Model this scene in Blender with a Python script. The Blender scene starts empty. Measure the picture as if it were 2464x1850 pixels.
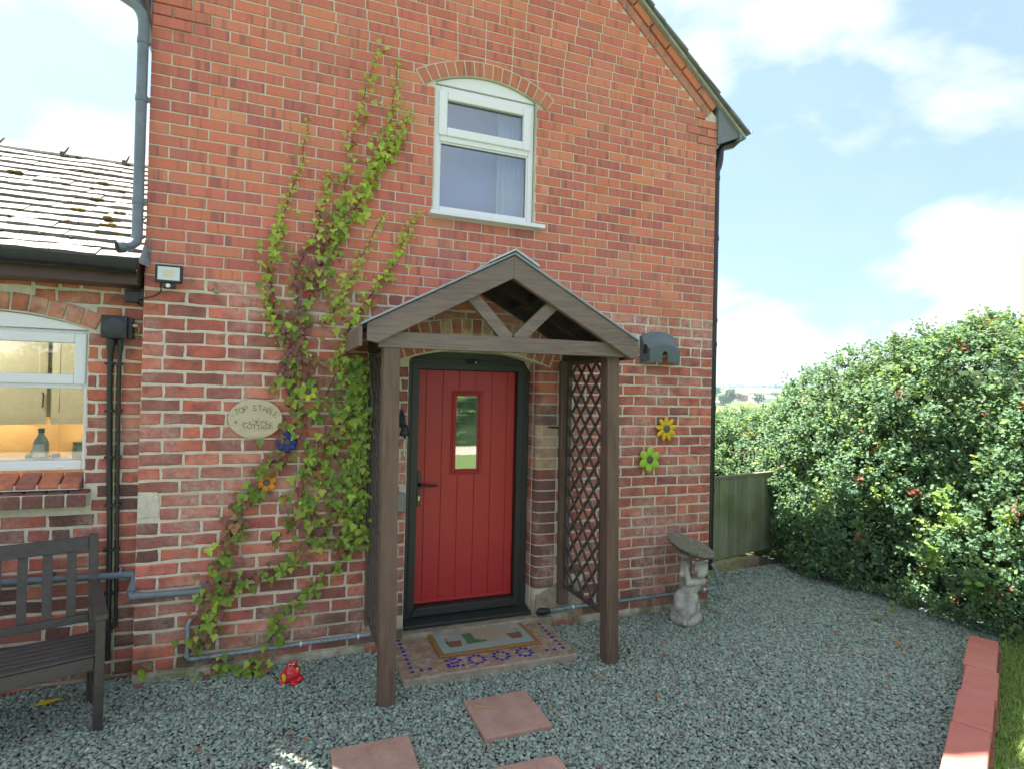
import bpy, bmesh, math, random
import numpy as np
from mathutils import Vector, Matrix, noise as mnoise

random.seed(7); rng = np.random.default_rng(7)
R = math.radians
scene = bpy.context.scene
COL = scene.collection

# ------------------------------------------------------------------ camera
CAM_C = Vector((0.83823, -4.24443, 1.87164))
CAM_R = Vector((0.93108587, -0.3640892, 0.02276306))
CAM_U = Vector((-0.026021, -0.00404466, 0.99965321))
CAM_F = Vector((0.36387087, 0.9313553, 0.0132399))
FPX = 1399.725
cd = bpy.data.cameras.new('camera'); cam = bpy.data.objects.new('camera', cd); COL.objects.link(cam)
cd.sensor_fit = 'HORIZONTAL'; cd.sensor_width = 36.0; cd.lens = FPX / 2464 * 36.0
cd.clip_start = 0.05; cd.clip_end = 9000
cam.matrix_world = Matrix(((CAM_R.x, CAM_U.x, -CAM_F.x, CAM_C.x), (CAM_R.y, CAM_U.y, -CAM_F.y, CAM_C.y),
                           (CAM_R.z, CAM_U.z, -CAM_F.z, CAM_C.z), (0, 0, 0, 1)))
scene.camera = cam

# ------------------------------------------------------------------ light
SUN_A, SUN_B = 0.32, 0.374                       # ground shift of a shadow per metre of height: +x, -y
ldir = Vector((SUN_A, -SUN_B, -1.0)).normalized()
sd = bpy.data.lights.new('sun', 'SUN'); sd.energy = 3.4; sd.angle = R(0.55); sd.color = (1.0, 0.95, 0.86)
sun = bpy.data.objects.new('sun', sd); COL.objects.link(sun)
sun.rotation_euler = ldir.to_track_quat('-Z', 'Y').to_euler()
SUN_EL = math.asin(-ldir.z); SUN_AZ = math.atan2(-ldir.x, -ldir.y)     # azimuth clockwise from +y

world = bpy.data.worlds.new('World'); scene.world = world; world.use_nodes = True
wn, wl = world.node_tree.nodes, world.node_tree.links
for n in list(wn): wn.remove(n)
def wnode(t, **k):
    n = wn.new(t)
    for a, b in k.items(): setattr(n, a, b)
    return n
w_out = wnode('ShaderNodeOutputWorld'); w_bg = wnode('ShaderNodeBackground')
w_sky = wnode('ShaderNodeTexSky', sky_type='NISHITA', sun_disc=False)
w_sky.sun_elevation = SUN_EL; w_sky.sun_rotation = SUN_AZ; w_sky.air_density = 1.0; w_sky.dust_density = 0.3; w_sky.ozone_density = 1.0
w_sv = wnode('ShaderNodeVectorMath', operation='MULTIPLY_ADD'); w_sv.inputs[1].default_value = (1, 1, 0.8); w_sv.inputs[2].default_value = (0, 0, 0.26)
w_bg.inputs['Strength'].default_value = 0.0555
w_tc = wnode('ShaderNodeTexCoord')
wl.new(w_tc.outputs['Generated'], w_sv.inputs[0]); wl.new(w_sv.outputs[0], w_sky.inputs['Vector'])
w_sep = wnode('ShaderNodeSeparateXYZ'); wl.new(w_tc.outputs['Generated'], w_sep.inputs[0])
w_add = wnode('ShaderNodeMath', operation='MAXIMUM'); wl.new(w_sep.outputs['Z'], w_add.inputs[0]); w_add.inputs[1].default_value = 0.0
w_a2 = wnode('ShaderNodeMath', operation='ADD'); wl.new(w_add.outputs[0], w_a2.inputs[0]); w_a2.inputs[1].default_value = 0.42
w_div = wnode('ShaderNodeVectorMath', operation='SCALE'); w_inv = wnode('ShaderNodeMath', operation='DIVIDE')
w_inv.inputs[0].default_value = 1.0; wl.new(w_a2.outputs[0], w_inv.inputs[1])
wl.new(w_tc.outputs['Generated'], w_div.inputs[0]); wl.new(w_inv.outputs[0], w_div.inputs['Scale'])
w_map = wnode('ShaderNodeMapping'); wl.new(w_div.outputs[0], w_map.inputs['Vector'])
w_map.inputs['Location'].default_value = (3.1, 1.7, 0.4)
w_n1 = wnode('ShaderNodeTexNoise'); w_n1.inputs['Scale'].default_value = 2.1; w_n1.inputs['Detail'].default_value = 9
w_n1.inputs['Roughness'].default_value = 0.52; w_n1.inputs['Distortion'].default_value = 0.35
wl.new(w_map.outputs[0], w_n1.inputs['Vector'])
w_ramp = wnode('ShaderNodeValToRGB'); wl.new(w_n1.outputs['Fac'], w_ramp.inputs[0])
w_ramp.color_ramp.elements[0].position = 0.43; w_ramp.color_ramp.elements[0].color = (0.16, 0.16, 0.16, 1)
w_ramp.color_ramp.elements[1].position = 0.57; w_ramp.color_ramp.elements[1].color = (1, 1, 1, 1)
w_n2 = wnode('ShaderNodeTexNoise'); w_n2.inputs['Scale'].default_value = 3.6; w_n2.inputs['Detail'].default_value = 6
wl.new(w_map.outputs[0], w_n2.inputs['Vector'])
w_cr = wnode('ShaderNodeValToRGB'); wl.new(w_n2.outputs['Fac'], w_cr.inputs[0])
w_cr.color_ramp.elements[0].position = 0.35; w_cr.color_ramp.elements[0].color = (3.25, 3.35, 3.5, 1)
w_cr.color_ramp.elements[1].position = 0.62; w_cr.color_ramp.elements[1].color = (3.85, 3.9, 3.95, 1)
w_mix = wnode('ShaderNodeMix', data_type='RGBA')
w_tint = wnode('ShaderNodeMix', data_type='RGBA', blend_type='MULTIPLY'); w_tint.inputs[0].default_value = 1.0; w_tint.inputs[7].default_value = (0.86, 0.90, 0.78, 1)
wl.new(w_ramp.outputs[0], w_mix.inputs[0]); wl.new(w_sky.outputs[0], w_tint.inputs[6]); wl.new(w_tint.outputs[2], w_mix.inputs[6]); wl.new(w_cr.outputs[0], w_mix.inputs[7])
wl.new(w_mix.outputs[2], w_bg.inputs['Color']); wl.new(w_bg.outputs[0], w_out.inputs['Surface'])

vs = scene.view_settings
vs.view_transform = 'Standard'; vs.look = 'None'; vs.exposure = 2.8; vs.gamma = 1.0; vs.use_curve_mapping = False
scene.render.engine = 'CYCLES'
cy = scene.cycles
cy.use_denoising = True
try: cy.denoiser = 'OPENIMAGEDENOISE'; cy.denoising_prefilter = 'ACCURATE'
except Exception: pass
cy.max_bounces = 7; cy.diffuse_bounces = 4; cy.glossy_bounces = 3; cy.transmission_bounces = 5; cy.transparent_max_bounces = 10
cy.sample_clamp_indirect = 6.0; cy.caustics_reflective = False; cy.caustics_refractive = False

# ------------------------------------------------------------------ helpers
def S(r, g, b):
    f = lambda c: (c / 255 / 12.92) if c / 255 <= 0.04045 else ((c / 255 + 0.055) / 1.055) ** 2.4
    return (f(r), f(g), f(b))

class NT:
    def __init__(s, name):
        s.m = bpy.data.materials.new(name); s.m.use_nodes = True
        s.n, s.l = s.m.node_tree.nodes, s.m.node_tree.links
        for x in list(s.n): s.n.remove(x)
        s.out = s.n.new('ShaderNodeOutputMaterial'); s.p = s.n.new('ShaderNodeBsdfPrincipled')
        s.l.new(s.p.outputs[0], s.out.inputs[0])
    def node(s, t, **k):
        n = s.n.new(t)
        for a, b in k.items(): setattr(n, a, b)
        return n
    def link(s, a, b): s.l.new(a, b)
    def pos(s, scale=(1, 1, 1), obj=False):
        if obj: g = s.node('ShaderNodeTexCoord'); o = g.outputs['Object']
        else: g = s.node('ShaderNodeNewGeometry'); o = g.outputs['Position']
        if scale == (1, 1, 1): return o
        m = s.node('ShaderNodeVectorMath', operation='MULTIPLY'); s.link(o, m.inputs[0]); m.inputs[1].default_value = scale
        return m.outputs[0]
    def noise(s, scale, detail=4, rough=0.55, vec=None, dist=0.0):
        n = s.node('ShaderNodeTexNoise'); n.inputs['Scale'].default_value = scale; n.inputs['Detail'].default_value = detail
        n.inputs['Roughness'].default_value = rough; n.inputs['Distortion'].default_value = dist
        s.link(vec if vec is not None else s.pos(), n.inputs['Vector']); return n.outputs['Fac']
    def ramp(s, fac, stops):
        r = s.node('ShaderNodeValToRGB'); s.link(fac, r.inputs[0]); e = r.color_ramp.elements
        while len(e) < len(stops): e.new(0.5)
        for i, (p, c) in enumerate(stops):
            e[i].position = p; e[i].color = (c, c, c, 1) if isinstance(c, (int, float)) else (*c, 1)
        return r.outputs[0]
    def mix(s, fac, a, b, mode='MIX'):
        m = s.node('ShaderNodeMix', data_type='RGBA', blend_type=mode)
        for sock, v in ((m.inputs[0], fac), (m.inputs[6], a), (m.inputs[7], b)):
            if isinstance(v, (int, float)): sock.default_value = v
            elif isinstance(v, tuple): sock.default_value = (*v, 1) if len(v) == 3 else v
            else: s.link(v, sock)
        return m.outputs[2]
    def mul(s, a, b):
        m = s.node('ShaderNodeMath', operation='MULTIPLY')
        for i, v in enumerate((a, b)):
            if isinstance(v, (int, float)): m.inputs[i].default_value = v
            else: s.link(v, m.inputs[i])
        return m.outputs[0]
    def bump(s, h, strength=0.3, dist=0.005):
        b = s.node('ShaderNodeBump'); b.inputs['Strength'].default_value = strength; b.inputs['Distance'].default_value = dist
        s.link(h, b.inputs['Height']); s.link(b.outputs[0], s.p.inputs['Normal'])
    def col(s, v):
        if isinstance(v, tuple): s.p.inputs['Base Color'].default_value = (*v, 1)
        else: s.link(v, s.p.inputs['Base Color'])
        return s
    def rough(s, v, spec=None):
        if isinstance(v, (int, float)): s.p.inputs['Roughness'].default_value = v
        else: s.link(v, s.p.inputs['Roughness'])
        if spec is not None: s.p.inputs['Specular IOR Level'].default_value = spec
        return s
    def tint(s, obj):
        if obj: return s.node('ShaderNodeObjectInfo').outputs['Color']
        a = s.node('ShaderNodeAttribute', attribute_type='GEOMETRY'); a.attribute_name = 'tint'; return a.outputs['Color']

def mat_plain(name, c, rough=0.6, var=0.18, scale=18, bump=0.0, bscale=None, spec=None, stretch=(1, 1, 1), metal=0.0):
    t = NT(name); v = t.pos(stretch)
    n = t.noise(scale, 5, 0.6, v); n2 = t.noise(scale * 0.13, 3, 0.5, v)
    d = tuple(x * (1 - var) for x in c); b = tuple(min(1, x * (1 + var)) for x in c)
    c1 = t.mix(t.ramp(n, [(0.3, 0.0), (0.7, 1.0)]), d, b)
    t.col(t.mix(t.ramp(n2, [(0.35, 0.0), (0.65, 0.35)]), c1, tuple(x * (1 - 1.6 * var) if 1.6 * var < 1 else x * 0.3 for x in c)))
    t.rough(rough, spec); t.p.inputs['Metallic'].default_value = metal
    if bump: t.bump(t.noise(bscale or scale * 3, 5, 0.6, v), bump, 0.004)
    return t.m

def mesh_np(name, V, F, mat, parent=None, tint=None, smooth=False):
    """V (n,3), F (m,k) faces of one arity, tint (m,3) per face."""
    V = np.asarray(V, np.float32); F = np.asarray(F, np.int32); k = F.shape[1]
    me = bpy.data.meshes.new(name)
    me.vertices.add(len(V)); me.vertices.foreach_set('co', V.ravel())
    me.loops.add(F.size); me.loops.foreach_set('vertex_index', F.ravel())
    me.polygons.add(len(F)); me.polygons.foreach_set('loop_start', np.arange(0, F.size, k, dtype=np.int32))
    me.polygons.foreach_set('loop_total', np.full(len(F), k, np.int32))
    if smooth: me.polygons.foreach_set('use_smooth', np.ones(len(F), bool))
    me.update(calc_edges=True)
    if tint is not None:
        a = me.attributes.new('tint', 'FLOAT_COLOR', 'FACE')
        a.data.foreach_set('color', np.concatenate([np.asarray(tint, np.float32), np.ones((len(F), 1), np.float32)], 1).ravel())
    me.materials.append(mat)
    return link(name, me, parent)

def link(name, me, parent=None):
    o = bpy.data.objects.new(name, me); COL.objects.link(o)
    if parent is not None: put(o, parent)
    return o
def put(o, parent):
    o.parent = parent
    if parent.type == 'EMPTY': o.matrix_parent_inverse = Matrix.Translation(-Vector(parent.location))
def tag(o, label, cat=None, group=None, kind=None):
    if label: o['label'] = label
    if cat: o['category'] = cat
    if group: o['group'] = group
    if kind: o['kind'] = kind
    return o
def thing(name, loc, label, cat, group=None):
    o = bpy.data.objects.new(name, None); COL.objects.link(o); o.location = loc; o.empty_display_size = 0.1
    return tag(o, label, cat, group)

class MB:
    def __init__(s): s.v, s.f = [], []
    def add(s, v, f):
        n = len(s.v); s.v += [tuple(p) for p in v]; s.f += [tuple(i + n for i in q) for q in f]; return s
    def box(s, x0, x1, y0, y1, z0, z1):
        return s.add([(x0, y0, z0), (x1, y0, z0), (x1, y1, z0), (x0, y1, z0), (x0, y0, z1), (x1, y0, z1), (x1, y1, z1), (x0, y1, z1)],
                     [(3, 2, 1, 0), (4, 5, 6, 7), (0, 1, 5, 4), (1, 2, 6, 5), (2, 3, 7, 6), (3, 0, 4, 7)])
    def bar(s, a, b, w, h, up=(0, 0, 1)):
        """box from a to b, w across (perpendicular to up), h along up."""
        a, b = Vector(a), Vector(b); d = (b - a).normalized(); u = Vector(up); sd_ = d.cross(u).normalized(); u = sd_.cross(d)
        p = []
        for c in (a, b):
            for i, j in ((-1, -1), (1, -1), (1, 1), (-1, 1)): p.append(c + sd_ * (i * w / 2) + u * (j * h / 2))
        return s.add(p, [(0, 1, 2, 3), (7, 6, 5, 4), (1, 0, 4, 5), (2, 1, 5, 6), (3, 2, 6, 7), (0, 3, 7, 4)])
    def prism(s, poly, y0, y1):
        """polygon in x,z extruded along y."""
        n = len(poly)
        v = [(x, y0, z) for x, z in poly] + [(x, y1, z) for x, z in poly]
        f = [tuple(range(n)), tuple(range(2 * n - 1, n - 1, -1))] + [(i, i + n, (i + 1) % n + n, (i + 1) % n) for i in range(n)]
        return s.add(v, f)
    def prismz(s, poly, z0, z1):
        n = len(poly)
        v = [(x, y, z0) for x, y in poly] + [(x, y, z1) for x, y in poly]
        f = [tuple(range(n - 1, -1, -1)), tuple(range(n, 2 * n))] + [(i, (i + 1) % n, (i + 1) % n + n, i + n) for i in range(n)]
        return s.add(v, f)
    def tube(s, pts, r, n=10, cap=True):
        pts = [Vector(p) for p in pts]; rr = r if isinstance(r, (list, tuple)) else [r] * len(pts)
        base = len(s.v); prev = None
        for i, p in enumerate(pts):
            d = (pts[min(i + 1, len(pts) - 1)] - pts[max(i - 1, 0)]).normalized()
            if prev is None: u = d.orthogonal().normalized()
            else: u = (prev - d * prev.dot(d)).normalized()
            prev = u; w = d.cross(u)
            for k in range(n):
                t = 2 * math.pi * k / n; s.v.append(tuple(p + (u * math.cos(t) + w * math.sin(t)) * rr[i]))
        for i in range(len(pts) - 1):
            for k in range(n):
                a = base + i * n + k; b = base + i * n + (k + 1) % n; s.f.append((a, b, b + n, a + n))
        if cap:
            s.f.append(tuple(base + k for k in range(n))[::-1]); s.f.append(tuple(base + (len(pts) - 1) * n + k for k in range(n)))
        return s
    def lathe(s, prof, c, n=24, axis=(0, 0, 1), cap=True):
        ax = Vector(axis).normalized(); u = ax.orthogonal().normalized(); w = ax.cross(u); c = Vector(c); base = len(s.v)
        for r, h in prof:
            for k in range(n):
                t = 2 * math.pi * k / n; s.v.append(tuple(c + ax * h + (u * math.cos(t) + w * math.sin(t)) * r))
        for i in range(len(prof) - 1):
            for k in range(n):
                a = base + i * n + k; b = base + i * n + (k + 1) % n; s.f.append((a, b, b + n, a + n))
        if cap:
            s.f.append(tuple(base + k for k in range(n))[::-1]); s.f.append(tuple(base + (len(prof) - 1) * n + k for k in range(n)))
        return s
    def ball(s, c, r, sc=(1, 1, 1), nu=14, nv=9, rot=None):
        base = len(s.v); c = Vector(c)
        for i in range(nv + 1):
            ph = math.pi * i / nv
            for k in range(nu):
                t = 2 * math.pi * k / nu
                p = Vector((r * sc[0] * math.sin(ph) * math.cos(t), r * sc[1] * math.sin(ph) * math.sin(t), r * sc[2] * math.cos(ph)))
                if rot is not None: p = rot @ p
                s.v.append(tuple(c + p))
        for i in range(nv):
            for k in range(nu):
                a = base + i * nu + k; b = base + i * nu + (k + 1) % nu; s.f.append((a, a + nu, b + nu, b))
        return s
    def build(s, name, mat, parent=None, smooth=False, bevel=0.0, seg=2, weld=False):
        me = bpy.data.meshes.new(name); me.from_pydata(s.v, [], s.f)
        bm = bmesh.new(); bm.from_mesh(me)
        if weld: bmesh.ops.remove_doubles(bm, verts=bm.verts, dist=1e-5)
        bmesh.ops.recalc_face_normals(bm, faces=bm.faces); bm.to_mesh(me); bm.free()
        me.materials.append(mat)
        if smooth:
            me.polygons.foreach_set('use_smooth', np.ones(len(me.polygons), bool))
            try: me.set_sharp_from_angle(angle=R(40))
            except Exception: pass
        me.update()
        o = link(name, me, parent)
        if bevel:
            b = o.modifiers.new('bevel', 'BEVEL'); b.width = bevel; b.segments = seg; b.limit_method = 'ANGLE'; b.angle_limit = R(35)
        return o

def arc_pts(c, r, a0, a1, n):
    return [(c[0] + r * math.cos(a0 + (a1 - a0) * i / n), c[1] + r * math.sin(a0 + (a1 - a0) * i / n)) for i in range(n + 1)]
def smooth_path(pts, per=6):
    P = [Vector(p) for p in pts]; out = []
    for i in range(len(P) - 1):
        a, b, c, d = P[max(i - 1, 0)], P[i], P[i + 1], P[min(i + 2, len(P) - 1)]
        for k in range(per):
            t = k / per
            out.append(0.5 * ((2 * b) + (c - a) * t + (2 * a - 5 * b + 4 * c - d) * t * t + (3 * b - a - 3 * c + d) * t ** 3))
    return out + [P[-1]]
def depth(p): return (Vector(p) - CAM_C).dot(CAM_F)
def to_px(p):
    d = Vector(p) - CAM_C; z = d.dot(CAM_F)
    return (1232 + FPX * d.dot(CAM_R) / z, 925 - FPX * d.dot(CAM_U) / z) if z > 0.05 else None
# ================================================================== materials
def brick_mat(name, old, obj):
    t = NT(name); base = t.tint(obj); P = t.pos()
    if old:
        n1 = t.noise(9, 5, 0.65, P); n2 = t.noise(60, 5, 0.7, P); n3 = t.noise(2.2, 3, 0.5, P); n4 = t.noise(24, 6, 0.75, P)
        c = t.mix(t.ramp(n1, [(0.44, 0.0), (0.64, 0.8)]), base, (0.13, 0.06, 0.065))
        c = t.mix(t.ramp(n2, [(0.3, 0.0), (0.72, 0.5)]), c, t.mix(0.6, base, (0.62, 0.22, 0.13)))
        eff = t.mul(t.ramp(n3, [(0.47, 0.0), (0.62, 1.0)]), t.ramp(n4, [(0.36, 0.0), (0.62, 0.8)]))
        c = t.mix(eff, c, (0.60, 0.40, 0.34))
        pit = t.ramp(t.noise(150, 3, 0.6, P), [(0.28, 1.0), (0.36, 0.0)])
        c = t.mix(t.mul(pit, 0.6), c, (0.06, 0.03, 0.025))
        gr = t.node('ShaderNodeSeparateXYZ'); t.link(P, gr.inputs[0])
        low = t.ramp(gr.outputs['Z'], [(0.05, 1.0), (0.42, 0.0)])
        c = t.mix(t.mul(low, t.ramp(t.noise(7, 4, 0.6, P), [(0.42, 0.0), (0.62, 0.7)])), c, (0.10, 0.11, 0.05))
        t.bump(t.noise(70, 6, 0.7, P), 0.55, 0.006); t.rough(0.9, 0.25)
    else:
        off = t.node('ShaderNodeVectorMath', operation='MULTIPLY_ADD'); t.link(base, off.inputs[0]); off.inputs[1].default_value = (310, 170, 90); t.link(t.pos((34, 34, 1.6)), off.inputs[2])
        st = t.noise(1.0, 4, 0.6, off.outputs[0])
        off2 = t.node('ShaderNodeVectorMath', operation='MULTIPLY_ADD'); t.link(base, off2.inputs[0]); off2.inputs[1].default_value = (210, 330, 140); t.link(t.pos((21, 21, 1.1)), off2.inputs[2])
        n2 = t.noise(40, 5, 0.65, P); n3 = t.noise(1.3, 3, 0.5, P)
        c = t.mix(t.ramp(st, [(0.40, 0.0), (0.60, 0.65)]), base, t.mix(0.5, base, (0.66, 0.25, 0.14)))
        c = t.mix(t.ramp(t.noise(1.0, 3, 0.5, off2.outputs[0]), [(0.56, 0.0), (0.68, 0.6)]), c, (0.21, 0.09, 0.10))
        c = t.mix(t.ramp(n2, [(0.35, 0.0), (0.75, 0.30)]), c, (0.36, 0.12, 0.10))
        c = t.mix(t.ramp(n3, [(0.5, 0.0), (0.7, 0.22)]), c, (0.48, 0.27, 0.20))
        t.bump(t.noise(90, 4, 0.6, P), 0.25, 0.003); t.rough(0.82, 0.3)
    t.col(c); return t.m
M_OLD_O, M_OLD_S = brick_mat('old_brick', True, True), brick_mat('old_brick_far', True, False)
M_NEW_O, M_NEW_S = brick_mat('new_brick', False, True), brick_mat('new_brick_far', False, False)

def mortar_mat():
    t = NT('mortar'); P = t.pos()
    n = t.noise(26, 6, 0.7, P); n2 = t.noise(2.1, 4, 0.55, P); n3 = t.noise(120, 3, 0.6, P)
    c = t.mix(t.ramp(n, [(0.3, 0.0), (0.7, 1.0)]), (0.54, 0.49, 0.40), (0.72, 0.66, 0.56))
    c = t.mix(t.ramp(n2, [(0.52, 0.0), (0.70, 0.55)]), c, (0.30, 0.30, 0.19))
    g = t.node('ShaderNodeSeparateXYZ'); t.link(P, g.inputs[0])
    low = t.ramp(g.outputs['Z'], [(0.03, 1.0), (0.36, 0.0)])
    c = t.mix(t.mul(low, t.ramp(t.noise(6, 4, 0.6, P), [(0.36, 0.15), (0.6, 0.85)])), c, (0.13, 0.15, 0.06))
    t.col(c); t.rough(0.95, 0.2); t.bump(n3, 0.6, 0.006); return t.m
M_MORTAR = mortar_mat()
M_UPVC = mat_plain('white_upvc', (0.80, 0.80, 0.85), 0.28, 0.03, 3)
M_BLACK = mat_plain('black_plastic', (0.018, 0.019, 0.021), 0.35, 0.3, 20)
M_FRAME = mat_plain('anthracite_frame', (0.030, 0.036, 0.034), 0.42, 0.2, 60, 0.15, 200)
M_GREYPIPE = mat_plain('grey_pipe', (0.155, 0.185, 0.225), 0.42, 0.2, 14, 0.1, 60)
M_SLATEPIPE = mat_plain('weathered_pipe', (0.24, 0.30, 0.34), 0.5, 0.45, 42, 0.2, 120)
M_FASCIA = mat_plain('brown_fascia', (0.085, 0.042, 0.034), 0.5, 0.25, 12)
M_LEAD = mat_plain('lead', (0.30, 0.35, 0.40), 0.45, 0.25, 14, 0.2, 60)
M_CONC = mat_plain('concrete', (0.33, 0.29, 0.22), 0.92, 0.35, 16, 0.5, 70)
M_DARK = mat_plain('dark_room', (0.02, 0.02, 0.02), 0.9, 0.1)
M_STEEL = mat_plain('bright_metal', (0.75, 0.74, 0.70), 0.3, 0.1, metal=1.0)
M_WHITE = mat_plain('white_plastic', (0.78, 0.79, 0.78), 0.35, 0.04)

def slate_mat(name, c, obj):
    t = NT(name); P = t.pos(); b = t.tint(obj)
    n = t.noise(7, 5, 0.6, P); l = t.noise(30, 6, 0.7, P); s2 = t.noise(90, 3, 0.5, P)
    k = t.mix(t.ramp(n, [(0.35, 0.0), (0.7, 0.6)]), b, (0.30, 0.28, 0.26))
    k = t.mix(t.ramp(l, [(0.60, 0.0), (0.74, 0.8)]), k, (0.34, 0.32, 0.26))
    t.col(k); t.rough(t.ramp(n, [(0.3, 0.62), (0.7, 0.78)]), 0.35); t.bump(s2, 0.35, 0.004); return t.m
M_SLATE_O = slate_mat('slate', None, True)
M_SLATE_S = slate_mat('slate_far', None, False)

def glass_mat(name, tintc, transp, rough=0.0, wave=0.0):
    t = NT(name); t.n.remove(t.p)
    g = t.node('ShaderNodeBsdfGlossy'); g.inputs['Roughness'].default_value = rough; g.inputs['Color'].default_value = (0.95, 0.97, 1, 1)
    tr = t.node('ShaderNodeBsdfTransparent'); tr.inputs['Color'].default_value = (*tintc, 1)
    f = t.node('ShaderNodeFresnel'); f.inputs['IOR'].default_value = 1.55
    a = t.node('ShaderNodeMath', operation='MULTIPLY_ADD'); t.link(f.outputs[0], a.inputs[0]); a.inputs[1].default_value = 1.6; a.inputs[2].default_value = transp
    m = t.node('ShaderNodeMixShader'); t.link(a.outputs[0], m.inputs[0]); t.link(tr.outputs[0], m.inputs[1]); t.link(g.outputs[0], m.inputs[2])
    if wave:
        b = t.node('ShaderNodeBump'); b.inputs['Strength'].default_value = wave; b.inputs['Distance'].default_value = 0.004
        t.link(t.noise(1.0, 3, 0.5, t.pos((90, 90, 7))), b.inputs['Height']); t.link(b.outputs[0], g.inputs['Normal'])
    t.link(m.outputs[0], t.out.inputs[0]); return t.m
M_GLASS = glass_mat('clear_glass', (0.93, 0.96, 0.95), 0.02)
M_GLASS_OBS = glass_mat('obscure_glass', (0.78, 0.88, 0.98), 0.06, 0.06, 0.30)
M_GLASS_DOOR = glass_mat('door_glass', (0.35, 0.38, 0.36), 0.42, 0.01, 0.03)

# ================================================================== brick geometry
W = 4.437; ZT = 2.56; HL = 0.0864; HU = 0.075
EAVE = 4.41; VX, VZ, VS = 4.435, 4.493, 0.855           # verge line z = VZ + VS*(VX-x), mirrored on the left

def brick_mesh(L, H, D, jit, bev, seed, k=1):
    """front face towards -y at y=0, centred on x and z; irregular outline, bevelled arris, no back."""
    r = random.Random(seed)
    ou = []
    nx = 3 if L > 0.15 else 2
    for i in range(nx): ou.append((-L / 2 + L * i / nx, -H / 2))
    ou.append((L / 2, -H / 2)); ou.append((L / 2, 0))
    for i in range(nx): ou.append((L / 2 - L * i / nx, H / 2))
    ou.append((-L / 2, H / 2)); ou.append((-L / 2, 0))
    ou = [(x + r.uniform(-jit, jit), z + r.uniform(-jit, jit)) for x, z in ou]
    n = len(ou)
    inn = []
    for x, z in ou:
        inn.append((x - math.copysign(min(bev, abs(x)), x) * (1 if abs(x) > L * 0.3 else 0.0), z - math.copysign(min(bev, abs(z)), z) * (1 if abs(z) > H * 0.2 else 0.0)))
    v = [(x, D, z) for x, z in ou] + [(x, bev * 0.8, z) for x, z in ou] + [(x, r.uniform(-jit, jit) * 0.35, z) for x, z in inn]
    f = []
    for a in range(2):
        for i in range(n):
            j = (i + 1) % n; f.append((a * n + i, a * n + j, (a + 1) * n + j, (a + 1) * n + i))
    f.append(tuple(2 * n + i for i in range(n)))
    return v, f
POOL = {}
def pool(kind, L):
    old = kind == 'old'
    size = min((0.226, 0.17, 0.108, 0.06) if old else (0.215, 0.15, 0.1025, 0.055), key=lambda s_: abs(s_ - L))
    i = random.randrange(14 if size > 0.2 else 7); key = (kind, size, i)
    if key not in POOL:
        v, f = brick_mesh(size, HL - 0.0155 if old else HU - 0.0095, 0.03, 0.0038 if old else 0.0008, 0.006 if old else 0.0035, hash(key) % 99991)
        me = bpy.data.meshes.new('brick'); me.from_pydata(v, [], f)
        bm = bmesh.new(); bm.from_mesh(me); bmesh.ops.recalc_face_normals(bm, faces=bm.faces); bm.to_mesh(me); bm.free()
        me.materials.append(M_OLD_O if old else M_NEW_O); POOL[key] = (me, v, f)
    return size, POOL[key]

OLD_COLS = [(0.54, 0.155, 0.110), (0.50, 0.138, 0.104), (0.43, 0.125, 0.100), (0.60, 0.180, 0.125), (0.36, 0.115, 0.100), (0.63, 0.225, 0.160), (0.29, 0.115, 0.105), (0.54, 0.18, 0.14)]
NEW_COLS = [(0.62, 0.180, 0.125), (0.58, 0.160, 0.120), (0.65, 0.215, 0.135), (0.55, 0.150, 0.118), (0.52, 0.150, 0.125), (0.64, 0.195, 0.12), (0.46, 0.135, 0.125), (0.68, 0.25, 0.155)]
DARK_COLS = [(0.07, 0.055, 0.06), (0.09, 0.06, 0.062), (0.12, 0.07, 0.065), (0.17, 0.08, 0.07), (0.08, 0.065, 0.07)]
def jitc(c, a=0.13):
    k = 1.0 + random.uniform(-a, a); return tuple(max(0.01, x * k * (1 + random.uniform(-0.06, 0.06))) for x in c)

BR = []      # (kind, x centre, z centre, length, height scale, y, colour)
def lay_row(z0, z1, x0, x1, kind, header_first, header_last, opening, colf, y=0.0):
    P = 0.238 if kind == 'old' else 0.225; j = 0.0155 if kind == 'old' else 0.010
    hd = 0.118 if kind == 'old' else 0.1125
    inner = (x1 - x0) - (hd if header_first else 0) - (hd if header_last else 0)
    n = max(1, round(inner / P)); p = inner / n
    edges = [x0] + ([x0 + hd] if header_first else []) + [x0 + (hd if header_first else 0) + p * (i + 1) for i in range(n)] + ([x1] if header_last else [])
    if kind == 'old':
        e2 = [edges[0]]
        for a, b in zip(edges[:-1], edges[1:]):
            if b - a > 0.2 and random.random() < 0.07: e2.append(a + (b - a) * random.choice((0.47, 0.53)))
            e2.append(b)
        edges = [e2[0]] + [e + random.uniform(-0.011, 0.011) for e in e2[1:-1]] + [e2[-1]]
    zm = (z0 + z1) / 2
    spans = []
    for a, b in zip(edges[:-1], edges[1:]):
        a2, b2 = a + (j / 2 if a > x0 + 1e-6 else 0), b - (j / 2 if b < x1 - 1e-6 else 0)
        spans.append((a2, b2))
    for lo, hi in opening(zm):
        new = []
        for a, b in spans:
            if b <= lo or a >= hi: new.append((a, b)); continue
            if a < lo - 0.03: new.append((a, lo))
            if b > hi + 0.03: new.append((hi, b))
        spans = new
    for a, b in spans:
        if b - a < 0.028: continue
        BR.append([kind, (a + b) / 2, zm, b - a, (z1 - z0) / (HL if kind == 'old' else HU), y, colf((a + b) / 2, zm)])

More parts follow.
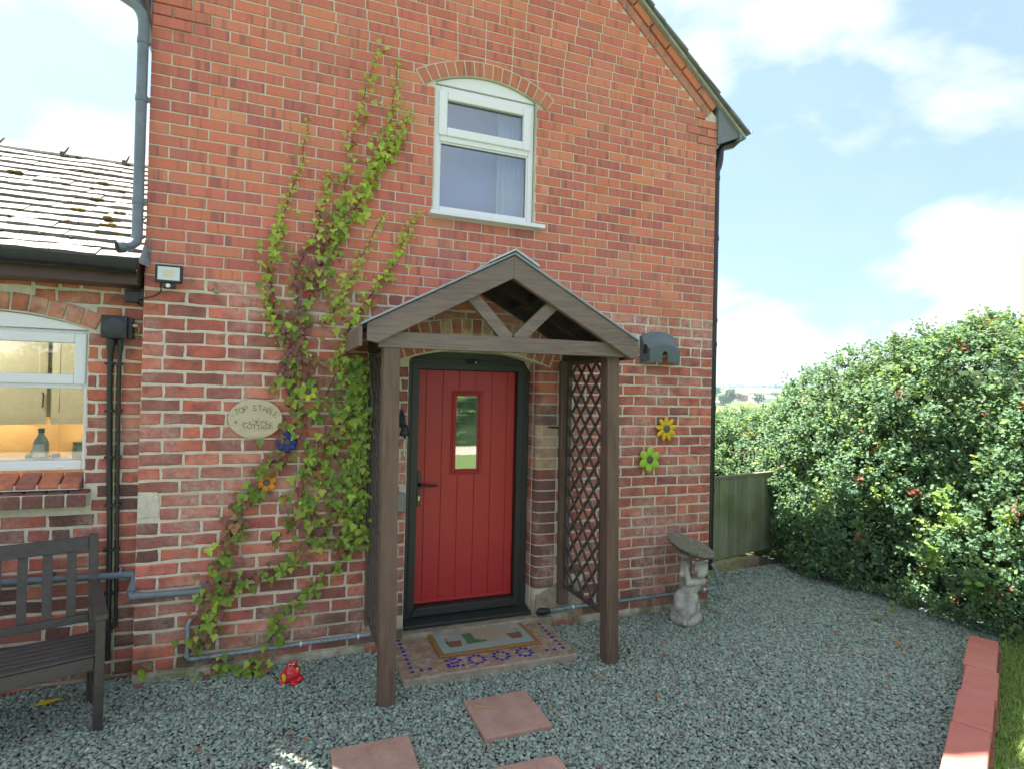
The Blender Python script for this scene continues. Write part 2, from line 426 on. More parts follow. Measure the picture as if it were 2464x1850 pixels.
# openings ------------------------------------------------------------
WX0, WX1, WZ0, WSPR, WTOP = 1.832, 2.652, 3.19, 4.185, 4.262      # upper window: jambs, sill, springing, crown
def circ(x0, x1, spr, top):
    h = (x1 - x0) / 2; s_ = top - spr; r_ = (h * h + s_ * s_) / (2 * s_); return ((x0 + x1) / 2, top - r_), r_
W_C, W_R = circ(WX0, WX1, WSPR, WTOP + 0.02)
DX0, DX1, DSPR, DTOP = 1.685, 2.715, 2.105, 2.185                   # door opening
D_C, D_R = circ(DX0, DX1, DSPR, DTOP)
def openings_main(z):
    out = []
    if WZ0 - 0.01 < z < WSPR - 0.04: out.append((WX0 - 0.008, WX1 + 0.008))
    elif z < W_C[1] + W_R + 0.060 and z >= WSPR - 0.04:
        h = math.sqrt(max(0, (W_R + 0.060) ** 2 - (z - W_C[1]) ** 2)); h = min(h, 0.47); out.append((W_C[0] - h, W_C[0] + h))
    if z < DSPR - 0.03: out.append((DX0 - 0.006, DX1 + 0.185))
    elif z < D_C[1] + D_R + 0.17:
        h = math.sqrt(max(0, (D_R + 0.17) ** 2 - (z - D_C[1]) ** 2)); h = min(h, 0.60); out.append((D_C[0] - h, D_C[0] + h))
    if 0.02 < z < 0.36: out.append((2.70, 3.16) if z > 0.19 else (2.70, 3.1))
    if 1.04 < z < 1.19: out.append((-0.01, 0.125))
    return out
def col_old(x, z):
    c = random.choice(OLD_COLS)
    if z < 0.55 and random.random() < 0.5: c = random.choice(OLD_COLS[4:5] + DARK_COLS[2:4] + OLD_COLS[:1])
    if x < 0.3 and z < 1.0 and random.random() < 0.35: c = random.choice(DARK_COLS)
    if 2.9 < x and z < 1.3 and random.random() < 0.35: c = (0.42, 0.17, 0.13)
    if 0.55 < x < 1.4 and 0.5 < z < 1.8 and random.random() < 0.22: c = (0.46, 0.22, 0.17)
    return jitc(c)
def col_new(x, z):
    return jitc(random.choice(NEW_COLS if z < 3.9 else NEW_COLS[:6]), 0.09)
for n in range(30):
    z1 = ZT - n * HL
    lay_row(z1 - HL, z1, 0, W, 'old', n % 2 == 0, n % 2 == 0, openings_main, col_old)
def gx(z): return VX - (z - VZ + 0.205) / VS                         # inner line of the verge bricks
for m in range(48):
    z0 = ZT + m * HU; z1 = z0 + HU; zm = z0 + HU / 2
    hi = W if z1 < EAVE + 0.02 else min(W, gx(zm)); lo = W - hi
    if hi - lo < 0.2: break
    lay_row(z0, z1, lo, hi, 'new', m % 2 == 0, m % 2 == 0, openings_main, col_new)
for b in BR:                                                          # kneelers at the eaves stand proud
    if b[0] == 'new' and 4.15 < b[2] < 4.5 and (b[1] - b[3] / 2 > W - 0.37 or b[1] + b[3] / 2 < 0.37): b[5] = -0.011

# house -----------------------------------------------------------------
house = thing('brick_house', (2.2, 2.5, 0), 'two storey red brick gable end with a white window and red door', 'house')
def loop_area(): pass
core = bmesh.new()
outer = [(-0.0005, -0.25), (W + 0.0005, -0.25), (W + 0.0005, EAVE)]
apex = (W / 2, VZ + VS * (VX - W / 2) - 0.02)
outer += [apex, (-0.0005, EAVE)]
win_loop = [(WX0, WZ0), (WX1, WZ0)] + arc_pts(W_C, W_R, math.atan2(WSPR - W_C[1], WX1 - W_C[0]), math.atan2(WSPR - W_C[1], WX0 - W_C[0]), 14)
door_loop = [(DX0, -0.1), (DX1 + 0.055, -0.1), (DX1 + 0.055, DSPR - 0.02)] + arc_pts(D_C, D_R, math.atan2(DSPR - D_C[1], DX1 - D_C[0]), math.atan2(DSPR - D_C[1], DX0 - D_C[0]), 16)
YM = 0.005
def fill_holes(loops, y):
    bm = bmesh.new()
    for lp in loops:
        vs_ = [bm.verts.new((x, y, z)) for x, z in lp]
        for i in range(len(vs_)): bm.edges.new((vs_[i], vs_[(i + 1) % len(vs_)]))
    bmesh.ops.triangle_fill(bm, edges=bm.edges[:], use_beauty=True, normal=(0, -1, 0))
    v = [tuple(q.co) for q in bm.verts]; bm.verts.index_update(); f = [tuple(q.index for q in fc.verts) for fc in bm.faces]
    bm.free(); return v, f
wall_mb = MB()
v, f = fill_holes([outer, win_loop, door_loop], YM); wall_mb.add(v, f)
for lp, y1 in ((win_loop, 0.12), (door_loop, 0.22)):                 # reveals
    n = len(lp); wall_mb.add([(x, YM, z) for x, z in lp] + [(x, y1, z) for x, z in lp], [(i, (i + 1) % n, (i + 1) % n + n, i + n) for i in range(n)])
LEN = 7.0
wall_mb.add([(0, YM, -0.25), (0, LEN, -0.25), (0, LEN, EAVE), (0, YM, EAVE)], [(0, 1, 2, 3)])
wall_mb.add([(W, YM, -0.25), (W, LEN, -0.25), (W, LEN, EAVE), (W, YM, EAVE)], [(0, 1, 2, 3)])
wall_mb.add([(x, LEN, z) for x, z in outer], [tuple(range(5))])
wall = wall_mb.build('wall', M_MORTAR, house)

def px_area(b):
    x, z, L, h = b[1], b[2], b[3], 0.07
    c = [to_px((x + sx * L / 2, 0, z + sz * h / 2)) for sx, sz in ((-1, -1), (1, -1), (1, 1), (-1, 1))]
    if any(q is None for q in c): return 0
    if min(q[0] for q in c) > 2464 or max(q[1] for q in c) < 0 or min(q[1] for q in c) > 1850: return 0
    return abs(sum(c[i][0] * c[(i + 1) % 4][1] - c[(i + 1) % 4][0] * c[i][1] for i in range(4))) / 2

def place_bricks(rows, parent, n_obj, stuff_name):
    rows = sorted(rows, key=px_area, reverse=True)
    for b in rows[:n_obj]:
        size, (me, v, f) = pool(b[0], b[3])
        o = bpy.data.objects.new('brick', me); COL.objects.link(o)
        o.location = (b[1], b[5] + random.uniform(-0.0022, 0.0022) * (1 if b[0] == 'old' else 0.5), b[2] + (random.uniform(-0.0015, 0.0015) if b[0] == 'old' else 0))
        o.scale = (b[3] / size, 1, b[4] * random.uniform(0.985, 1.01)); o.rotation_euler = (0, R(random.gauss(0, 0.35 if b[0] == 'old' else 0.08)), 0)
        o.color = (*b[6], 1); o.parent = parent
    for kind in ('old', 'new'):
        V, T4, TN, ct4, base = [], {}, [], {}, 0
        faces, tints = [], []
        for b in rows[n_obj:]:
            if b[0] != kind: continue
            size, (me, v, f) = pool(b[0], b[3]); sx = b[3] / size
            for x, y, z in v: V.append((b[1] + x * sx, b[5] + y, b[2] + z * b[4]))
            for q in f: faces.append(tuple(i + base for i in q)); tints.append(b[6])
            base += len(v)
        if not faces: continue
        me = bpy.data.meshes.new(stuff_name); me.from_pydata(V, [], faces)
        a = me.attributes.new('tint', 'FLOAT_COLOR', 'FACE')
        a.data.foreach_set('color', np.array([(*c, 1) for c in tints], np.float32).ravel())
        bm = bmesh.new(); bm.from_mesh(me); bmesh.ops.recalc_face_normals(bm, faces=bm.faces); bm.to_mesh(me); bm.free()
        me.materials.append(M_OLD_S if kind == 'old' else M_NEW_S)
        o = link(stuff_name, me, parent); o['kind'] = 'stuff'

# special bricks: voussoirs, verge, bullnose jamb
N_SPECIAL = 0
def quad_brick(poly, y0, y1, matl, colr, parent, bev=0.004, name='brick'):
    global N_SPECIAL
    m = MB(); cx = sum(p[0] for p in poly) / len(poly); cz = sum(p[1] for p in poly) / len(poly)
    inn = [(x + (cx - x) / max(1e-6, math.hypot(cx - x, cz - z)) * bev * 1.3, z + (cz - z) / max(1e-6, math.hypot(cx - x, cz - z)) * bev * 1.3) for x, z in poly]
    n = len(poly)
    m.add([(x, y1, z) for x, z in poly] + [(x, y0 + bev, z) for x, z in poly] + [(x, y0, z) for x, z in inn],
          [(a * n + i, a * n + (i + 1) % n, (a + 1) * n + (i + 1) % n, (a + 1) * n + i) for a in range(2) for i in range(n)] + [tuple(2 * n + i for i in range(n))])
    o = m.build(name, matl, parent); o.color = (*colr, 1); N_SPECIAL += 1; return o

def ring(C, r0, r1, a0, a1, y, parent, n=24):
    m = MB(); p = [(C[0] + r0 * math.cos(a0 + (a1 - a0) * i / n), C[1] + r0 * math.sin(a0 + (a1 - a0) * i / n)) for i in range(n + 1)] + [(C[0] + r1 * math.cos(a1 + (a0 - a1) * i / n), C[1] + r1 * math.sin(a1 + (a0 - a1) * i / n)) for i in range(n + 1)]
    m.prism(p, y, 0.04); return m.build('arch_bedding', M_MORTAR, parent)
def voussoirs(C, r0, r1, a0, a1, n, colf, matl, parent, gap=0.0045, y0=-0.008, jit=0.0):
    for i in range(n):
        t0 = a0 + (a1 - a0) * i / n; t1 = a0 + (a1 - a0) * (i + 1) / n
        rm = (r0 + r1) / 2; g = gap / rm * (1 if a1 > a0 else -1)
        p = [(C[0] + r * math.cos(t) + random.uniform(-jit, jit), C[1] + r * math.sin(t) + random.uniform(-jit, jit)) for r, t in ((r0, t0 + g), (r0, t1 - g), (r1, t1 - g), (r1, t0 + g))]
        quad_brick(p, y0, 0.05, matl, colf(i), parent)
a_l = math.atan2(WSPR - W_C[1], WX0 - W_C[0]); a_r = math.atan2(WSPR - W_C[1], WX1 - W_C[0])
ring(W_C, W_R + 0.001, W_R + 0.118, a_l + 0.115, a_r - 0.115, -0.0035, wall)
voussoirs(W_C, W_R + 0.004, W_R + 0.112, a_l + 0.11, a_r - 0.11, 15, lambda i: jitc((0.50, 0.17, 0.105)), M_NEW_O, wall)
d_l = math.atan2(DSPR - D_C[1], DX0 - D_C[0]); d_r = math.atan2(DSPR - D_C[1], DX1 - D_C[0])
CREAM = (0.66, 0.54, 0.34)
ring(D_C, D_R + 0.003, D_R + 0.238, d_l + 0.065, d_r - 0.065, -0.0035, wall)
for k in range(2):
    voussoirs(D_C, D_R + 0.012 + k * 0.112, D_R + 0.118 + k * 0.112, d_l + 0.06, d_r - 0.06, 17,
              lambda i: jitc(CREAM if i in (5, 7, 9, 12, 13) and random.random() < 0.9 else random.choice(OLD_COLS)), M_OLD_O, wall, 0.006, -0.007, 0.003)
for side in (1, -1):                                                   # verge: two raking courses either side
    ux, uz = 1 / math.hypot(1, VS), -VS / math.hypot(1, VS); nx_, nz_ = VS / math.hypot(1, VS), 1 / math.hypot(1, VS)
    total = math.hypot(1, VS) * (VX - W / 2)
    for row, (h0, h1, step, yy) in enumerate(((-0.150, -0.080, 0.108, -0.009), (-0.071, -0.004, 0.226, -0.022))):
        d = 0.02
        while d < total - 0.12:
            p0 = (VX - ux * (d + step - 0.010), VZ - uz * (d + step - 0.010)); p1 = (VX - ux * d, VZ - uz * d)
            poly = [(p0[0] + nx_ * h0, p0[1] + nz_ * h0), (p1[0] + nx_ * h0, p1[1] + nz_ * h0), (p1[0] + nx_ * h1, p1[1] + nz_ * h1), (p0[0] + nx_ * h1, p0[1] + nz_ * h1)]
            if side < 0: poly = [(W - x, z) for x, z in poly][::-1]
            if side > 0 and d < 1.75:
                quad_brick(poly, yy, 0.06, M_NEW_O, jitc((0.46, 0.20, 0.14) if row == 0 else (0.55, 0.17, 0.09)), wall)
            elif side < 0 and row == 1 and d < 0.2:
                quad_brick(poly, yy, 0.06, M_NEW_O, jitc((0.50, 0.16, 0.09)), wall)
            d += step
jb = MB(); r_ = 0.052; xa, xb = DX1 + 0.009, DX1 + 0.185
jb.prismz([(xb, 0.03), (xb, 0.003), (xa + r_, 0.003)] + [(xa + r_ - r_ * math.sin(t_), 0.003 + r_ - r_ * math.cos(t_)) for t_ in (0.35, 0.7, 1.05, 1.4)] + [(xa, 0.08), (DX1 + 0.003, 0.082), (DX1 + 0.003, 0.2), (DX1 + 0.054, 0.2), (DX1 + 0.054, 0.03)], 0.05, DSPR + 0.02); jb.build('jamb_bedding', M_MORTAR, wall)
# jamb right of the door: bullnose corner bricks and the bricks of the reveal behind them
for n in range(4, 30):
    z1 = ZT - n * HL - 0.006; z0 = z1 - HL + 0.012
    if z1 > DSPR + 0.03 or z0 < 0.26: continue
    r_ = 0.055; xa, xb = DX1 + 0.004, DX1 + 0.175
    prof = [(xb, 0.03), (xb, -0.003), (xa + r_, -0.003)] + [(xa + r_ - r_ * math.sin(t), -0.003 + r_ - r_ * math.cos(t)) for t in (0.35, 0.7, 1.05, 1.4)] + [(xa, 0.075), (xa + 0.03, 0.075)]
    m = MB(); m.prismz([(x, y) for x, y in prof], z0, z1)
    zc = (z0 + z1) / 2
    o = m.build('brick', M_OLD_O, wall); N_SPECIAL += 1
    c = random.choice(DARK_COLS) if zc < 1.75 and random.random() < 0.8 else random.choice(OLD_COLS)
    if 1.62 < zc < 1.70: c = DARK_COLS[0]
    o.color = (*jitc(c), 1)
    if 1.28 < zc < 1.60: o.color = (0.42, 0.34, 0.22, 1)               # rendered-over patch
    m = MB(); m.box(DX1 - 0.0005 - 0.0, DX1 + 0.05, 0.085, 0.205, z0 + random.uniform(0, 0.002), z1); o = m.build('brick', M_OLD_O, wall); N_SPECIAL += 1
    m = None; o.location.x = -0.003
    o.color = (*jitc(random.choice(OLD_COLS) if random.random() < 0.7 else (0.5, 0.36, 0.33)), 1)
    # left jamb, return face hidden behind the frame
place_bricks(BR, wall, max(0, 300 - N_SPECIAL), 'brick_courses')
# mortar repairs
m = MB(); m.prism([(0.002, 1.035), (0.115, 1.04), (0.118, 1.10), (0.108, 1.19), (0.002, 1.195)], -0.003, 0.02); m.build('mortar_patch', M_MORTAR, house)
m = MB(); m.prism([(2.735, 0.10), (3.15, 0.10), (3.16, 0.34), (2.92, 0.345), (2.745, 0.262)], -0.004, 0.02); m.build('render_patch', M_CONC, house)
for x0_, x1_ in ((0.0, 1.42), (3.08, W)): m = MB(); m.box(x0_, x1_, -0.012, 0.02, -0.1, 0.05); m.build('plinth', M_MORTAR, house, bevel=0.006)

# upper window ------------------------------------------------------------
win = MB()
YF = 0.035
jamb = 0.048
win.box(WX0 + 0.004, WX0 + jamb, YF, 0.11, WZ0 + 0.01, WSPR - 0.012); win.box(WX1 - jamb, WX1 - 0.004, YF, 0.11, WZ0 + 0.01, WSPR - 0.012)
win.box(WX0 + jamb, WX1 - jamb, YF, 0.11, WZ0 + 0.01, WZ0 + 0.062)
win.box(WX0 + jamb, WX1 - jamb, YF, 0.11, 3.755, 3.812)
win.box(WX0 + jamb, WX1 - jamb, YF, 0.11, 4.115, WSPR - 0.012)
window = win.build('window', M_UPVC, house, bevel=0.006)
head = [(WX0 + 0.004, WSPR - 0.006), (WX1 - 0.004, WSPR - 0.006)] + arc_pts(W_C, W_R - 0.004, a_r, a_l, 14)
m = MB(); m.prism(head, YF - 0.012, 0.10); m.build('head_panel', M_UPVC, window, bevel=0.003)
m = MB()                                                               # opening top light, standing proud of the frame
X0, X1, Z0, Z1, T = WX0 + 0.034, WX1 - 0.034, 3.795, 4.135, 0.066
m.box(X0, X0 + T, 0.018, 0.06, Z0, Z1); m.box(X1 - T, X1, 0.018, 0.06, Z0, Z1); m.box(X0 + T, X1 - T, 0.018, 0.06, Z0, Z0 + T); m.box(X0 + T, X1 - T, 0.018, 0.06, Z1 - T, Z1)
m.build('top_light', M_UPVC, window, bevel=0.008)
m = MB(); m.box(X0 + T - 0.006, X1 - T + 0.006, 0.050, 0.056, Z0 + T - 0.006, Z1 - T + 0.006); m.build('pane', M_GLASS_OBS, window)
m = MB(); m.box(WX0 + jamb - 0.004, WX1 - jamb + 0.004, 0.064, 0.070, WZ0 + 0.056, 3.76); m.build('pane', M_GLASS_OBS, window)
for (a, b, c_, d_) in ((WX0 + jamb, WX1 - jamb, WZ0 + 0.062, 3.755),):
    m = MB()
    for q in ((a, a + 0.012, c_, d_), (b - 0.012, b, c_, d_), (a + 0.012, b - 0.012, c_, c_ + 0.012), (a + 0.012, b - 0.012, d_ - 0.012, d_)): m.box(q[0], q[1], 0.046, 0.063, q[2], q[3])
    m.build('glazing_bead', M_UPVC, window, bevel=0.003)
m = MB(); m.box(WX0 - 0.03, WX1 + 0.075, -0.062, 0.04, WZ0 - 0.022, WZ0 + 0.0095); m.build('sill', M_UPVC, window, bevel=0.004)
M_CURTAIN = mat_plain('pale_curtain', (0.72, 0.77, 0.80), 0.9, 0.05, 5)
M_SKYBACK = mat_plain('sky_blue_backing', (0.19, 0.33, 0.68), 0.9, 0.1, 4)  # sheet behind the panes, its blue stands for sky reflected in the glass
m = MB(); n = 26; cv = [(2.40 + 0.30 * i / n, 0.20 + 0.014 * math.sin(i * 1.35)) for i in range(n + 1)]
m.add([(x, y, 3.05) for x, y in cv] + [(x, y, 4.25) for x, y in cv], [(i, i + 1, i + n + 2, i + n + 1) for i in range(n)]); m.build('curtain', M_CURTAIN, window, smooth=True)
m = MB(); m.box(1.72, 2.80, 0.30, 0.31, 3.05, 4.3); m.build('sky_backing', M_SKYBACK, window)

# door -----------------------------------------------------------------
def door_red():
    t = NT('red_door'); P = t.pos()
    n = t.noise(1.0, 4, 0.6, t.pos((60, 60, 5))); n2 = t.noise(1.6, 2, 0.5, P)
    t.col(t.mix(t.ramp(n2, [(0.35, 0.0), (0.7, 0.5)]), (0.43, 0.026, 0.030), (0.49, 0.034, 0.034)))
    t.rough(t.ramp(n, [(0.3, 0.30), (0.7, 0.40)]), 0.5); t.bump(n, 0.12, 0.002); return t.m
M_DOOR = door_red()
YD = 0.205
fr = MB()
fo = [(DX0 + 0.004, 0.115), (DX0 + 0.004, 1.99)]
cx = (DX0 + DX1) / 2
top_arc = []
nA = 20
for i in range(nA + 1):
    u_ = -1 + 2 * i / nA
    top_arc.append((cx + u_ * (DX1 - DX0 - 0.02) / 2, 2.168 - 0.018 * u_ * u_ - 0.105 * abs(u_) ** 12))
outer_f = [(DX0 + 0.006, 0.115)] + top_arc + [(DX1 - 0.006, 0.115)]
LX0, LX1, LZ0, LZ1 = 1.800, 2.606, 0.225, 2.032
v, f = fill_holes([outer_f, [(LX0 - 0.004, LZ0 - 0.004), (LX1 + 0.004, LZ0 - 0.004), (LX1 + 0.004, LZ1 + 0.004), (LX0 - 0.004, LZ1 + 0.004)]], 0.15)
fr.add(v, f)
n = len(outer_f); fr.add([(x, 0.15, z) for x, z in outer_f] + [(x, 0.22, z) for x, z in outer_f], [(i, (i + 1) % n, (i + 1) % n + n, i + n) for i in range(n)])
lp = [(LX0 - 0.004, LZ0 - 0.004), (LX1 + 0.004, LZ0 - 0.004), (LX1 + 0.004, LZ1 + 0.004), (LX0 - 0.004, LZ1 + 0.004)]
fr.add([(x, 0.15, z) for x, z in lp] + [(x, 0.235, z) for x, z in lp], [(i, (i + 1) % 4, (i + 1) % 4 + 4, i + 4) for i in range(4)])
m = MB(); m.box(DX0 - 0.01, DX1 + 0.06, 0.165, 0.175, 2.048, 2.20); m.build('frame_packing', M_MORTAR, house)
dframe = fr.build('door_frame', M_FRAME, house)
m = MB()
for x0, x1 in ((LX0 - 0.062, LX0 - 0.054), (LX1 + 0.052, LX1 + 0.060)): m.box(x0, x1, 0.144, 0.152, 0.16, 2.085)
m.box(LX0 - 0.054, LX1 + 0.052, 0.144, 0.152, 2.077, 2.085); m.box(LX0 - 0.03, LX1 + 0.03, 0.138, 0.152, 2.105, 2.115)
m.build('frame_moulding', M_FRAME, dframe, bevel=0.003)
m = MB(); m.add([(DX0 - 0.01, 0.045, 0.105), (DX1 + 0.05, 0.045, 0.105), (DX1 + 0.05, 0.045, 0.125), (DX0 - 0.01, 0.045, 0.125), (DX0 - 0.01, 0.2, 0.105), (DX1 + 0.05, 0.2, 0.105), (DX1 + 0.05, 0.2, 0.16), (DX0 - 0.01, 0.2, 0.16)],
      [(0, 1, 2, 3), (3, 2, 6, 7), (0, 4, 5, 1), (4, 7, 6, 5), (0, 3, 7, 4), (1, 5, 6, 2)])
m.build('door_sill', M_FRAME, dframe, bevel=0.004)
m = MB(); m.prism([(LX0 - 0.03, 0.162), (LX1 + 0.03, 0.162), (LX1, 0.222), (LX0, 0.222)], 0.118, 0.15); m.build('weather_bar', M_FRAME, dframe, bevel=0.004)
# leaf built of plank strips with grooves between them, and a glazed opening
GX0, GX1, GZ0, GZ1 = 2.070, 2.322, 1.220, 1.872
lines = [LX0, 1.862, 1.995, 2.128, 2.266, 2.402, 2.535, LX1]
leaf_back = MB(); leaf_back.add(*fill_holes([[(LX0, LZ0), (LX1, LZ0), (LX1, LZ1), (LX0, LZ1)], [(GX0 + 0.02, GZ0 + 0.02), (GX1 - 0.02, GZ0 + 0.02), (GX1 - 0.02, GZ1 - 0.02), (GX0 + 0.02, GZ1 - 0.02)]], YD + 0.004))
door = leaf_back.build('door', M_DOOR, house)
for a, b in zip(lines[:-1], lines[1:]):
    a, b = a + 0.0022, b - 0.0022; segs = [(LZ0 + 0.002, LZ1)]
    if a < GX1 and b > GX0:
        if a < GX0 - 0.01 or b > GX1 + 0.01:
            pass
        segs = [(LZ0 + 0.002, GZ0), (GZ1, LZ1)]
        if a < GX0 - 0.004: m = MB(); m.box(a, GX0, YD - 0.003, YD + 0.0035, GZ0, GZ1); m.build('plank', M_DOOR, door)
        if b > GX1 + 0.004: m = MB(); m.box(GX1, b, YD - 0.003, YD + 0.0035, GZ0, GZ1); m.build('plank', M_DOOR, door)
    for z0, z1 in segs:
        m = MB(); m.box(a, b, YD - 0.003, YD + 0.0035, z0, z1); m.build('plank', M_DOOR, door, bevel=0.0016, seg=1)
m = MB()
for k, (ins, dpt) in enumerate(((0.0, 0.014), (0.014, 0.024), (0.028, 0.016))):
    a, b, c_, d_ = GX0 - 0.004 + ins, GX1 + 0.004 - ins, GZ0 - 0.004 + ins, GZ1 + 0.004 - ins; w_ = 0.0135
    for q in ((a, a + w_, c_, d_), (b - w_, b, c_, d_), (a + w_, b - w_, c_, c_ + w_), (a + w_, b - w_, d_ - w_, d_)): m.box(q[0], q[1], YD - dpt, YD + 0.006, q[2], q[3])
m.build('glazing_frame', M_DOOR, door, bevel=0.005)
m = MB(); m.box(GX0 + 0.03, GX1 - 0.03, YD - 0.001, YD + 0.003, GZ0 + 0.03, GZ1 - 0.03); m.build('pane', M_GLASS_DOOR, door)
m = MB(); m.box(LX0 + 0.002, LX1 - 0.002, YD - 0.012, YD - 0.0035, LZ0 + 0.004, LZ0 + 0.026); m.build('drip_bar', M_DOOR, door, bevel=0.004)
m = MB(); m.prism([(1.808, 0.992)] + arc_pts((1.8225, 0.992), 0.0145, math.pi, 2 * math.pi, 6)[1:-1] + [(1.837, 0.992), (1.837, 1.238)] + arc_pts((1.8225, 1.238), 0.0145, 0, math.pi, 6)[1:-1] + [(1.808, 1.238)], YD - 0.015, YD - 0.0035)
hp = m.build('handle_plate', mat_plain('handle_plate', (0.055, 0.055, 0.045), 0.35, 0.1), door, bevel=0.002)
m = MB(); m.tube([(1.8225, YD - 0.012, 1.145), (1.8225, YD - 0.042, 1.146), (1.832, YD - 0.052, 1.147), (1.86, YD - 0.054, 1.143), (1.90, YD - 0.052, 1.139), (1.95, YD - 0.05, 1.140), (1.957, YD - 0.048, 1.141)], [0.0135, 0.012, 0.0115, 0.010, 0.0085, 0.0095, 0.006], 12); m.build('handle', M_BLACK, door, smooth=True)
m = MB(); m.lathe([(0.0085, 0), (0.0085, 0.004)], (1.8225, YD - 0.015, 1.05), 16, (0, -1, 0)); m.box(1.818, 1.827, YD - 0.0195, YD - 0.015, 1.022, 1.046); m.build('keyhole', mat_plain('brass', (0.75, 0.62, 0.32), 0.3, 0.1, metal=1.0), door)
m = MB(); m.box(LX0 - 0.1, LX1 + 0.1, 0.245, 0.255, 0.1, 2.14); m.build('door_backing', M_DARK, house)
m = MB(); m.box(DX0 - 0.005, 2.88, -0.02, 0.2, -0.05, 0.092); m.build('threshold', M_CONC, house, bevel=0.008)

# eaves boxes, fascia, gutters, roof ------------------------------------------
for side in (1, -1):
    X = (lambda x: x) if side > 0 else (lambda x: W - x + (0.22 if x > 4.6 else 0))
    m = MB(); poly = [(W - 0.001, 4.155), (4.665, 4.255), (4.665, 4.385), (4.47, 4.50), (W - 0.001, 4.50)]
    m.prism([(X(x), z) for x, z in poly], -0.028, LEN); m.build('soffit_box', mat_plain('eaves_board', (0.17, 0.19, 0.22), 0.5, 0.15), house)
    m = MB(); m.add([(X(4.667), -0.05, 4.235), (X(4.690), -0.05, 4.235), (X(4.690), -0.05, 4.405), (X(4.667), -0.05, 4.405), (X(4.667), LEN, 4.235), (X(4.690), LEN, 4.235), (X(4.690), LEN, 4.405), (X(4.667), LEN, 4.405)],
          [(0, 1, 2, 3), (4, 5, 6, 7), (0, 1, 5, 4), (1, 2, 6, 5), (2, 3, 7, 6), (3, 0, 4, 7)]); m.build('fascia', M_FASCIA if side < 0 else mat_plain('grey_fascia', (0.22, 0.25, 0.29), 0.45, 0.1), house)
    g = MB(); nG = 10
    pr_o = [(4.692 + 0.058 + 0.058 * math.cos(math.pi + math.pi * i / nG), 4.345 + 0.058 * math.sin(math.pi + math.pi * i / nG)) for i in range(nG + 1)]
    pr_i = [(4.692 + 0.058 + 0.053 * math.cos(2 * math.pi - math.pi * i / nG), 4.345 + 0.053 * math.sin(2 * math.pi - math.pi * i / nG)) for i in range(nG + 1)]
    g.prism([(X(x), z) for x, z in pr_o + pr_i], -0.06, LEN); g.build('gutter', M_GREYPIPE, house, smooth=True)
apx = (W / 2, VZ + VS * (VX - W / 2) + 0.02)
rb = MB()
for side in (1, -1):
    X = (lambda x: x) if side > 0 else (lambda x: W - x)
    x_e = 4.73 if side > 0 else 4.57; z_e = VZ + VS * (VX - x_e) + 0.032
    zt = VZ + VS * (VX - W / 2) + 0.032
    rb.add([(X(x_e), -0.055, z_e), (X(W / 2), -0.055, zt), (X(W / 2), LEN + 0.1, zt), (X(x_e), LEN + 0.1, z_e), (X(x_e), -0.055, z_e - 0.03), (X(W / 2), -0.055, zt - 0.03), (X(W / 2), LEN + 0.1, zt - 0.03), (X(x_e), LEN + 0.1, z_e - 0.03)],
           [(0, 1, 2, 3), (4, 5, 6, 7), (0, 1, 5, 4), (1, 2, 6, 5), (2, 3, 7, 6), (3, 0, 4, 7)])
roof = rb.build('roof', mat_plain('verge_mortar', (0.38, 0.38, 0.36), 0.9, 0.25, 30, 0.3), house)
g_s = 0.155; th = math.atan(VS)
for side in (1, -1):
    X = (lambda x: x) if side > 0 else (lambda x: W - x)
    k = 0
    while True:
        d = k * g_s                                   # distance up the slope from the eaves edge
        x_low = (4.745 if side > 0 else 4.585) - d * math.cos(th)
        if x_low < W / 2 + 0.12: break
        for c in range(2 if side > 0 else 1):
            y0 = -0.085 + random.uniform(-0.012, 0.012) + c * 0.26; y1 = y0 + 0.25
            z_low = VZ + VS * (VX - x_low) + 0.034; tt = 0.012 * random.uniform(0.8, 1.5)
            a = (x_low + random.uniform(0, 0.01), z_low + 0.018); b = (x_low - 0.30 * math.cos(th), z_low + 0.30 * math.sin(th) + 0.002)
            n_ = (math.sin(th) * tt, math.cos(th) * tt)
            m = MB(); m.prism([(X(a[0]), a[1]), (X(b[0]), b[1]), (X(b[0] + n_[0]), b[1] + n_[1]), (X(a[0] + n_[0]), a[1] + n_[1])], y0, y1)
            o = m.build('slate', M_SLATE_O, roof); o.color = (*jitc((0.17, 0.18, 0.19), 0.3), 1)
        k += 1
m = MB(); m.prism([(W / 2 - 0.16, apx[1] - 0.09), (W / 2, apx[1] + 0.06), (W / 2 + 0.16, apx[1] - 0.09), (W / 2, apx[1] + 0.03)], -0.07, LEN); m.build('ridge', M_SLATE_S, roof)
# ceiling slab and dark interior so that no light leaks
m = MB(); m.box(0.02, W - 0.02, 0.35, LEN - 0.02, 0.0, 0.05); m.box(0.02, W - 0.02, 0.33, 0.34, 0.0, 4.4); m.build('inner_lining', M_DARK, house)

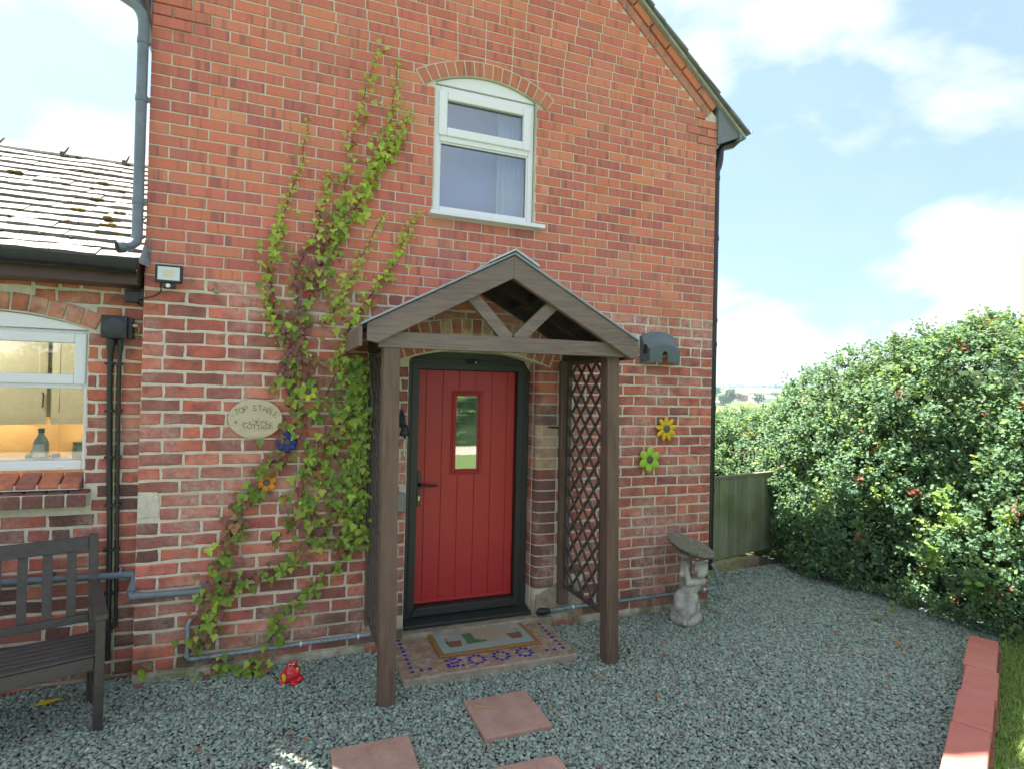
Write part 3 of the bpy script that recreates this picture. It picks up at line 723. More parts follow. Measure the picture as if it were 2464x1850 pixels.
# downpipes -----------------------------------------------------------------
dp = MB(); xL = -0.036
dp.tube([(-0.205, -0.02, 4.36), (-0.205, -0.03, 4.31), (-0.18, -0.045, 4.265), (-0.085, -0.05, 4.215), (-0.045, -0.05, 4.17), (xL, -0.05, 4.10), (xL, -0.05, 2.80), (xL - 0.002, -0.058, 2.745), (xL - 0.03, -0.085, 2.710), (xL - 0.075, -0.115, 2.692)], 0.0305, 18)
dpo = dp.build('downpipe', M_GREYPIPE, house, smooth=True)
for z in (3.98, 3.62, 2.98): m = MB(); m.lathe([(0.0335, 0), (0.0345, 0.004), (0.0345, 0.036), (0.0335, 0.04)], (xL, -0.05, z), 18); m.box(xL + 0.02, 0.012, -0.06, -0.02, z + 0.01, z + 0.03); m.build('pipe_clip', M_GREYPIPE, dpo, smooth=True)
m = MB(); e0, e1 = Vector((xL - 0.052, -0.101, 2.700)), Vector((xL - 0.088, -0.122, 2.689)); ax = (e1 - e0).normalized()
m.lathe([(0.033, 0), (0.0365, 0.004), (0.0365, 0.040), (0.0325, 0.041), (0.0325, 0.001)], e0, 20, ax, cap=False); m.build('outlet_collar', M_GREYPIPE, dpo, smooth=True)
m = MB(); m.lathe([(0.0, 0.0425), (0.0315, 0.0425)], e0, 20, ax, cap=False); m.build('outlet_opening', M_DARK, dpo)
dp = MB()
dp.tube([(4.70, 0.02, 4.30), (4.695, 0.03, 4.25), (4.66, 0.05, 4.215), (4.56, 0.06, 4.18), (4.535, 0.06, 4.14), (4.53, 0.06, 4.05), (4.515, 0.06, 3.99), (4.495, 0.06, 3.95), (4.492, 0.06, 3.88), (4.492, 0.06, 0.30)], 0.034, 18)
dpr = dp.build('downpipe', M_BLACK, house, smooth=True)
for z in (3.86, 3.30, 2.55, 2.33, 1.75, 1.0): m = MB(); m.lathe([(0.038, 0), (0.039, 0.004), (0.039, 0.035), (0.038, 0.04)], (4.492, 0.06, z), 18); m.build('pipe_clip', M_BLACK, dpr, smooth=True)
# ================================================================== single-storey kitchen wing
YW = 0.11; WX_L = -3.6
wing = thing('kitchen_wing', (-1.5, 1.8, 0), 'low brick kitchen wing with mossy slate roof and white casement window', 'house')
KX0, KX1, KZ0, KSPR, KTOP = -1.30, -0.315, 1.318, 2.205, 2.292
K_C, K_R = circ(KX0, KX1, KSPR, KTOP)
BR = []
def openings_wing(z):
    out = []
    if 1.08 < z < 1.22: out.append((-1.40, -0.272))
    elif 1.22 <= z < KZ0 + 0.005: out.append((-1.35, -0.31))
    elif KZ0 <= z < KSPR - 0.03: out.append((KX0 - 0.006, KX1 + 0.006))
    elif KSPR - 0.03 <= z < K_C[1] + K_R + 0.115:
        h = math.sqrt(max(0, (K_R + 0.118) ** 2 - (z - K_C[1]) ** 2)); h = min(h, 0.64); out.append((K_C[0] - h, K_C[0] + h))
    return out
def col_wing(x, z):
    c = random.choice(OLD_COLS)
    if random.random() < (0.42 if z < 1.5 else 0.1): c = random.choice(DARK_COLS + OLD_COLS[4:5])
    if z > 1.6 and random.random() < 0.35: c = (0.52, 0.17, 0.09)
    return jitc(c)
for n in range(30):
    z1 = 2.53 - n * HL
    lay_row(z1 - HL, z1, WX_L, -0.012, 'old', False, n % 2 == 0, openings_wing, col_wing, YW)
wm = MB()
k_loop = [(KX0, KZ0 - 0.105), (KX1, KZ0 - 0.105)] + arc_pts(K_C, K_R, math.atan2(KSPR - K_C[1], KX1 - K_C[0]), math.atan2(KSPR - K_C[1], KX0 - K_C[0]), 14)
wm.add(*fill_holes([[(WX_L, -0.25), (-0.001, -0.25), (-0.001, 2.62), (WX_L, 2.62)], k_loop], YW + YM))
n = len(k_loop); wm.add([(x, YW + YM, z) for x, z in k_loop] + [(x, YW + 0.25, z) for x, z in k_loop], [(i, (i + 1) % n, (i + 1) % n + n, i + n) for i in range(n)])
wm.add([(WX_L, YW, -0.25), (WX_L, 3.4, -0.25), (WX_L, 3.4, 2.62), (WX_L, 1.75, 3.8), (WX_L, YW, 2.62)], [(0, 1, 2, 3, 4)])
wm.add([(WX_L, 3.4, -0.25), (-0.001, 3.4, -0.25), (-0.001, 3.4, 2.62), (WX_L, 3.4, 2.62)], [(0, 1, 2, 3)])
wwall = wm.build('wall', M_MORTAR, wing)
N_SPECIAL = 0
def px_area_w(b): return px_area([b[0], b[1], b[2], b[3]])
near = [b for b in BR if b[1] > -1.0]; far = [b for b in BR if b[1] <= -1.0]
place_bricks(near, wwall, len(near), 'brick'); place_bricks(far, wwall, 0, 'brick_courses')
kl = math.atan2(KSPR - K_C[1], KX0 - K_C[0]); kr = math.atan2(KSPR - K_C[1], KX1 - K_C[0])
def v_wing(C, r0, r1, a0, a1, n):
    for i in range(n):
        t0 = a0 + (a1 - a0) * i / n; t1 = a0 + (a1 - a0) * (i + 1) / n; g = -0.006 / r0
        p = [(C[0] + r * math.cos(t) + random.uniform(-0.004, 0.004), C[1] + r * math.sin(t) + random.uniform(-0.003, 0.003)) for r, t in ((r0, t0 + g), (r0, t1 - g), (r1, t1 - g), (r1, t0 + g))]
        quad_brick(p, YW - 0.004, YW + 0.05, M_OLD_O, jitc((0.55, 0.20, 0.11) if random.random() < 0.7 else (0.60, 0.33, 0.20)), wwall)
v_wing(K_C, K_R + 0.010, K_R + 0.112, kl + 0.03, kr - 0.03, 12)
# two-course brick sill: red bullnose bricks on top, blue ones below
def sill_brick(x0, x1, prof, matl, colr):
    m = MB(); m.add([(x0, y, z) for y, z in prof] + [(x1, y, z) for y, z in prof],
        [tuple(range(len(prof))), tuple(range(2 * len(prof) - 1, len(prof) - 1, -1))] + [(i, (i + 1) % len(prof), (i + 1) % len(prof) + len(prof), i + len(prof)) for i in range(len(prof))])
    o = m.build('brick', matl, wwall, bevel=0.004, seg=1); o.color = (*colr, 1)
x = -0.322
while x > -1.3:
    w_ = 0.098 + random.uniform(-0.004, 0.004)
    sill_brick(x - w_, x, [(YW + 0.06, 1.312), (YW - 0.045, 1.250), (YW - 0.050, 1.232), (YW - 0.045, 1.222), (YW + 0.06, 1.222)], M_OLD_O, jitc((0.50, 0.16, 0.10) if random.random() < 0.75 else (0.30, 0.12, 0.09))); x -= w_ + 0.011
x = -0.277
while x > -1.3:
    w_ = 0.098 + random.uniform(-0.005, 0.005)
    sill_brick(x - w_, x, [(YW + 0.03, 1.214), (YW - 0.075, 1.198), (YW - 0.090, 1.180), (YW - 0.090, 1.115), (YW + 0.03, 1.110)], M_OLD_O, jitc(random.choice([(0.075, 0.07, 0.075), (0.10, 0.065, 0.065), (0.12, 0.10, 0.10), (0.16, 0.12, 0.10)]))); x -= w_ + 0.011
m = MB(); m.box(-1.4, -0.276, YW - 0.082, YW + 0.03, 1.1165, 1.192); m.box(-1.4, -0.33, YW - 0.040, YW + 0.05, 1.2135, 1.246); m.build('sill_bedding', M_MORTAR, wing)

# casement window --------------------------------------------------------
win = MB(); y0, y1 = YW + 0.062, YW + 0.13
win.box(KX1 - 0.03, KX1 - 0.002, y0, y1, KZ0 + 0.004, KSPR - 0.01); win.box(KX0, KX0 + 0.03, y0, y1, KZ0 + 0.004, KSPR - 0.01)
win.box(KX0 + 0.03, KX1 - 0.03, y0, y1, KZ0 + 0.004, KZ0 + 0.066); win.box(KX0 + 0.03, KX1 - 0.03, y0, y1, 1.830, 1.878); win.box(KX0 + 0.03, KX1 - 0.03, y0, y1, 2.155, KSPR - 0.01)
kwin = win.build('window', M_UPVC, wing, bevel=0.006)
m = MB(); m.box(KX0 + 0.03, KX1 - 0.03, y0 + 0.004, y0 + 0.03, KSPR - 0.032, KSPR - 0.012); m.build('head_trim', mat_plain('cream_trim', (0.62, 0.58, 0.46), 0.5, 0.05), kwin)
m = MB(); m.prism([(KX0, KSPR - 0.006), (KX1 + 0.004, KSPR - 0.006)] + arc_pts(K_C, K_R - 0.004, kr, kl, 14), y0 - 0.035, y1); m.build('head_panel', M_UPVC, kwin, bevel=0.003)
m = MB(); a, b, c_, d_, T = KX0 + 0.02, KX1 - 0.018, 1.858, 2.176, 0.062
for q in ((a, a + T, c_, d_), (b - T, b, c_, d_), (a + T, b - T, c_, c_ + T), (a + T, b - T, d_ - T, d_)): m.box(q[0], q[1], y0 - 0.02, y0 + 0.03, q[2], q[3])
m.build('top_light', M_UPVC, kwin, bevel=0.008)
m = MB(); m.box(a + T - 0.004, b - T + 0.004, y0 + 0.016, y0 + 0.022, c_ + T - 0.004, d_ - T + 0.004); m.build('pane', M_GLASS, kwin)
m = MB(); m.box(KX0 + 0.028, KX1 - 0.028, y0 + 0.030, y0 + 0.036, KZ0 + 0.060, 1.832); m.build('pane', M_GLASS, kwin)
m = MB(); m.box(-0.475, -0.435, y0 - 0.006, y0 + 0.002, KZ0 + 0.018, KZ0 + 0.030); m.build('drain_cover', M_UPVC, kwin, bevel=0.003)
m = MB(); m.box(-1.4, -0.28, YW + 0.13, YW + 0.38, 1.345, 1.372); m.build('window_board', mat_plain('sill_board', (0.70, 0.70, 0.68), 0.4, 0.05), wing, bevel=0.004)

# roof ----------------------------------------------------------------------
RY0, RZ0, RY1, RZ1 = -0.06, 2.612, 1.75, 3.80
slope = math.atan2(RZ1 - RZ0, RY1 - RY0); SL = math.hypot(RZ1 - RZ0, RY1 - RY0); cs, sn = math.cos(slope), math.sin(slope)
m = MB(); m.add([(WX_L, RY0 + 0.02, RZ0 - 0.02), (-0.003, RY0 + 0.02, RZ0 - 0.02), (-0.003, RY1, RZ1 - 0.03), (WX_L, RY1, RZ1 - 0.03), (WX_L, 3.5, 2.60), (-0.003, 3.5, 2.60)], [(0, 1, 2, 3), (3, 2, 5, 4)])
wroof = m.build('roof', M_DARK, wing)
ROWS = 17; gauge = SL / ROWS
SLV = []
for i in range(5):
    mm = MB(); L_ = gauge * 1.75; tt = 0.013
    j = [random.uniform(-0.004, 0.004) for _ in range(4)]
    mm.add([(-0.5, j[0], 0), (-0.17, j[1] * .5, 0), (0.17, j[2] * .5, 0), (0.5, j[3], 0), (0.5, L_, 0), (-0.5, L_, 0)] + [(-0.5, j[0], tt), (-0.17, j[1] * .5, tt * 1.1), (0.17, j[2] * .5, tt * .9), (0.5, j[3], tt), (0.5, L_, tt), (-0.5, L_, tt)],
           [(0, 1, 2, 3, 4, 5), (6, 7, 8, 9, 10, 11)] + [(k, (k + 1) % 6, (k + 1) % 6 + 6, k + 6) for k in range(6)])
    me = bpy.data.meshes.new('slate'); me.from_pydata(mm.v, [], mm.f)
    bm = bmesh.new(); bm.from_mesh(me); bmesh.ops.recalc_face_normals(bm, faces=bm.faces); bm.to_mesh(me); bm.free(); me.materials.append(M_SLATE_O); SLV.append(me)
slate_pts = []
for r_ in range(ROWS + 1):
    x = -0.004 - (0.11 if r_ % 2 else 0.0); first = True
    xs = []
    if r_ % 2: xs.append((-0.107, -0.005))
    while x > -2.2:
        w_ = 0.225 + random.uniform(-0.012, 0.012); xs.append((x - w_, x - 0.004)); x -= w_
    for xa, xb in xs:
        o = bpy.data.objects.new('slate', random.choice(SLV)); COL.objects.link(o)
        s_ = r_ * gauge + random.uniform(-0.006, 0.004)
        tilt = R(6.2) + random.gauss(0, R(0.7))
        o.location = ((xa + xb) / 2, RY0 + s_ * cs - sn * 0.012, RZ0 + s_ * sn + cs * 0.018)
        o.rotation_euler = (slope - tilt, random.gauss(0, R(0.5)), random.gauss(0, R(0.35))); o.scale = (xb - xa, 1 if r_ < ROWS else 0.45, random.uniform(1.3, 2.0))
        o.color = (*jitc(random.choice([(0.150, 0.142, 0.135), (0.125, 0.12, 0.116), (0.17, 0.163, 0.15), (0.10, 0.098, 0.10)]), 0.15), 1); o.parent = wroof
        slate_pts.append(((xa + xb) / 2, s_))
m = MB(); m.add([(WX_L, RY0, RZ0 + .012), (-2.2, RY0, RZ0 + .012), (-2.2, RY1, RZ1 + .012), (WX_L, RY1, RZ1 + .012)], [(0, 1, 2, 3)]); m.build('roof_beyond', M_SLATE_S, wing)
x = -0.06; k = 0
M_RIDGE = mat_plain('ridge_tile', (0.42, 0.40, 0.37), 0.8, 0.3, 25, 0.5, 60)
while x > -2.4:
    m = MB(); x0 = x - 0.44
    sec = [(RY1 - 0.13, RZ1 - 0.05), (RY1 - 0.125, RZ1 - 0.028), (RY1 - 0.03, RZ1 + 0.055), (RY1 + 0.03, RZ1 + 0.055), (RY1 + 0.13, RZ1 - 0.03), (RY1 + 0.13, RZ1 - 0.05)]
    n = len(sec); m.add([(x0 + 0.006, y, z) for y, z in sec] + [(x, y, z) for y, z in sec], [tuple(range(n)), tuple(range(2 * n - 1, n - 1, -1))] + [(i, (i + 1) % n, (i + 1) % n + n, i + n) for i in range(n)])
    rt = m.build('ridge_tile', M_RIDGE, wroof, bevel=0.006)
    m = MB(); sec2 = [(RY1 - 0.140, RZ1 - 0.045), (RY1 - 0.135, RZ1 - 0.015), (RY1 - 0.035, RZ1 + 0.066), (RY1 + 0.035, RZ1 + 0.066), (RY1 + 0.13, RZ1 - 0.02), (RY1 + 0.13, RZ1 - 0.045)]
    m.add([(x0 - 0.012, y, z) for y, z in sec2] + [(x0 + 0.018, y, z) for y, z in sec2], [tuple(range(n)), tuple(range(2 * n - 1, n - 1, -1))] + [(i, (i + 1) % n, (i + 1) % n + n, i + n) for i in range(n)])
    m.build('shaded_ridge_collar', mat_plain('collar', (0.10, 0.10, 0.11), 0.8, 0.3), wroof); x -= 0.44  # collars coloured dark for the shaded ends of the ridge tiles
# moss cushions on the slates
M_MOSS = mat_plain('moss', (0.16, 0.12, 0.030), 0.95, 0.5, 40, 0.8, 200)
moss = MB()
for i in range(120):
    s_ = random.random() ** 1.1 * SL; row = round(s_ / gauge); s_ = row * gauge - 0.004 + random.uniform(-0.004, 0.012)
    x = random.uniform(-1.9, -0.05); r_ = random.choice((0.008, 0.010, 0.013, 0.018, 0.026))
    c = Vector((x, RY0 + s_ * cs - sn * 0.03, RZ0 + s_ * sn + cs * 0.030))
    for q in range(3):
        off = Vector((random.uniform(-1, 1) * r_, random.uniform(-.5, .5) * r_, random.uniform(-.2, .3) * r_)); moss.ball(c + off, r_ * random.uniform(0.6, 1), (1.2, 0.9, 0.65), 7, 5)
o = moss.build('moss', M_MOSS, wroof, smooth=True); o['kind'] = 'stuff'
# eaves
m = MB(); m.box(WX_L, -0.022, -0.075, YW + 0.02, 2.475, 2.605); m.build('fascia', M_FASCIA, wing, bevel=0.004)
g = MB(); nG = 12; gy, gz, gr = -0.137, 2.610, 0.056
po = [(gy + gr * math.cos(math.pi + math.pi * i / nG), gz + gr * math.sin(math.pi + math.pi * i / nG) * 1.25) for i in range(nG + 1)]
pi_ = [(gy + (gr - 0.005) * math.cos(2 * math.pi - math.pi * i / nG), gz + (gr - 0.005) * math.sin(2 * math.pi - math.pi * i / nG) * 1.25) for i in range(nG + 1)]
sec = po + pi_; n = len(sec)
g.add([(WX_L, y, z) for y, z in sec] + [(-0.012, y, z) for y, z in sec], [tuple(range(n)), tuple(range(2 * n - 1, n - 1, -1))] + [(i, (i + 1) % n, (i + 1) % n + n, i + n) for i in range(n)])
gut = g.build('gutter', M_BLACK, wing, smooth=True)
g = MB(); sec = [(gy + (y - gy) * 1.09, gz + (z - gz) * 1.09) for y, z in po] + [(gy + (y - gy) * 1.0, gz + (z - gz) * 1.0) for y, z in po[::-1]]
g.add([(-0.215, y, z) for y, z in sec] + [(-0.010, y, z) for y, z in sec], [tuple(range(n)), tuple(range(2 * n - 1, n - 1, -1))] + [(i, (i + 1) % n, (i + 1) % n + n, i + n) for i in range(n)])
g.build('gutter_union', M_BLACK, gut, smooth=True)
m = MB(); m.add([(-0.008, -0.115, gz - 0.066), (-0.008, -0.19, gz - 0.03), (-0.008, -0.195, gz + 0.004), (-0.008, -0.08, gz + 0.004), (-0.0145, -0.115, gz - 0.066), (-0.0145, -0.19, gz - 0.03), (-0.0145, -0.195, gz + 0.004), (-0.0145, -0.08, gz + 0.004)], [(0, 1, 2, 3), (4, 5, 6, 7), (0, 1, 5, 4), (1, 2, 6, 5), (2, 3, 7, 6), (3, 0, 4, 7)]); m.build('stop_end', M_BLACK, gut)
m = MB(); m.add([(-0.004, -0.14, 2.60), (0.030, -0.012, 2.60), (0.030, -0.012, 2.79), (-0.004, 0.02, 2.79), (-0.012, 0.10, 2.80), (-0.012, -0.10, 2.63)], [(0, 1, 2, 3), (0, 3, 4, 5)]); m.build('lead_flashing', M_LEAD, wing)

# kitchen seen through the window: room, cupboards, worktop -------------------
room = MB(); room.box(-2.9, -0.05, 0.40, 2.30, 0.15, 2.50)
M_PAINT = mat_plain('kitchen_paint', (0.80, 0.77, 0.68), 0.8, 0.05)
M_TILE = mat_plain('splashback', (0.50, 0.34, 0.17), 0.35, 0.12, 8)
o = room.build('kitchen_room', M_PAINT); tag(o, None, None, None, 'structure')
bm = bmesh.new(); bm.from_mesh(o.data); bmesh.ops.delete(bm, geom=[f_ for f_ in bm.faces if f_.normal.y < -0.9], context='FACES'); bm.to_mesh(o.data); bm.free()
M_CAB = mat_plain('grey_green_cupboard', (0.78, 0.76, 0.60), 0.5, 0.06)
def cupboard(a, b, z0, z1, dep, doors, label, inward):
    """a,b ends of the front line in plan; inward = unit vector into the wall."""
    a, b, iv = Vector((*a, 0)), Vector((*b, 0)), Vector((*inward, 0))
    L_ = (b - a).length; d = (b - a).normalized()
    t = thing('wall_cupboard', tuple((a + b) / 2 + iv * dep / 2 + Vector((0, 0, z0))), label, 'cupboard', 'kitchen wall cupboards')
    def q(u, w, z): p = a + d * u + iv * w; return (p.x, p.y, z)
    m = MB()
    def bx(m, u0, u1, w0, w1, za, zb):
        m.add([q(u0, w0, za), q(u1, w0, za), q(u1, w1, za), q(u0, w1, za), q(u0, w0, zb), q(u1, w0, zb), q(u1, w1, zb), q(u0, w1, zb)], [(3, 2, 1, 0), (4, 5, 6, 7), (0, 1, 5, 4), (1, 2, 6, 5), (2, 3, 7, 6), (3, 0, 4, 7)])
    bx(m, 0, L_, 0.02, dep, z0, z1); m.build('carcass', M_CAB, t)
    m = MB(); bx(m, 0, L_, -0.004, 0.02, z0 - 0.045, z0 + 0.0005); m.build('pelmet', M_CAB, t)
    for i in range(doors):
        u0 = L_ * i / doors + 0.003; u1 = L_ * (i + 1) / doors - 0.003
        m = MB(); bx(m, u0 + 0.055, u1 - 0.055, 0.006, 0.018, z0 + 0.055, z1 - 0.055)
        for w0, w1, za, zb in ((u0, u0 + 0.055, z0, z1), (u1 - 0.055, u1, z0, z1), (u0 + 0.055, u1 - 0.055, z0, z0 + 0.055), (u0 + 0.055, u1 - 0.055, z1 - 0.055, z1)): bx(m, w0, w1, -0.004, 0.018, za, zb)
        dr = m.build('cupboard_door', M_CAB, t)
        uh = u1 - 0.03 if i % 2 == 0 else u0 + 0.03
        m = MB(); m.tube([q(uh, -0.004, z0 + 0.10), q(uh, -0.03, z0 + 0.11), q(uh, -0.03, z0 + 0.21), q(uh, -0.004, z0 + 0.22)], 0.005, 8); m.build('handle', M_BLACK, dr)
    return t
cupboard((-2.05, 1.15), (-1.02, 1.74), 1.56, 2.32, 0.33, 3, 'olive grey kitchen cupboards in an angled run inside the window', (-0.5, 0.866))
cupboard((-1.0, 1.76), (-0.10, 1.76), 1.56, 2.32, 0.33, 2, 'olive grey kitchen cupboards on the kitchen back wall', (0, 1))
m = MB(); m.prismz([(-2.4, 1.35), (-1.05, 2.12), (-0.06, 2.12), (-0.06, 2.14), (-1.06, 2.14), (-2.42, 1.37)], 1.12, 1.56); o = m.build('splashback', M_TILE); tag(o, None, None, None, 'structure')
m = MB(); m.box(-2.8, -0.06, 0.62, 2.11, 1.10, 1.14); wt = m.build('worktop', mat_plain('worktop_wood', (0.12, 0.05, 0.025), 0.4, 0.3, 8), bevel=0.004); tag(wt, 'dark wooden worktop behind the kitchen window', 'worktop')
M_LED = NT('led_strip'); M_LED.p.inputs['Emission Color'].default_value = (1.0, 0.78, 0.50, 1); M_LED.p.inputs['Emission Strength'].default_value = 6; M_LED.col((0.8, 0.6, 0.4))
for nm, pts, lb in (('strip_light', [(-2.0, 1.35), (-1.08, 1.88), (-1.095, 1.905), (-2.015, 1.375)], 'warm strip light under the angled kitchen cupboards'), ('strip_light', [(-0.95, 1.90), (-0.15, 1.90), (-0.15, 1.93), (-0.95, 1.93)], 'warm strip light under the back wall kitchen cupboards')):
    m = MB(); m.prismz(pts, 1.540, 1.555); o = m.build(nm, M_LED.m); tag(o, lb, 'light')
cl = thing('added_ceiling_lamp', (-1.25, 1.0, 2.44), 'small round ceiling lamp added out of view to brighten the kitchen cupboards', 'lamp')  # lamp out of view, added to brighten the dark cupboards
m = MB(); m.lathe([(0.001, 0), (0.12, 0.0), (0.13, 0.02), (0.13, 0.05)], (-1.25, 1.0, 2.44), 20); M_LAMP = NT('lamp_glow'); M_LAMP.p.inputs['Emission Color'].default_value = (1.0, 0.86, 0.66, 1); M_LAMP.p.inputs['Emission Strength'].default_value = 9; m.build('diffuser', M_LAMP.m, cl)
m = MB(); m.lathe([(0.06, 0.05), (0.06, 0.058)], (-1.25, 1.0, 2.44), 16); m.build('ceiling_plate', M_WHITE, cl)
# things on the window board
bot = thing('spray_bottle', (-0.615, 0.40, 1.372), 'grey plastic bottle with a white label on the kitchen window board', 'bottle')
c = (-0.628, 0.40, 1.372)
m = MB(); m.lathe([(0.001, 0), (0.040, 0.001), (0.041, 0.006), (0.041, 0.100), (0.036, 0.120), (0.015, 0.158), (0.013, 0.170)], c, 20); m.build('bottle_body', mat_plain('grey_bottle', (0.42, 0.46, 0.48), 0.3, 0.05), bot, smooth=True)
m = MB(); m.lathe([(0.017, 0.168), (0.017, 0.194), (0.014, 0.197), (0.001, 0.197)], c, 16); m.build('cap', mat_plain('grey_cap', (0.14, 0.18, 0.22), 0.4, 0.05), bot, smooth=True)
def label_mat():
    t = NT('bottle_label'); P = t.pos(); s_ = t.node('ShaderNodeSeparateXYZ'); t.link(P, s_.inputs[0])
    n = t.noise(1.0, 2, 0.5, t.pos((160, 160, 260)))
    t.col(t.mix(t.ramp(n, [(0.52, 0.0), (0.56, 0.55)]), (0.88, 0.92, 0.94), (0.42, 0.48, 0.52))); t.rough(0.5); return t.m
m = MB(); nn = 12
pp = [(c[0] + 0.042 * math.cos(R(-165 + 120 * i / nn)), c[1] + 0.042 * math.sin(R(-165 + 120 * i / nn))) for i in range(nn + 1)]
m.add([(x, y, c[2] + 0.014) for x, y in pp] + [(x, y, c[2] + 0.096) for x, y in pp], [(i, i + 1, i + nn + 2, i + nn + 1) for i in range(nn)]); m.build('label', label_mat(), bot)
jar = thing('storage_jar', (-0.405, 0.42, 1.372), 'glass storage jar with a clip lid on the kitchen window board', 'jar')
m = MB(); m.lathe([(0.001, 0), (0.048, 0.002), (0.050, 0.010), (0.050, 0.072), (0.044, 0.086)], (-0.415, 0.42, 1.372), 20); m.build('jar_body', mat_plain('jar_glass', (0.30, 0.34, 0.28), 0.15, 0.25, 14), jar, smooth=True)
m = MB(); m.lathe([(0.046, 0.088), (0.048, 0.092), (0.046, 0.106), (0.001, 0.108)], (-0.415, 0.42, 1.372), 20); m.build('lid', mat_plain('lid_glass', (0.16, 0.22, 0.20), 0.2, 0.1), jar, smooth=True)
for nm, colr, x0, x1, z0, z1, lb in (('cleaning_cloth', (0.02, 0.20, 0.34), -0.72, -0.60, 1.372, 1.388, 'folded blue cloth under the turquoise one on the window board'), ('cleaning_cloth', (0.04, 0.36, 0.30), -0.715, -0.62, 1.389, 1.402, 'folded turquoise cloth on top of the blue cloth'), ('sponge', (0.36, 0.42, 0.04), -0.690, -0.635, 1.403, 1.425, 'yellow green sponge on the folded turquoise cloth'), ('cleaning_cloth', (0.01, 0.13, 0.42), -0.58, -0.545, 1.372, 1.398, 'deep blue cloth behind the grey bottle')):
    m = MB(); m.box(x0, x1, 0.42, 0.48, z0, z1); o = m.build(nm, mat_plain(nm, colr, 0.9, 0.2, 60, 0.4), bevel=0.005, seg=3); tag(o, lb, 'sponge' if nm == 'sponge' else 'cloth')
# ================================================================== porch
def wood_mat(name, c, stretch, rough=0.62, var=0.35):
    t = NT(name); v = t.pos(stretch)
    n = t.noise(1.0, 5, 0.65, v); n2 = t.noise(2.5, 3, 0.5)
    k = t.mix(t.ramp(n, [(0.3, 0.0), (0.7, 1.0)]), tuple(x * (1 - var) for x in c), tuple(x * (1 + var) for x in c))
    k = t.mix(t.ramp(n2, [(0.45, 0.0), (0.7, 0.35)]), k, tuple(x * 1.5 + 0.01 for x in c))
    t.col(k); t.rough(rough, 0.4); t.bump(n, 0.3, 0.003); return t.m
BROWN = (0.128, 0.082, 0.062)
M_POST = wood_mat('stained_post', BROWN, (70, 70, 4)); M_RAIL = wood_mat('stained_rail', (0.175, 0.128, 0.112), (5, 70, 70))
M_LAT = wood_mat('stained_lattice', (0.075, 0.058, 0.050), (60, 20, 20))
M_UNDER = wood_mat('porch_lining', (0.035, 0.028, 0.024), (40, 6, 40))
porch = thing('timber_porch', (2.2, -0.35, 0), 'dark brown timber porch with lattice sides around the red door', 'porch')
def post(xb, xt, y0, y1, z0, z1, w_):
    m = MB(); m.add([(xb, y0, z0), (xb + w_, y0, z0), (xb + w_, y1, z0), (xb, y1, z0), (xt, y0, z1), (xt + w_, y0, z1), (xt + w_, y1, z1), (xt, y1, z1)],
                    [(3, 2, 1, 0), (4, 5, 6, 7), (0, 1, 5, 4), (1, 2, 6, 5), (2, 3, 7, 6), (3, 0, 4, 7)])
    return m.build('post', M_POST, porch, bevel=0.005)
post(1.402, 1.376, -0.775, -0.675, -0.12, 2.118, 0.098)
post(2.962, 2.916, -0.735, -0.635, -0.12, 2.140, 0.094)
post(1.405, 1.392, -0.062, -0.012, 0.21, 2.12, 0.085)
post(2.916, 2.896, -0.062, -0.012, 0.19, 2.13, 0.085)
cxp, ZA, ZB = 2.172, 2.735, 2.590                      # apex of the barge boards: top and underside
sl = (ZA - 2.232) / (3.108 - cxp)
for nm, xe in (('barge_board', 1.272), ('barge_board', 3.108)):
    zt = ZA - sl * abs(xe - cxp); zb = ZB - sl * abs(xe - cxp)
    sgn = 1 if xe > cxp else -1; xk = xe - sgn * 0.06; zk = ZB - sl * abs(xk - cxp)
    poly = [(cxp, ZA), (cxp, ZB), (xk, zk), (xe, zt - 0.10), (xe, zt)]
    m = MB(); m.prism(poly if sgn > 0 else poly, -0.825, -0.782); m.build(nm, M_RAIL, porch, bevel=0.004)
m = MB(); m.bar((1.345, -0.758, 2.166), (3.02, -0.758, 2.178), 0.045, 0.098); m.build('tie_beam', M_RAIL, porch, bevel=0.004)
for a, b in (((1.905, 2.475), (2.165, 2.205)), ((2.488, 2.462), (2.222, 2.205))):
    m = MB(); m.bar((a[0], -0.760, a[1]), (b[0], -0.760, b[1]), 0.078, 0.040, up=(0, -1, 0))
    m.v = m.v; m.build('brace', M_RAIL, porch, bevel=0.003)
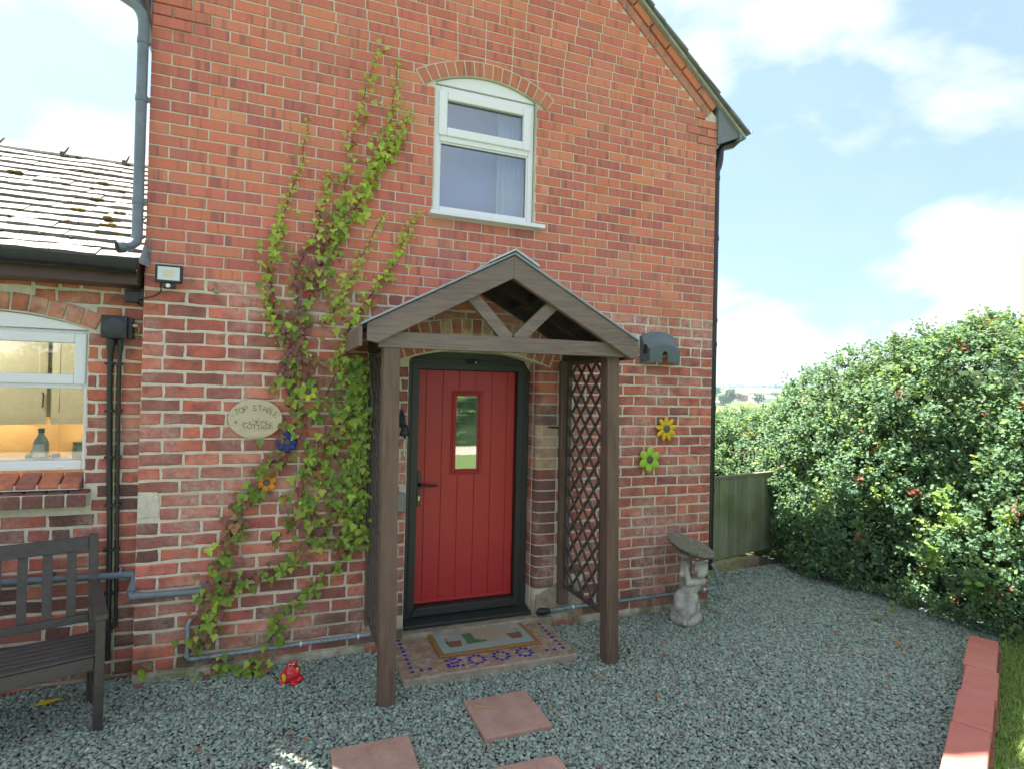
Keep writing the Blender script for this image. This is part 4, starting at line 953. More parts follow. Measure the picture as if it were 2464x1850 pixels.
# roof: boards, rafters, covering, ridge flashing
for side in (-1, 1):
    xe = 1.255 if side < 0 else 3.098
    z_e = ZA - sl * abs(xe - cxp)
    m = MB(); m.add([(cxp, -0.80, ZA + 0.002), (xe, -0.80, z_e + 0.002), (xe, -0.006, z_e + 0.002), (cxp, -0.006, ZA + 0.002), (cxp, -0.80, ZA - 0.02), (xe, -0.80, z_e - 0.02), (xe, -0.006, z_e - 0.02), (cxp, -0.006, ZA - 0.02)],
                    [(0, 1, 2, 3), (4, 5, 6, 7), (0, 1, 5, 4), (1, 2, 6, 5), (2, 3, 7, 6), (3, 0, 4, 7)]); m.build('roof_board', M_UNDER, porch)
    m = MB(); xo = xe + side * (0.02 if side < 0 else 0.008); z_o = ZA - sl * abs(xo - cxp)
    m.add([(cxp, -0.840, ZA + 0.004), (xo, -0.840, z_o + 0.004), (xo, -0.004, z_o + 0.004), (cxp, -0.004, ZA + 0.004), (cxp, -0.840, ZA + 0.020), (xo, -0.840, z_o + 0.018), (xo, -0.004, z_o + 0.018), (cxp, -0.004, ZA + 0.020)],
                    [(0, 1, 2, 3), (4, 5, 6, 7), (0, 1, 5, 4), (1, 2, 6, 5), (2, 3, 7, 6), (3, 0, 4, 7)]); m.build('roof_covering', M_LEAD, porch, bevel=0.004)
    for y in (-0.40, -0.045):
        xr = xe - side * 0.12
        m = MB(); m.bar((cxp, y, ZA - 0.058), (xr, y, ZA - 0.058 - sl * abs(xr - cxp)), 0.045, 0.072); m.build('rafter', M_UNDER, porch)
    for k in (0.30, 0.62):
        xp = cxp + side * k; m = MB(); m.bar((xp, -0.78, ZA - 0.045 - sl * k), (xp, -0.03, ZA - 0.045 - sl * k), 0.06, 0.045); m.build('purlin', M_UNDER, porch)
    xf = xe + side * (0.008 if side < 0 else -0.03)
    m = MB(); m.box(min(xf, xf + side * 0.02), max(xf, xf + side * 0.02), -0.822, -0.02, z_e - 0.125, z_e - 0.004); m.build('eaves_board', M_RAIL, porch, bevel=0.003)
    xw = 1.415 if side < 0 else 2.955
    m = MB(); m.box(xw - 0.03, xw + 0.03, -0.73, -0.02, 2.125, 2.205); m.build('wall_plate', M_UNDER, porch)
m = MB(); m.add([(cxp, -0.850, ZA + 0.040), (cxp - 0.165, -0.850, ZA + 0.038 - sl * 0.165), (cxp + 0.165, -0.850, ZA + 0.040 - sl * 0.165), (cxp, -0.003, ZA + 0.040), (cxp - 0.165, -0.003, ZA + 0.038 - sl * 0.165), (cxp + 0.165, -0.003, ZA + 0.040 - sl * 0.165),
             (cxp, -0.850, ZA + 0.028), (cxp - 0.165, -0.850, ZA + 0.026 - sl * 0.165), (cxp + 0.165, -0.850, ZA + 0.024 - sl * 0.165), (cxp, -0.003, ZA + 0.028), (cxp - 0.165, -0.003, ZA + 0.026 - sl * 0.165), (cxp + 0.165, -0.003, ZA + 0.024 - sl * 0.165)],
            [(0, 1, 4, 3), (0, 3, 5, 2), (6, 9, 10, 7), (6, 8, 11, 9), (0, 6, 7, 1), (0, 2, 8, 6), (1, 7, 10, 4), (2, 5, 11, 8), (3, 4, 10, 9), (3, 9, 11, 5)])
m.build('ridge_flashing', mat_plain('bright_lead', (0.50, 0.55, 0.60), 0.4, 0.25, 30, 0.3, 70), porch)
# lattice panels
def lattice(xl, y0, y1, zb, zt):
    m = MB()
    for ya, yb in ((y0, y0 + 0.03), (y1 - 0.03, y1)): m.box(xl - 0.016, xl + 0.016, ya, yb, zb, zt)
    m.box(xl - 0.016, xl + 0.016, y0 + 0.03, y1 - 0.03, zb, zb + 0.03); m.box(xl - 0.016, xl + 0.016, y0 + 0.03, y1 - 0.03, zt - 0.03, zt)
    pan = m.build('lattice', M_LAT, porch, bevel=0.003)
    a0, a1, b0, b1 = y0 + 0.012, y1 - 0.012, zb + 0.012, zt - 0.012
    ang = R(46); ta = math.tan(ang); step = 0.150 * ta
    for sgn, xo in ((1, -0.007), (-1, 0.007)):
        c_ = b0 - (a1 - a0) * ta if sgn > 0 else b0
        c_ += 0.04
        while c_ < b1 + ((a1 - a0) * ta if sgn < 0 else 0):
            def zz(y): return c_ + (y - a0) * ta * sgn + 0
            pts = []
            for y in (a0, a1):
                z = zz(y)
                if b0 <= z <= b1: pts.append((y, z))
            for z in (b0, b1):
                y = a0 + (z - c_) / (ta * sgn)
                if a0 < y < a1: pts.append((y, z))
            if len(pts) >= 2:
                p, q = min(pts, key=lambda t: t[1]), max(pts, key=lambda t: t[1])
                if math.hypot(p[0] - q[0], p[1] - q[1]) > 0.05:
                    mm = MB(); mm.bar((xl + xo, p[0], p[1]), (xl + xo, q[0], q[1]), 0.019, 0.012, up=(1, 0, 0)); mm.build('slat', M_LAT, pan)
            c_ += step
lattice(2.962, -0.638, -0.062, 0.33, 2.125)
lattice(1.430, -0.676, -0.062, 0.26, 2.115)

# ================================================================== step, mat, slabs
step = thing('mosaic_step', (2.19, -0.27, 0), 'low concrete doorstep inlaid with a mosaic of stone chips and blue tiles', 'doorstep')
ST = 0.052
m = MB(); m.prismz([(1.582, -0.592), (2.800, -0.604), (2.842, -0.022), (2.70, 0.04), (1.66, 0.04), (1.585, -0.02)], -0.1, ST); m.build('slab', M_CONC, step, bevel=0.010, seg=3)
# crazy paving chips: clipped Voronoi cells
pts = []
for i in range(900):
    for _ in range(12):
        p = (random.uniform(1.605, 2.775), random.uniform(-0.575, 0.03))
        if all((p[0] - q[0]) ** 2 + (p[1] - q[1]) ** 2 > 0.026 ** 2 for q in pts): pts.append(p); break
P2 = np.array(pts); V, F4, TC = [], [], []
chips = MB(); tints = []
for i, p in enumerate(P2):
    poly = [(p[0] - .05, p[1] - .05), (p[0] + .05, p[1] - .05), (p[0] + .05, p[1] + .05), (p[0] - .05, p[1] + .05)]
    dd = np.hypot(*(P2 - p).T); 
    for j in np.argsort(dd)[1:14]:
        q = P2[j]; mx, my = (p + q) / 2; nx, ny = q - p; out = []
        for a, b in zip(poly, poly[1:] + poly[:1]):
            da = (a[0] - mx) * nx + (a[1] - my) * ny; db = (b[0] - mx) * nx + (b[1] - my) * ny
            if da <= 0: out.append(a)
            if da * db < 0: t_ = da / (da - db); out.append((a[0] + (b[0] - a[0]) * t_, a[1] + (b[1] - a[1]) * t_))
        poly = out
        if len(poly) < 3: break
    if len(poly) < 3: continue
    poly = [(min(2.79, max(1.592, p[0] + (x - p[0]) * 0.86)), min(0.036, max(-0.586, p[1] + (y - p[1]) * 0.86))) for x, y in poly]
    n0 = len(chips.f); chips.prismz(poly, ST - 0.002, ST + 0.0025 + random.uniform(0, 0.0018))
    c = jitc(random.choice([(0.36, 0.26, 0.18), (0.40, 0.30, 0.22), (0.44, 0.25, 0.17), (0.30, 0.23, 0.16), (0.46, 0.36, 0.27), (0.33, 0.20, 0.14)]), 0.12)
    tints += [c] * (len(chips.f) - n0)
me = bpy.data.meshes.new('stone_chips'); me.from_pydata(chips.v, [], chips.f)
a = me.attributes.new('tint', 'FLOAT_COLOR', 'FACE'); a.data.foreach_set('color', np.array([(*c, 1) for c in tints], np.float32).ravel())
t = NT('stone_chip'); t.col(t.mix(t.ramp(t.noise(45, 4, 0.6), [(0.35, 0.0), (0.7, 0.45)]), t.tint(False), (0.22, 0.17, 0.11))); t.rough(0.8); t.bump(t.noise(160, 3), 0.3, 0.003)
me.materials.append(t.m); o = link('stone_chips', me, step); o['kind'] = 'stuff'
M_BLUE = mat_plain('blue_tile', (0.018, 0.022, 0.30), 0.22, 0.35, 60)
def tile_mesh(nm, s_):
    mm = MB(); mm.add([(-s_, -s_, 0), (s_, -s_, 0), (s_, s_, 0), (-s_, s_, 0), (-s_ * .86, -s_ * .86, 0.0035), (s_ * .86, -s_ * .86, 0.0035), (s_ * .86, s_ * .86, 0.0035), (-s_ * .86, s_ * .86, 0.0035)],
        [(4, 5, 6, 7), (0, 1, 5, 4), (1, 2, 6, 5), (2, 3, 7, 6), (3, 0, 4, 7)])
    me = bpy.data.meshes.new(nm); me.from_pydata(mm.v, [], mm.f); me.materials.append(M_BLUE); return me
tm = tile_mesh('tile', 0.0125)
WORD = [(1.902, -0.427), (1.933, -0.416), (1.963, -0.415), (1.990, -0.446), (1.963, -0.472), (1.931, -0.478), (1.899, -0.486), (1.896, -0.517), (1.926, -0.522), (1.956, -0.522), (1.990, -0.525)]
for cx_ in (2.101, 2.278, 2.450):
    WORD += [(cx_ + 0.052 * math.cos(R(90 + 40 * k + 4)), -0.474 + 0.058 * math.sin(R(90 + 40 * k + 4))) for k in range(9)]
BORD = [(1.652, -0.014 - 0.0625 * k) for k in range(9)] + [(1.711, -0.506), (1.770, -0.501)] + [(2.751 - 0.0015 * k, 0.004 - 0.0625 * k) for k in range(9)] + [(2.671, -0.500), (2.613, -0.493)]
for lst, ang in ((WORD, 0), (BORD, 45)):
    for x, y in lst:
        o = bpy.data.objects.new('tile', tm); COL.objects.link(o); o.location = (x, y, ST + 0.0035); o.rotation_euler = (0, 0, R(ang + random.uniform(-7, 7))); put(o, step)
mat_t = thing('door_mat', (2.24, -0.14, ST), 'coir doormat printed with flower pots and a green boot on the mosaic step', 'doormat')
def coir():
    t = NT('coir'); n = t.noise(260, 4, 0.7); t.col(t.mix(t.ramp(n, [(0.3, 0.0), (0.7, 1.0)]), (0.24, 0.12, 0.04), (0.50, 0.27, 0.09))); t.rough(1.0, 0.1); t.bump(n, 1.0, 0.008); return t.m
MX0, MX1, MY0, MY1 = 1.866, 2.615, -0.390, 0.098; MZ = ST + 0.006
m = MB(); m.box(MX0, MX1, MY0, MY1, MZ, MZ + 0.014); m.build('mat_base', coir(), mat_t, bevel=0.006, seg=3)
def print_mat(nm, c1, c2=None):
    t = NT(nm); n = t.noise(260, 4, 0.7)
    if c2:
        P = t.pos(); s_ = t.node('ShaderNodeVectorMath', operation='DISTANCE'); sc = t.node('ShaderNodeVectorMath', operation='MULTIPLY'); t.link(P, sc.inputs[0]); sc.inputs[1].default_value = (1, 1.45, 0)
        t.link(sc.outputs[0], s_.inputs[0]); s_.inputs[1].default_value = (2.27, -0.13 * 1.45, 0)
        base = t.mix(t.ramp(s_.outputs['Value'], [(0.10, 0.0), (0.38, 1.0)]), c2, c1)
    else: base = c1
    t.col(t.mix(t.ramp(n, [(0.3, 0.0), (0.75, 0.6)]), base, t.mix(0.55, base, (0.10, 0.08, 0.05)))); t.rough(1.0, 0.1); t.bump(n, 1.0, 0.006); return t.m
def flat(nm, poly, z, matl):
    m = MB(); m.prismz(poly, z, z + 0.0012); return m.build(nm, matl, mat_t)
flat('printed_field', [(MX0 + 0.035, MY0 + 0.035), (MX1 - 0.035, MY0 + 0.035), (MX1 - 0.035, MY1 - 0.03), (MX0 + 0.035, MY1 - 0.03)], MZ + 0.0142, print_mat('mat_blue', (0.34, 0.48, 0.48), (0.48, 0.39, 0.27)))
pz = MZ + 0.0158
for x, y in ((2.012, -0.235), (2.480, -0.228)): flat('printed_pot', [(x - 0.042, y - 0.045), (x + 0.042, y - 0.045), (x + 0.058, y + 0.05), (x - 0.058, y + 0.05)], pz, print_mat('mat_pot', (0.26, 0.13, 0.075)))
flat('printed_boot', [(2.10, -0.09), (2.175, -0.085), (2.175, -0.19), (2.215, -0.225), (2.255, -0.232), (2.25, -0.255), (2.10, -0.262), (2.105, -0.18)], pz, print_mat('mat_boot', (0.09, 0.22, 0.10)))
for x, y in ((1.972, -0.085), (2.525, -0.068)):
    flat('printed_flower', [(x + (0.042 if k % 2 else 0.026) * math.cos(2 * math.pi * k / 14), y + (0.040 if k % 2 else 0.024) * math.sin(2 * math.pi * k / 14)) for k in range(14)], pz, print_mat('mat_flower', (0.62, 0.48, 0.44)))
    flat('printed_stalk', [(x - 0.004, y - 0.11), (x + 0.004, y - 0.11), (x + 0.004, y - 0.035), (x - 0.004, y - 0.035)], pz, print_mat('mat_stalk', (0.13, 0.20, 0.10)))
def slab_mat():
    t = NT('red_paving'); P = t.pos(); n = t.noise(9, 6, 0.65, P); n2 = t.noise(130, 3, 0.6, P); n3 = t.noise(34, 5, 0.75, P)
    c = t.mix(t.ramp(n, [(0.3, 0.0), (0.7, 1.0)]), (0.34, 0.20, 0.155), (0.46, 0.29, 0.235)); c = t.mix(t.ramp(n3, [(0.56, 0.0), (0.72, 0.7)]), c, (0.13, 0.10, 0.085))
    t.col(c); t.rough(0.9, 0.25); t.bump(n2, 0.5, 0.004); return t.m
M_SLAB = slab_mat()
for (x, y, a_, lb) in ((2.080, -1.106, 0.5, 'square red concrete paving slab just in front of the mosaic doorstep'), (1.302, -1.335, -0.6, 'square red paving slab set in gravel in front of the porch post beside the creeper'), (1.985, -1.745, -1.0, 'square red paving slab at the edge of the sunlight, two away from the doorstep')):
    m = MB(); h = 0.2; p = [(x + sx * h + random.uniform(-.004, .004), y + sy * h + random.uniform(-.004, .004)) for sx, sy in ((-1, -1), (1, -1), (1, 1), (-1, 1))]
    ca, sa = math.cos(R(a_)), math.sin(R(a_)); p = [(x + (px - x) * ca - (py - y) * sa, y + (px - x) * sa + (py - y) * ca) for px, py in p]
    m.prismz(p, -0.02, 0.030); o = m.build('paving_slab', M_SLAB, bevel=0.005); tag(o, lb, 'paving slab', 'red stepping slabs in the gravel')

# ================================================================== fittings on the walls
def single(m, name, matl, label, cat, group=None, **k):
    o = m.build(name, matl, None, **k); return tag(o, label, cat, group)
# floodlight
fl = thing('flood_light', (0.15, -0.08, 2.55), 'black square floodlight with motion sensor high on the corner of the wall', 'floodlight')
m = MB(); m.box(0.075, 0.225, -0.105, -0.075, 2.500, 2.612); m.build('housing', M_BLACK, fl, bevel=0.006)
m = MB(); m.box(0.090, 0.210, -0.1085, -0.1055, 2.516, 2.598); m.build('lens', mat_plain('lamp_lens', (0.62, 0.66, 0.68), 0.15, 0.03), fl)
m = MB(); m.box(0.122, 0.178, -0.1100, -0.1088, 2.538, 2.578); m.build('led_panel', mat_plain('led_yellow', (0.66, 0.60, 0.40), 0.3, 0.05), fl)
m = MB(); m.box(0.125, 0.175, -0.076, 0.004, 2.53, 2.58); m.build('bracket', M_BLACK, fl)
m = MB(); m.box(0.118, 0.188, -0.115, -0.065, 2.466, 2.494); m.lathe([(0.012, 0), (0.012, 0.02)], (0.15, -0.09, 2.485), 12); m.build('sensor', M_BLACK, fl, bevel=0.006)
m = MB(); m.ball((0.150, -0.116, 2.480), 0.0135, (1, 0.6, 1)); m.build('sensor_eye', M_WHITE, fl, smooth=True)
m = MB(); m.tube(smooth_path([(0.105, -0.08, 2.51), (0.100, -0.055, 2.48), (0.095, -0.02, 2.455), (0.06, -0.012, 2.425), (0.0, -0.014, 2.405), (-0.03, 0.03, 2.40), (-0.05, 0.08, 2.385), (-0.03, 0.095, 2.37), (-0.012, 0.07, 2.40)]), 0.0042, 8); m.build('cable', M_BLACK, fl, smooth=True)
m = MB(); m.box(-0.115, -0.02, 0.045, YW - 0.002, 2.385, 2.455); m.box(-0.022, -0.008, 0.03, YW - 0.002, 2.37, 2.47); single(m, 'junction_box', M_BLACK, 'small black cable box tucked under the eaves in the wall corner', 'cable box', bevel=0.004)
# horn box with ducts
sp = thing('speaker_box', (-0.15, 0.05, 2.14), 'black box with a round dished front on the wing wall by the window', 'box')
m = MB(); m.box(-0.228, -0.088, 0.010, 0.040, 2.148, 2.290); m.build('front_cover', M_BLACK, sp, bevel=0.008)
m = MB(); m.box(-0.215, -0.066, 0.041, YW - 0.002, 2.152, 2.286); m.build('case', M_BLACK, sp, bevel=0.006)
m = MB(); m.lathe([(0.064, 0.0), (0.060, 0.004), (0.050, 0.0075), (0.030, 0.010), (0.001, 0.011)], (-0.158, 0.0105, 2.219), 28, (0, -1, 0)); m.build('dome', mat_plain('dome_plastic', (0.030, 0.033, 0.040), 0.4, 0.1), sp, smooth=True)
m = MB(); m.tube([(-0.088, 0.06, 2.236), (-0.040, 0.06, 2.236)], 0.010, 12); m.build('gland', mat_plain('gland', (0.45, 0.46, 0.46), 0.4, 0.1), sp, smooth=True)
m = MB(); m.tube(smooth_path([(-0.042, 0.06, 2.236), (-0.034, 0.065, 2.21), (-0.045, 0.085, 2.17), (-0.052, 0.095, 2.145), (-0.075, 0.095, 2.135)]), 0.0035, 6); m.build('wire', mat_plain('yellow_wire', (0.35, 0.36, 0.08), 0.5, 0.1), sp)
def conduit(x_top, x_bot, r_, label, zb):
    t = thing('cable_duct', (x_bot, YW - 0.03, zb), label, 'cable duct', 'black cable ducts down the wing wall')
    pts = [(x_top + 0.004, YW - 0.05, 2.146), (x_top, YW - 0.035, 2.06), (x_top + 0.002, YW - 0.03, 1.80), (x_top + (x_bot - x_top) * .5, YW - 0.028, 1.3), (x_bot, YW - 0.028, 0.9), (x_bot + 0.004, YW - 0.03, 0.5), (x_bot + 0.01, YW - 0.03, zb)]
    m = MB(); m.tube(smooth_path(pts), r_, 12); m.build('duct', M_BLACK, t, smooth=True)
    m = MB(); m.lathe([(r_ * 1.05, 0), (r_ * 1.5, 0.03), (r_ * 1.75, 0.075), (r_ * 1.75, 0.09)], (x_top + 0.003, YW - 0.038, 2.055), 14); m.build('sleeve', M_BLACK, t, smooth=True)
    for z in (1.985, 1.69, 1.40, 1.10, 0.82, 0.55):
        xx = x_top + (x_bot - x_top) * min(1, max(0, (2.06 - z) / 1.2))
        m = MB(); m.box(xx - r_ - 0.013, xx + r_ + 0.004, YW - 0.034 - r_, YW - 0.003, z, z + 0.016); m.build('pipe_clip', M_BLACK, t, bevel=0.002)
    return t
conduit(-0.186, -0.160, 0.0155, 'thicker black cable duct running down the wing wall below the black box', 0.14)
conduit(-0.136, -0.120, 0.0105, 'thinner black cable duct running down the wing wall beside the thicker one', 0.34)
m = MB(); m.tube(smooth_path([(-0.160, YW - 0.02, 1.99), (-0.158, YW - 0.018, 1.6), (-0.150, YW - 0.016, 1.2), (-0.142, YW - 0.018, 0.8), (-0.128, YW - 0.018, 0.35), (-0.120, YW - 0.018, 0.06)]), 0.0045, 6); single(m, 'earth_wire', mat_plain('green_wire', (0.40, 0.46, 0.28), 0.5, 0.3, 6), 'thin green and yellow wire clipped between the two black ducts', 'wire', smooth=True)
m = MB(); m.tube(smooth_path([(-0.120, YW - 0.03, 0.40), (-0.13, YW - 0.035, 0.34), (-0.17, YW - 0.03, 0.305), (-0.30, YW - 0.02, 0.285), (-0.6, YW - 0.02, 0.275), (-1.5, YW - 0.02, 0.27)]), 0.010, 8); single(m, 'cable', M_BLACK, 'black cable running along the foot of the wing wall behind the bench', 'cable', smooth=True)
# overflow stub, waste pipe, narrow pipes
m = MB(); m.lathe([(0.0115, 0), (0.0115, 0.07), (0.0085, 0.07), (0.0085, 0.005)], (0.412, 0.01, 2.478), 16, (-0.30, -0.95, 0.12)); single(m, 'overflow_pipe', mat_plain('stub_plastic', (0.52, 0.48, 0.38), 0.5, 0.2), 'short pale overflow pipe stub poking out of the brick wall', 'pipe', smooth=True)
wp = thing('waste_pipe', (0.0, -0.03, 0.55), 'grey plastic waste pipe stepping round the wall corner into the creeper', 'pipe')
m = MB(); m.tube([(-2.2, YW - 0.035, 0.70), (-0.03, YW - 0.035, 0.665), (-0.012, YW - 0.04, 0.655), (-0.012, -0.02, 0.585), (-0.012, -0.045, 0.570), (0.005, -0.052, 0.563), (0.36, -0.045, 0.553), (0.385, -0.040, 0.560), (0.392, 0.01, 0.59)], 0.0215, 16); m.build('pipe', M_GREYPIPE, wp, smooth=True)
for a, b in (((-0.07, YW - 0.035, 0.6665), (-0.02, YW - 0.036, 0.664)), ((-0.012, 0.0, 0.598), (-0.012, -0.035, 0.577)), ((-0.014, -0.052, 0.564), (0.04, -0.052, 0.562))):
    m = MB(); m.tube([a, b], 0.0255, 16); m.build('collar', M_GREYPIPE, wp, smooth=True)
for x in (-0.46, -0.10): m = MB(); m.lathe([(0.024, 0), (0.024, 0.016)], (x, YW - 0.035, 0.672 - 0.016 * x), 14, (1, 0, 0)); m.box(x, x + 0.016, YW - 0.035, YW - 0.002, 0.69, 0.712); m.build('pipe_clip', M_GREYPIPE, wp)
np_ = thing('narrow_pipe', (0.8, -0.02, 0.12), 'thin weathered pipe from the creeper foot along the wall to the porch', 'pipe')
m = MB(); m.tube([(0.335, 0.01, 0.372), (0.315, -0.02, 0.368), (0.303, -0.028, 0.352), (0.302, -0.028, 0.145), (0.308, -0.028, 0.127), (0.325, -0.028, 0.122), (1.45, -0.028, 0.134)], 0.0125, 12); m.build('pipe', M_SLATEPIPE, np_, smooth=True)
for p, q in (((0.302, -0.028, 0.30), (0.302, -0.028, 0.33)), ((0.302, -0.028, 0.14), (0.302, -0.028, 0.17)), ((0.32, -0.028, 0.122), (0.36, -0.028, 0.123))): m = MB(); m.tube([p, q], 0.0152, 12); m.build('elbow_joint', M_SLATEPIPE, np_, smooth=True)
for x in (0.98, 1.36): m = MB(); m.lathe([(0.016, 0), (0.016, 0.012)], (x, -0.028, 0.130), 12, (1, 0, 0)); m.box(x, x + 0.012, -0.03, 0.0, 0.112, 0.119); m.build('pipe_clip', M_WHITE, np_)
np2 = thing('narrow_pipe', (3.7, -0.02, 0.15), 'thin weathered pipe from the doorstep past the stone bird bath to the corner', 'pipe')
m = MB(); m.tube([(2.80, -0.03, 0.142), (2.86, -0.03, 0.145), (4.47, -0.032, 0.155), (4.515, -0.032, 0.156), (4.53, -0.03, 0.166), (4.535, -0.025, 0.20), (4.52, 0.0, 0.30), (4.495, 0.03, 0.36)], 0.0125, 12); m.build('pipe', mat_plain('teal_pipe', (0.20, 0.30, 0.32), 0.55, 0.5, 45, 0.2, 120), np2, smooth=True)
for x in (3.05, 3.45, 4.36): m = MB(); m.lathe([(0.0165, 0), (0.0165, 0.014)], (x, -0.030, 0.1475 + (x - 2.9) * 0.005), 12, (1, 0, 0)); m.box(x, x + 0.014, -0.03, 0.0, 0.13, 0.138); m.build('pipe_clip', M_WHITE, np2)
m = MB(); m.tube([(2.765, 0.02, 0.128), (2.80, -0.03, 0.138), (2.85, -0.03, 0.1435)], [0.034, 0.03, 0.020], 14); m.build('boot', M_BLACK, np2, smooth=True)
# vent cover
vc = thing('vent_cover', (3.83, -0.06, 2.15), 'dark grey plastic hooded vent cover on the brick wall right of the porch', 'vent cover')
M_VENT = mat_plain('vent_plastic', (0.10, 0.135, 0.15), 0.4, 0.15, 20)
prof = [(-0.165, 0.0), (-0.055, 0.0), (-0.055, 0.02)]
def hood_pts(w0, top, bow):
    return [(-w0 + 2 * w0 * i / 12, top + bow * (1 - (2 * i / 12 - 1) ** 2)) for i in range(13)]
xc, zb = 3.835, 2.150
secs = []                                             # (y, half width, top z, bow)
m = MB()
back = hood_pts(0.168, 0.225, 0.045); front = hood_pts(0.152, 0.108, 0.040)
yb, yf = 0.002, -0.125
def sheet(A, ya, B, yb2):
    n = len(A); m.add([(xc + x, ya, zb + z) for x, z in A] + [(xc + x, yb2, zb + z) for x, z in B], [(i, i + 1, i + n + 1, i + n) for i in range(n - 1)])
mid = [(a[0], (a[1] * 0.55 + b[1] * 0.45) - 0.012) for a, b in zip(back, front)]; sheet(back, -0.028, mid, -0.055); sheet(mid, -0.055, front, yf)
sheet(back, yb, back, -0.028)
arch = [(0.028 * math.cos(math.pi * i / 8), 0.065 + 0.028 * math.sin(math.pi * i / 8)) for i in range(9)]
loop = [(-0.152, 0.0), (-0.028, 0.0)] + arch[::-1] + [(0.028, 0.0), (0.152, 0.0)] + front[::-1]
bmv, bmf = fill_holes([[(xc + x, zb + z) for x, z in loop]], yf); m.add(bmv, bmf)
for sx in (-1, 1):
    e = [(yb, 0.0, 0.168), (yf, 0.0, 0.152), (yf, 0.108, 0.152), (-0.055, 0.108 * .45 + .225 * .55 - .012, 0.164), (-0.028, 0.225, 0.168), (yb, 0.225, 0.168)]
    m.add([(xc + sx * w_, y, zb + z) for y, z, w_ in e], [tuple(range(6))])
m.build('hood', M_VENT, vc, smooth=True, weld=True)
m = MB(); m.box(xc - 0.185, xc - 0.150, -0.130, -0.10, zb - 0.006, zb + 0.006); m.build('foot', M_VENT, vc)
for k in range(6): m = MB(); m.box(xc - 0.1685, xc - 0.1615, -0.10, -0.045, zb + 0.075 + k * 0.013, zb + 0.080 + k * 0.013); m.build('slot', M_DARK, vc)
m = MB(); m.box(xc - 0.22, xc - 0.185, -0.012, 0.004, zb + 0.12, zb + 0.235); single(m, 'sealant_patch', mat_plain('white_sealant', (0.62, 0.64, 0.62), 0.7, 0.1), 'white sealant smear on the wall between porch roof and grey vent cover', 'sealant')
# door bell, lock box, porch sensor
bl = thing('door_bell', (1.62, -0.05, 1.56), 'black hanging bell with a white rope beside the red door', 'bell')
m = MB(); m.lathe([(0.006, 0.082), (0.016, 0.078), (0.026, 0.060), (0.030, 0.030), (0.038, 0.006), (0.041, 0.0), (0.036, 0.001)], (1.628, -0.07, 1.545), 20); m.build('bell_cup', M_BLACK, bl, smooth=True)
m = MB(); m.tube(smooth_path([(1.615, -0.004, 1.70), (1.615, -0.03, 1.705), (1.622, -0.065, 1.68), (1.628, -0.07, 1.625)]), 0.007, 8); m.box(1.600, 1.630, -0.010, 0.0, 1.60, 1.73); m.build('bracket', M_BLACK, bl)
m = MB(); m.ball((1.630, -0.07, 1.535), 0.011); m.tube([(1.630, -0.07, 1.54), (1.630, -0.07, 1.515)], 0.004, 6); m.build('clapper', mat_plain('iron', (0.06, 0.035, 0.025), 0.6, 0.2), bl, smooth=True)
m = MB(); m.tube(smooth_path([(1.628, -0.07, 1.522), (1.624, -0.071, 1.47), (1.629, -0.07, 1.44), (1.626, -0.07, 1.40)]), [0.0035] * 18 + [0.007], 6); m.tube(smooth_path([(1.632, -0.069, 1.522), (1.633, -0.07, 1.47), (1.629, -0.07, 1.44), (1.634, -0.07, 1.398)]), [0.0035] * 18 + [0.007], 6); m.build('rope', mat_plain('rope', (0.66, 0.63, 0.56), 0.9, 0.15), bl)
for c_ in bl.children: c_.location.x += 0.022
kb = thing('key_safe', (1.61, -0.03, 1.0), 'small grey key box on the brick beside the door frame', 'key box')
m = MB(); m.box(1.575, 1.675, -0.045, 0.0, 0.985, 1.128); m.build('body', mat_plain('key_box_rim', (0.17, 0.22, 0.25), 0.4, 0.1), kb, bevel=0.014, seg=4)
m = MB(); m.box(1.582, 1.664, -0.050, -0.0455, 0.995, 1.117); m.build('cover', mat_plain('key_box_face', (0.24, 0.24, 0.20), 0.5, 0.1), kb, bevel=0.002)
sn_ = thing('door_sensor', (2.22, 0.14, 2.05), 'tiny black sensor with a white light on the head of the door frame', 'sensor')
m = MB(); m.box(2.172, 2.268, 0.108, 0.1495, 2.088, 2.120); m.build('case', M_DARK, sn_, bevel=0.008, seg=3)
m = MB(); m.ball((2.232, 0.108, 2.096), 0.007); m.build('bulb', M_WHITE, sn_, smooth=True)
m = MB(); m.tube([(2.90, -0.01, 1.598), (2.845, -0.01, 1.60), (2.805, -0.04, 1.602)], 0.007, 8); single(m, 'wall_hook', M_BLACK, 'small black metal hook sticking out of the jamb right of the door', 'hook')

# plaque -----------------------------------------------------------------
pl = thing('name_plaque', (0.66, -0.02, 1.66), 'oval cream wooden house name plaque on the brick wall beside the creeper', 'plaque')
pc = (0.664, 1.657)
ell = [(pc[0] + 0.166 * math.cos(2 * math.pi * k / 48), pc[1] + 0.131 * math.sin(2 * math.pi * k / 48)) for k in range(48)]
def plq():
    t = NT('pale_wood'); n = t.noise(1.0, 4, 0.6, t.pos((14, 14, 40)), 1.2); n2 = t.noise(9, 3)
    c = t.mix(t.ramp(n, [(0.3, 0.0), (0.7, 1.0)]), (0.50, 0.41, 0.27), (0.60, 0.50, 0.35)); t.col(t.mix(t.ramp(n2, [(0.5, 0.0), (0.7, 0.4)]), c, (0.62, 0.54, 0.42))); t.rough(0.55); return t.m
m = MB(); m.prism(ell, -0.026, -0.006); board = m.build('board', plq(), pl, bevel=0.004)
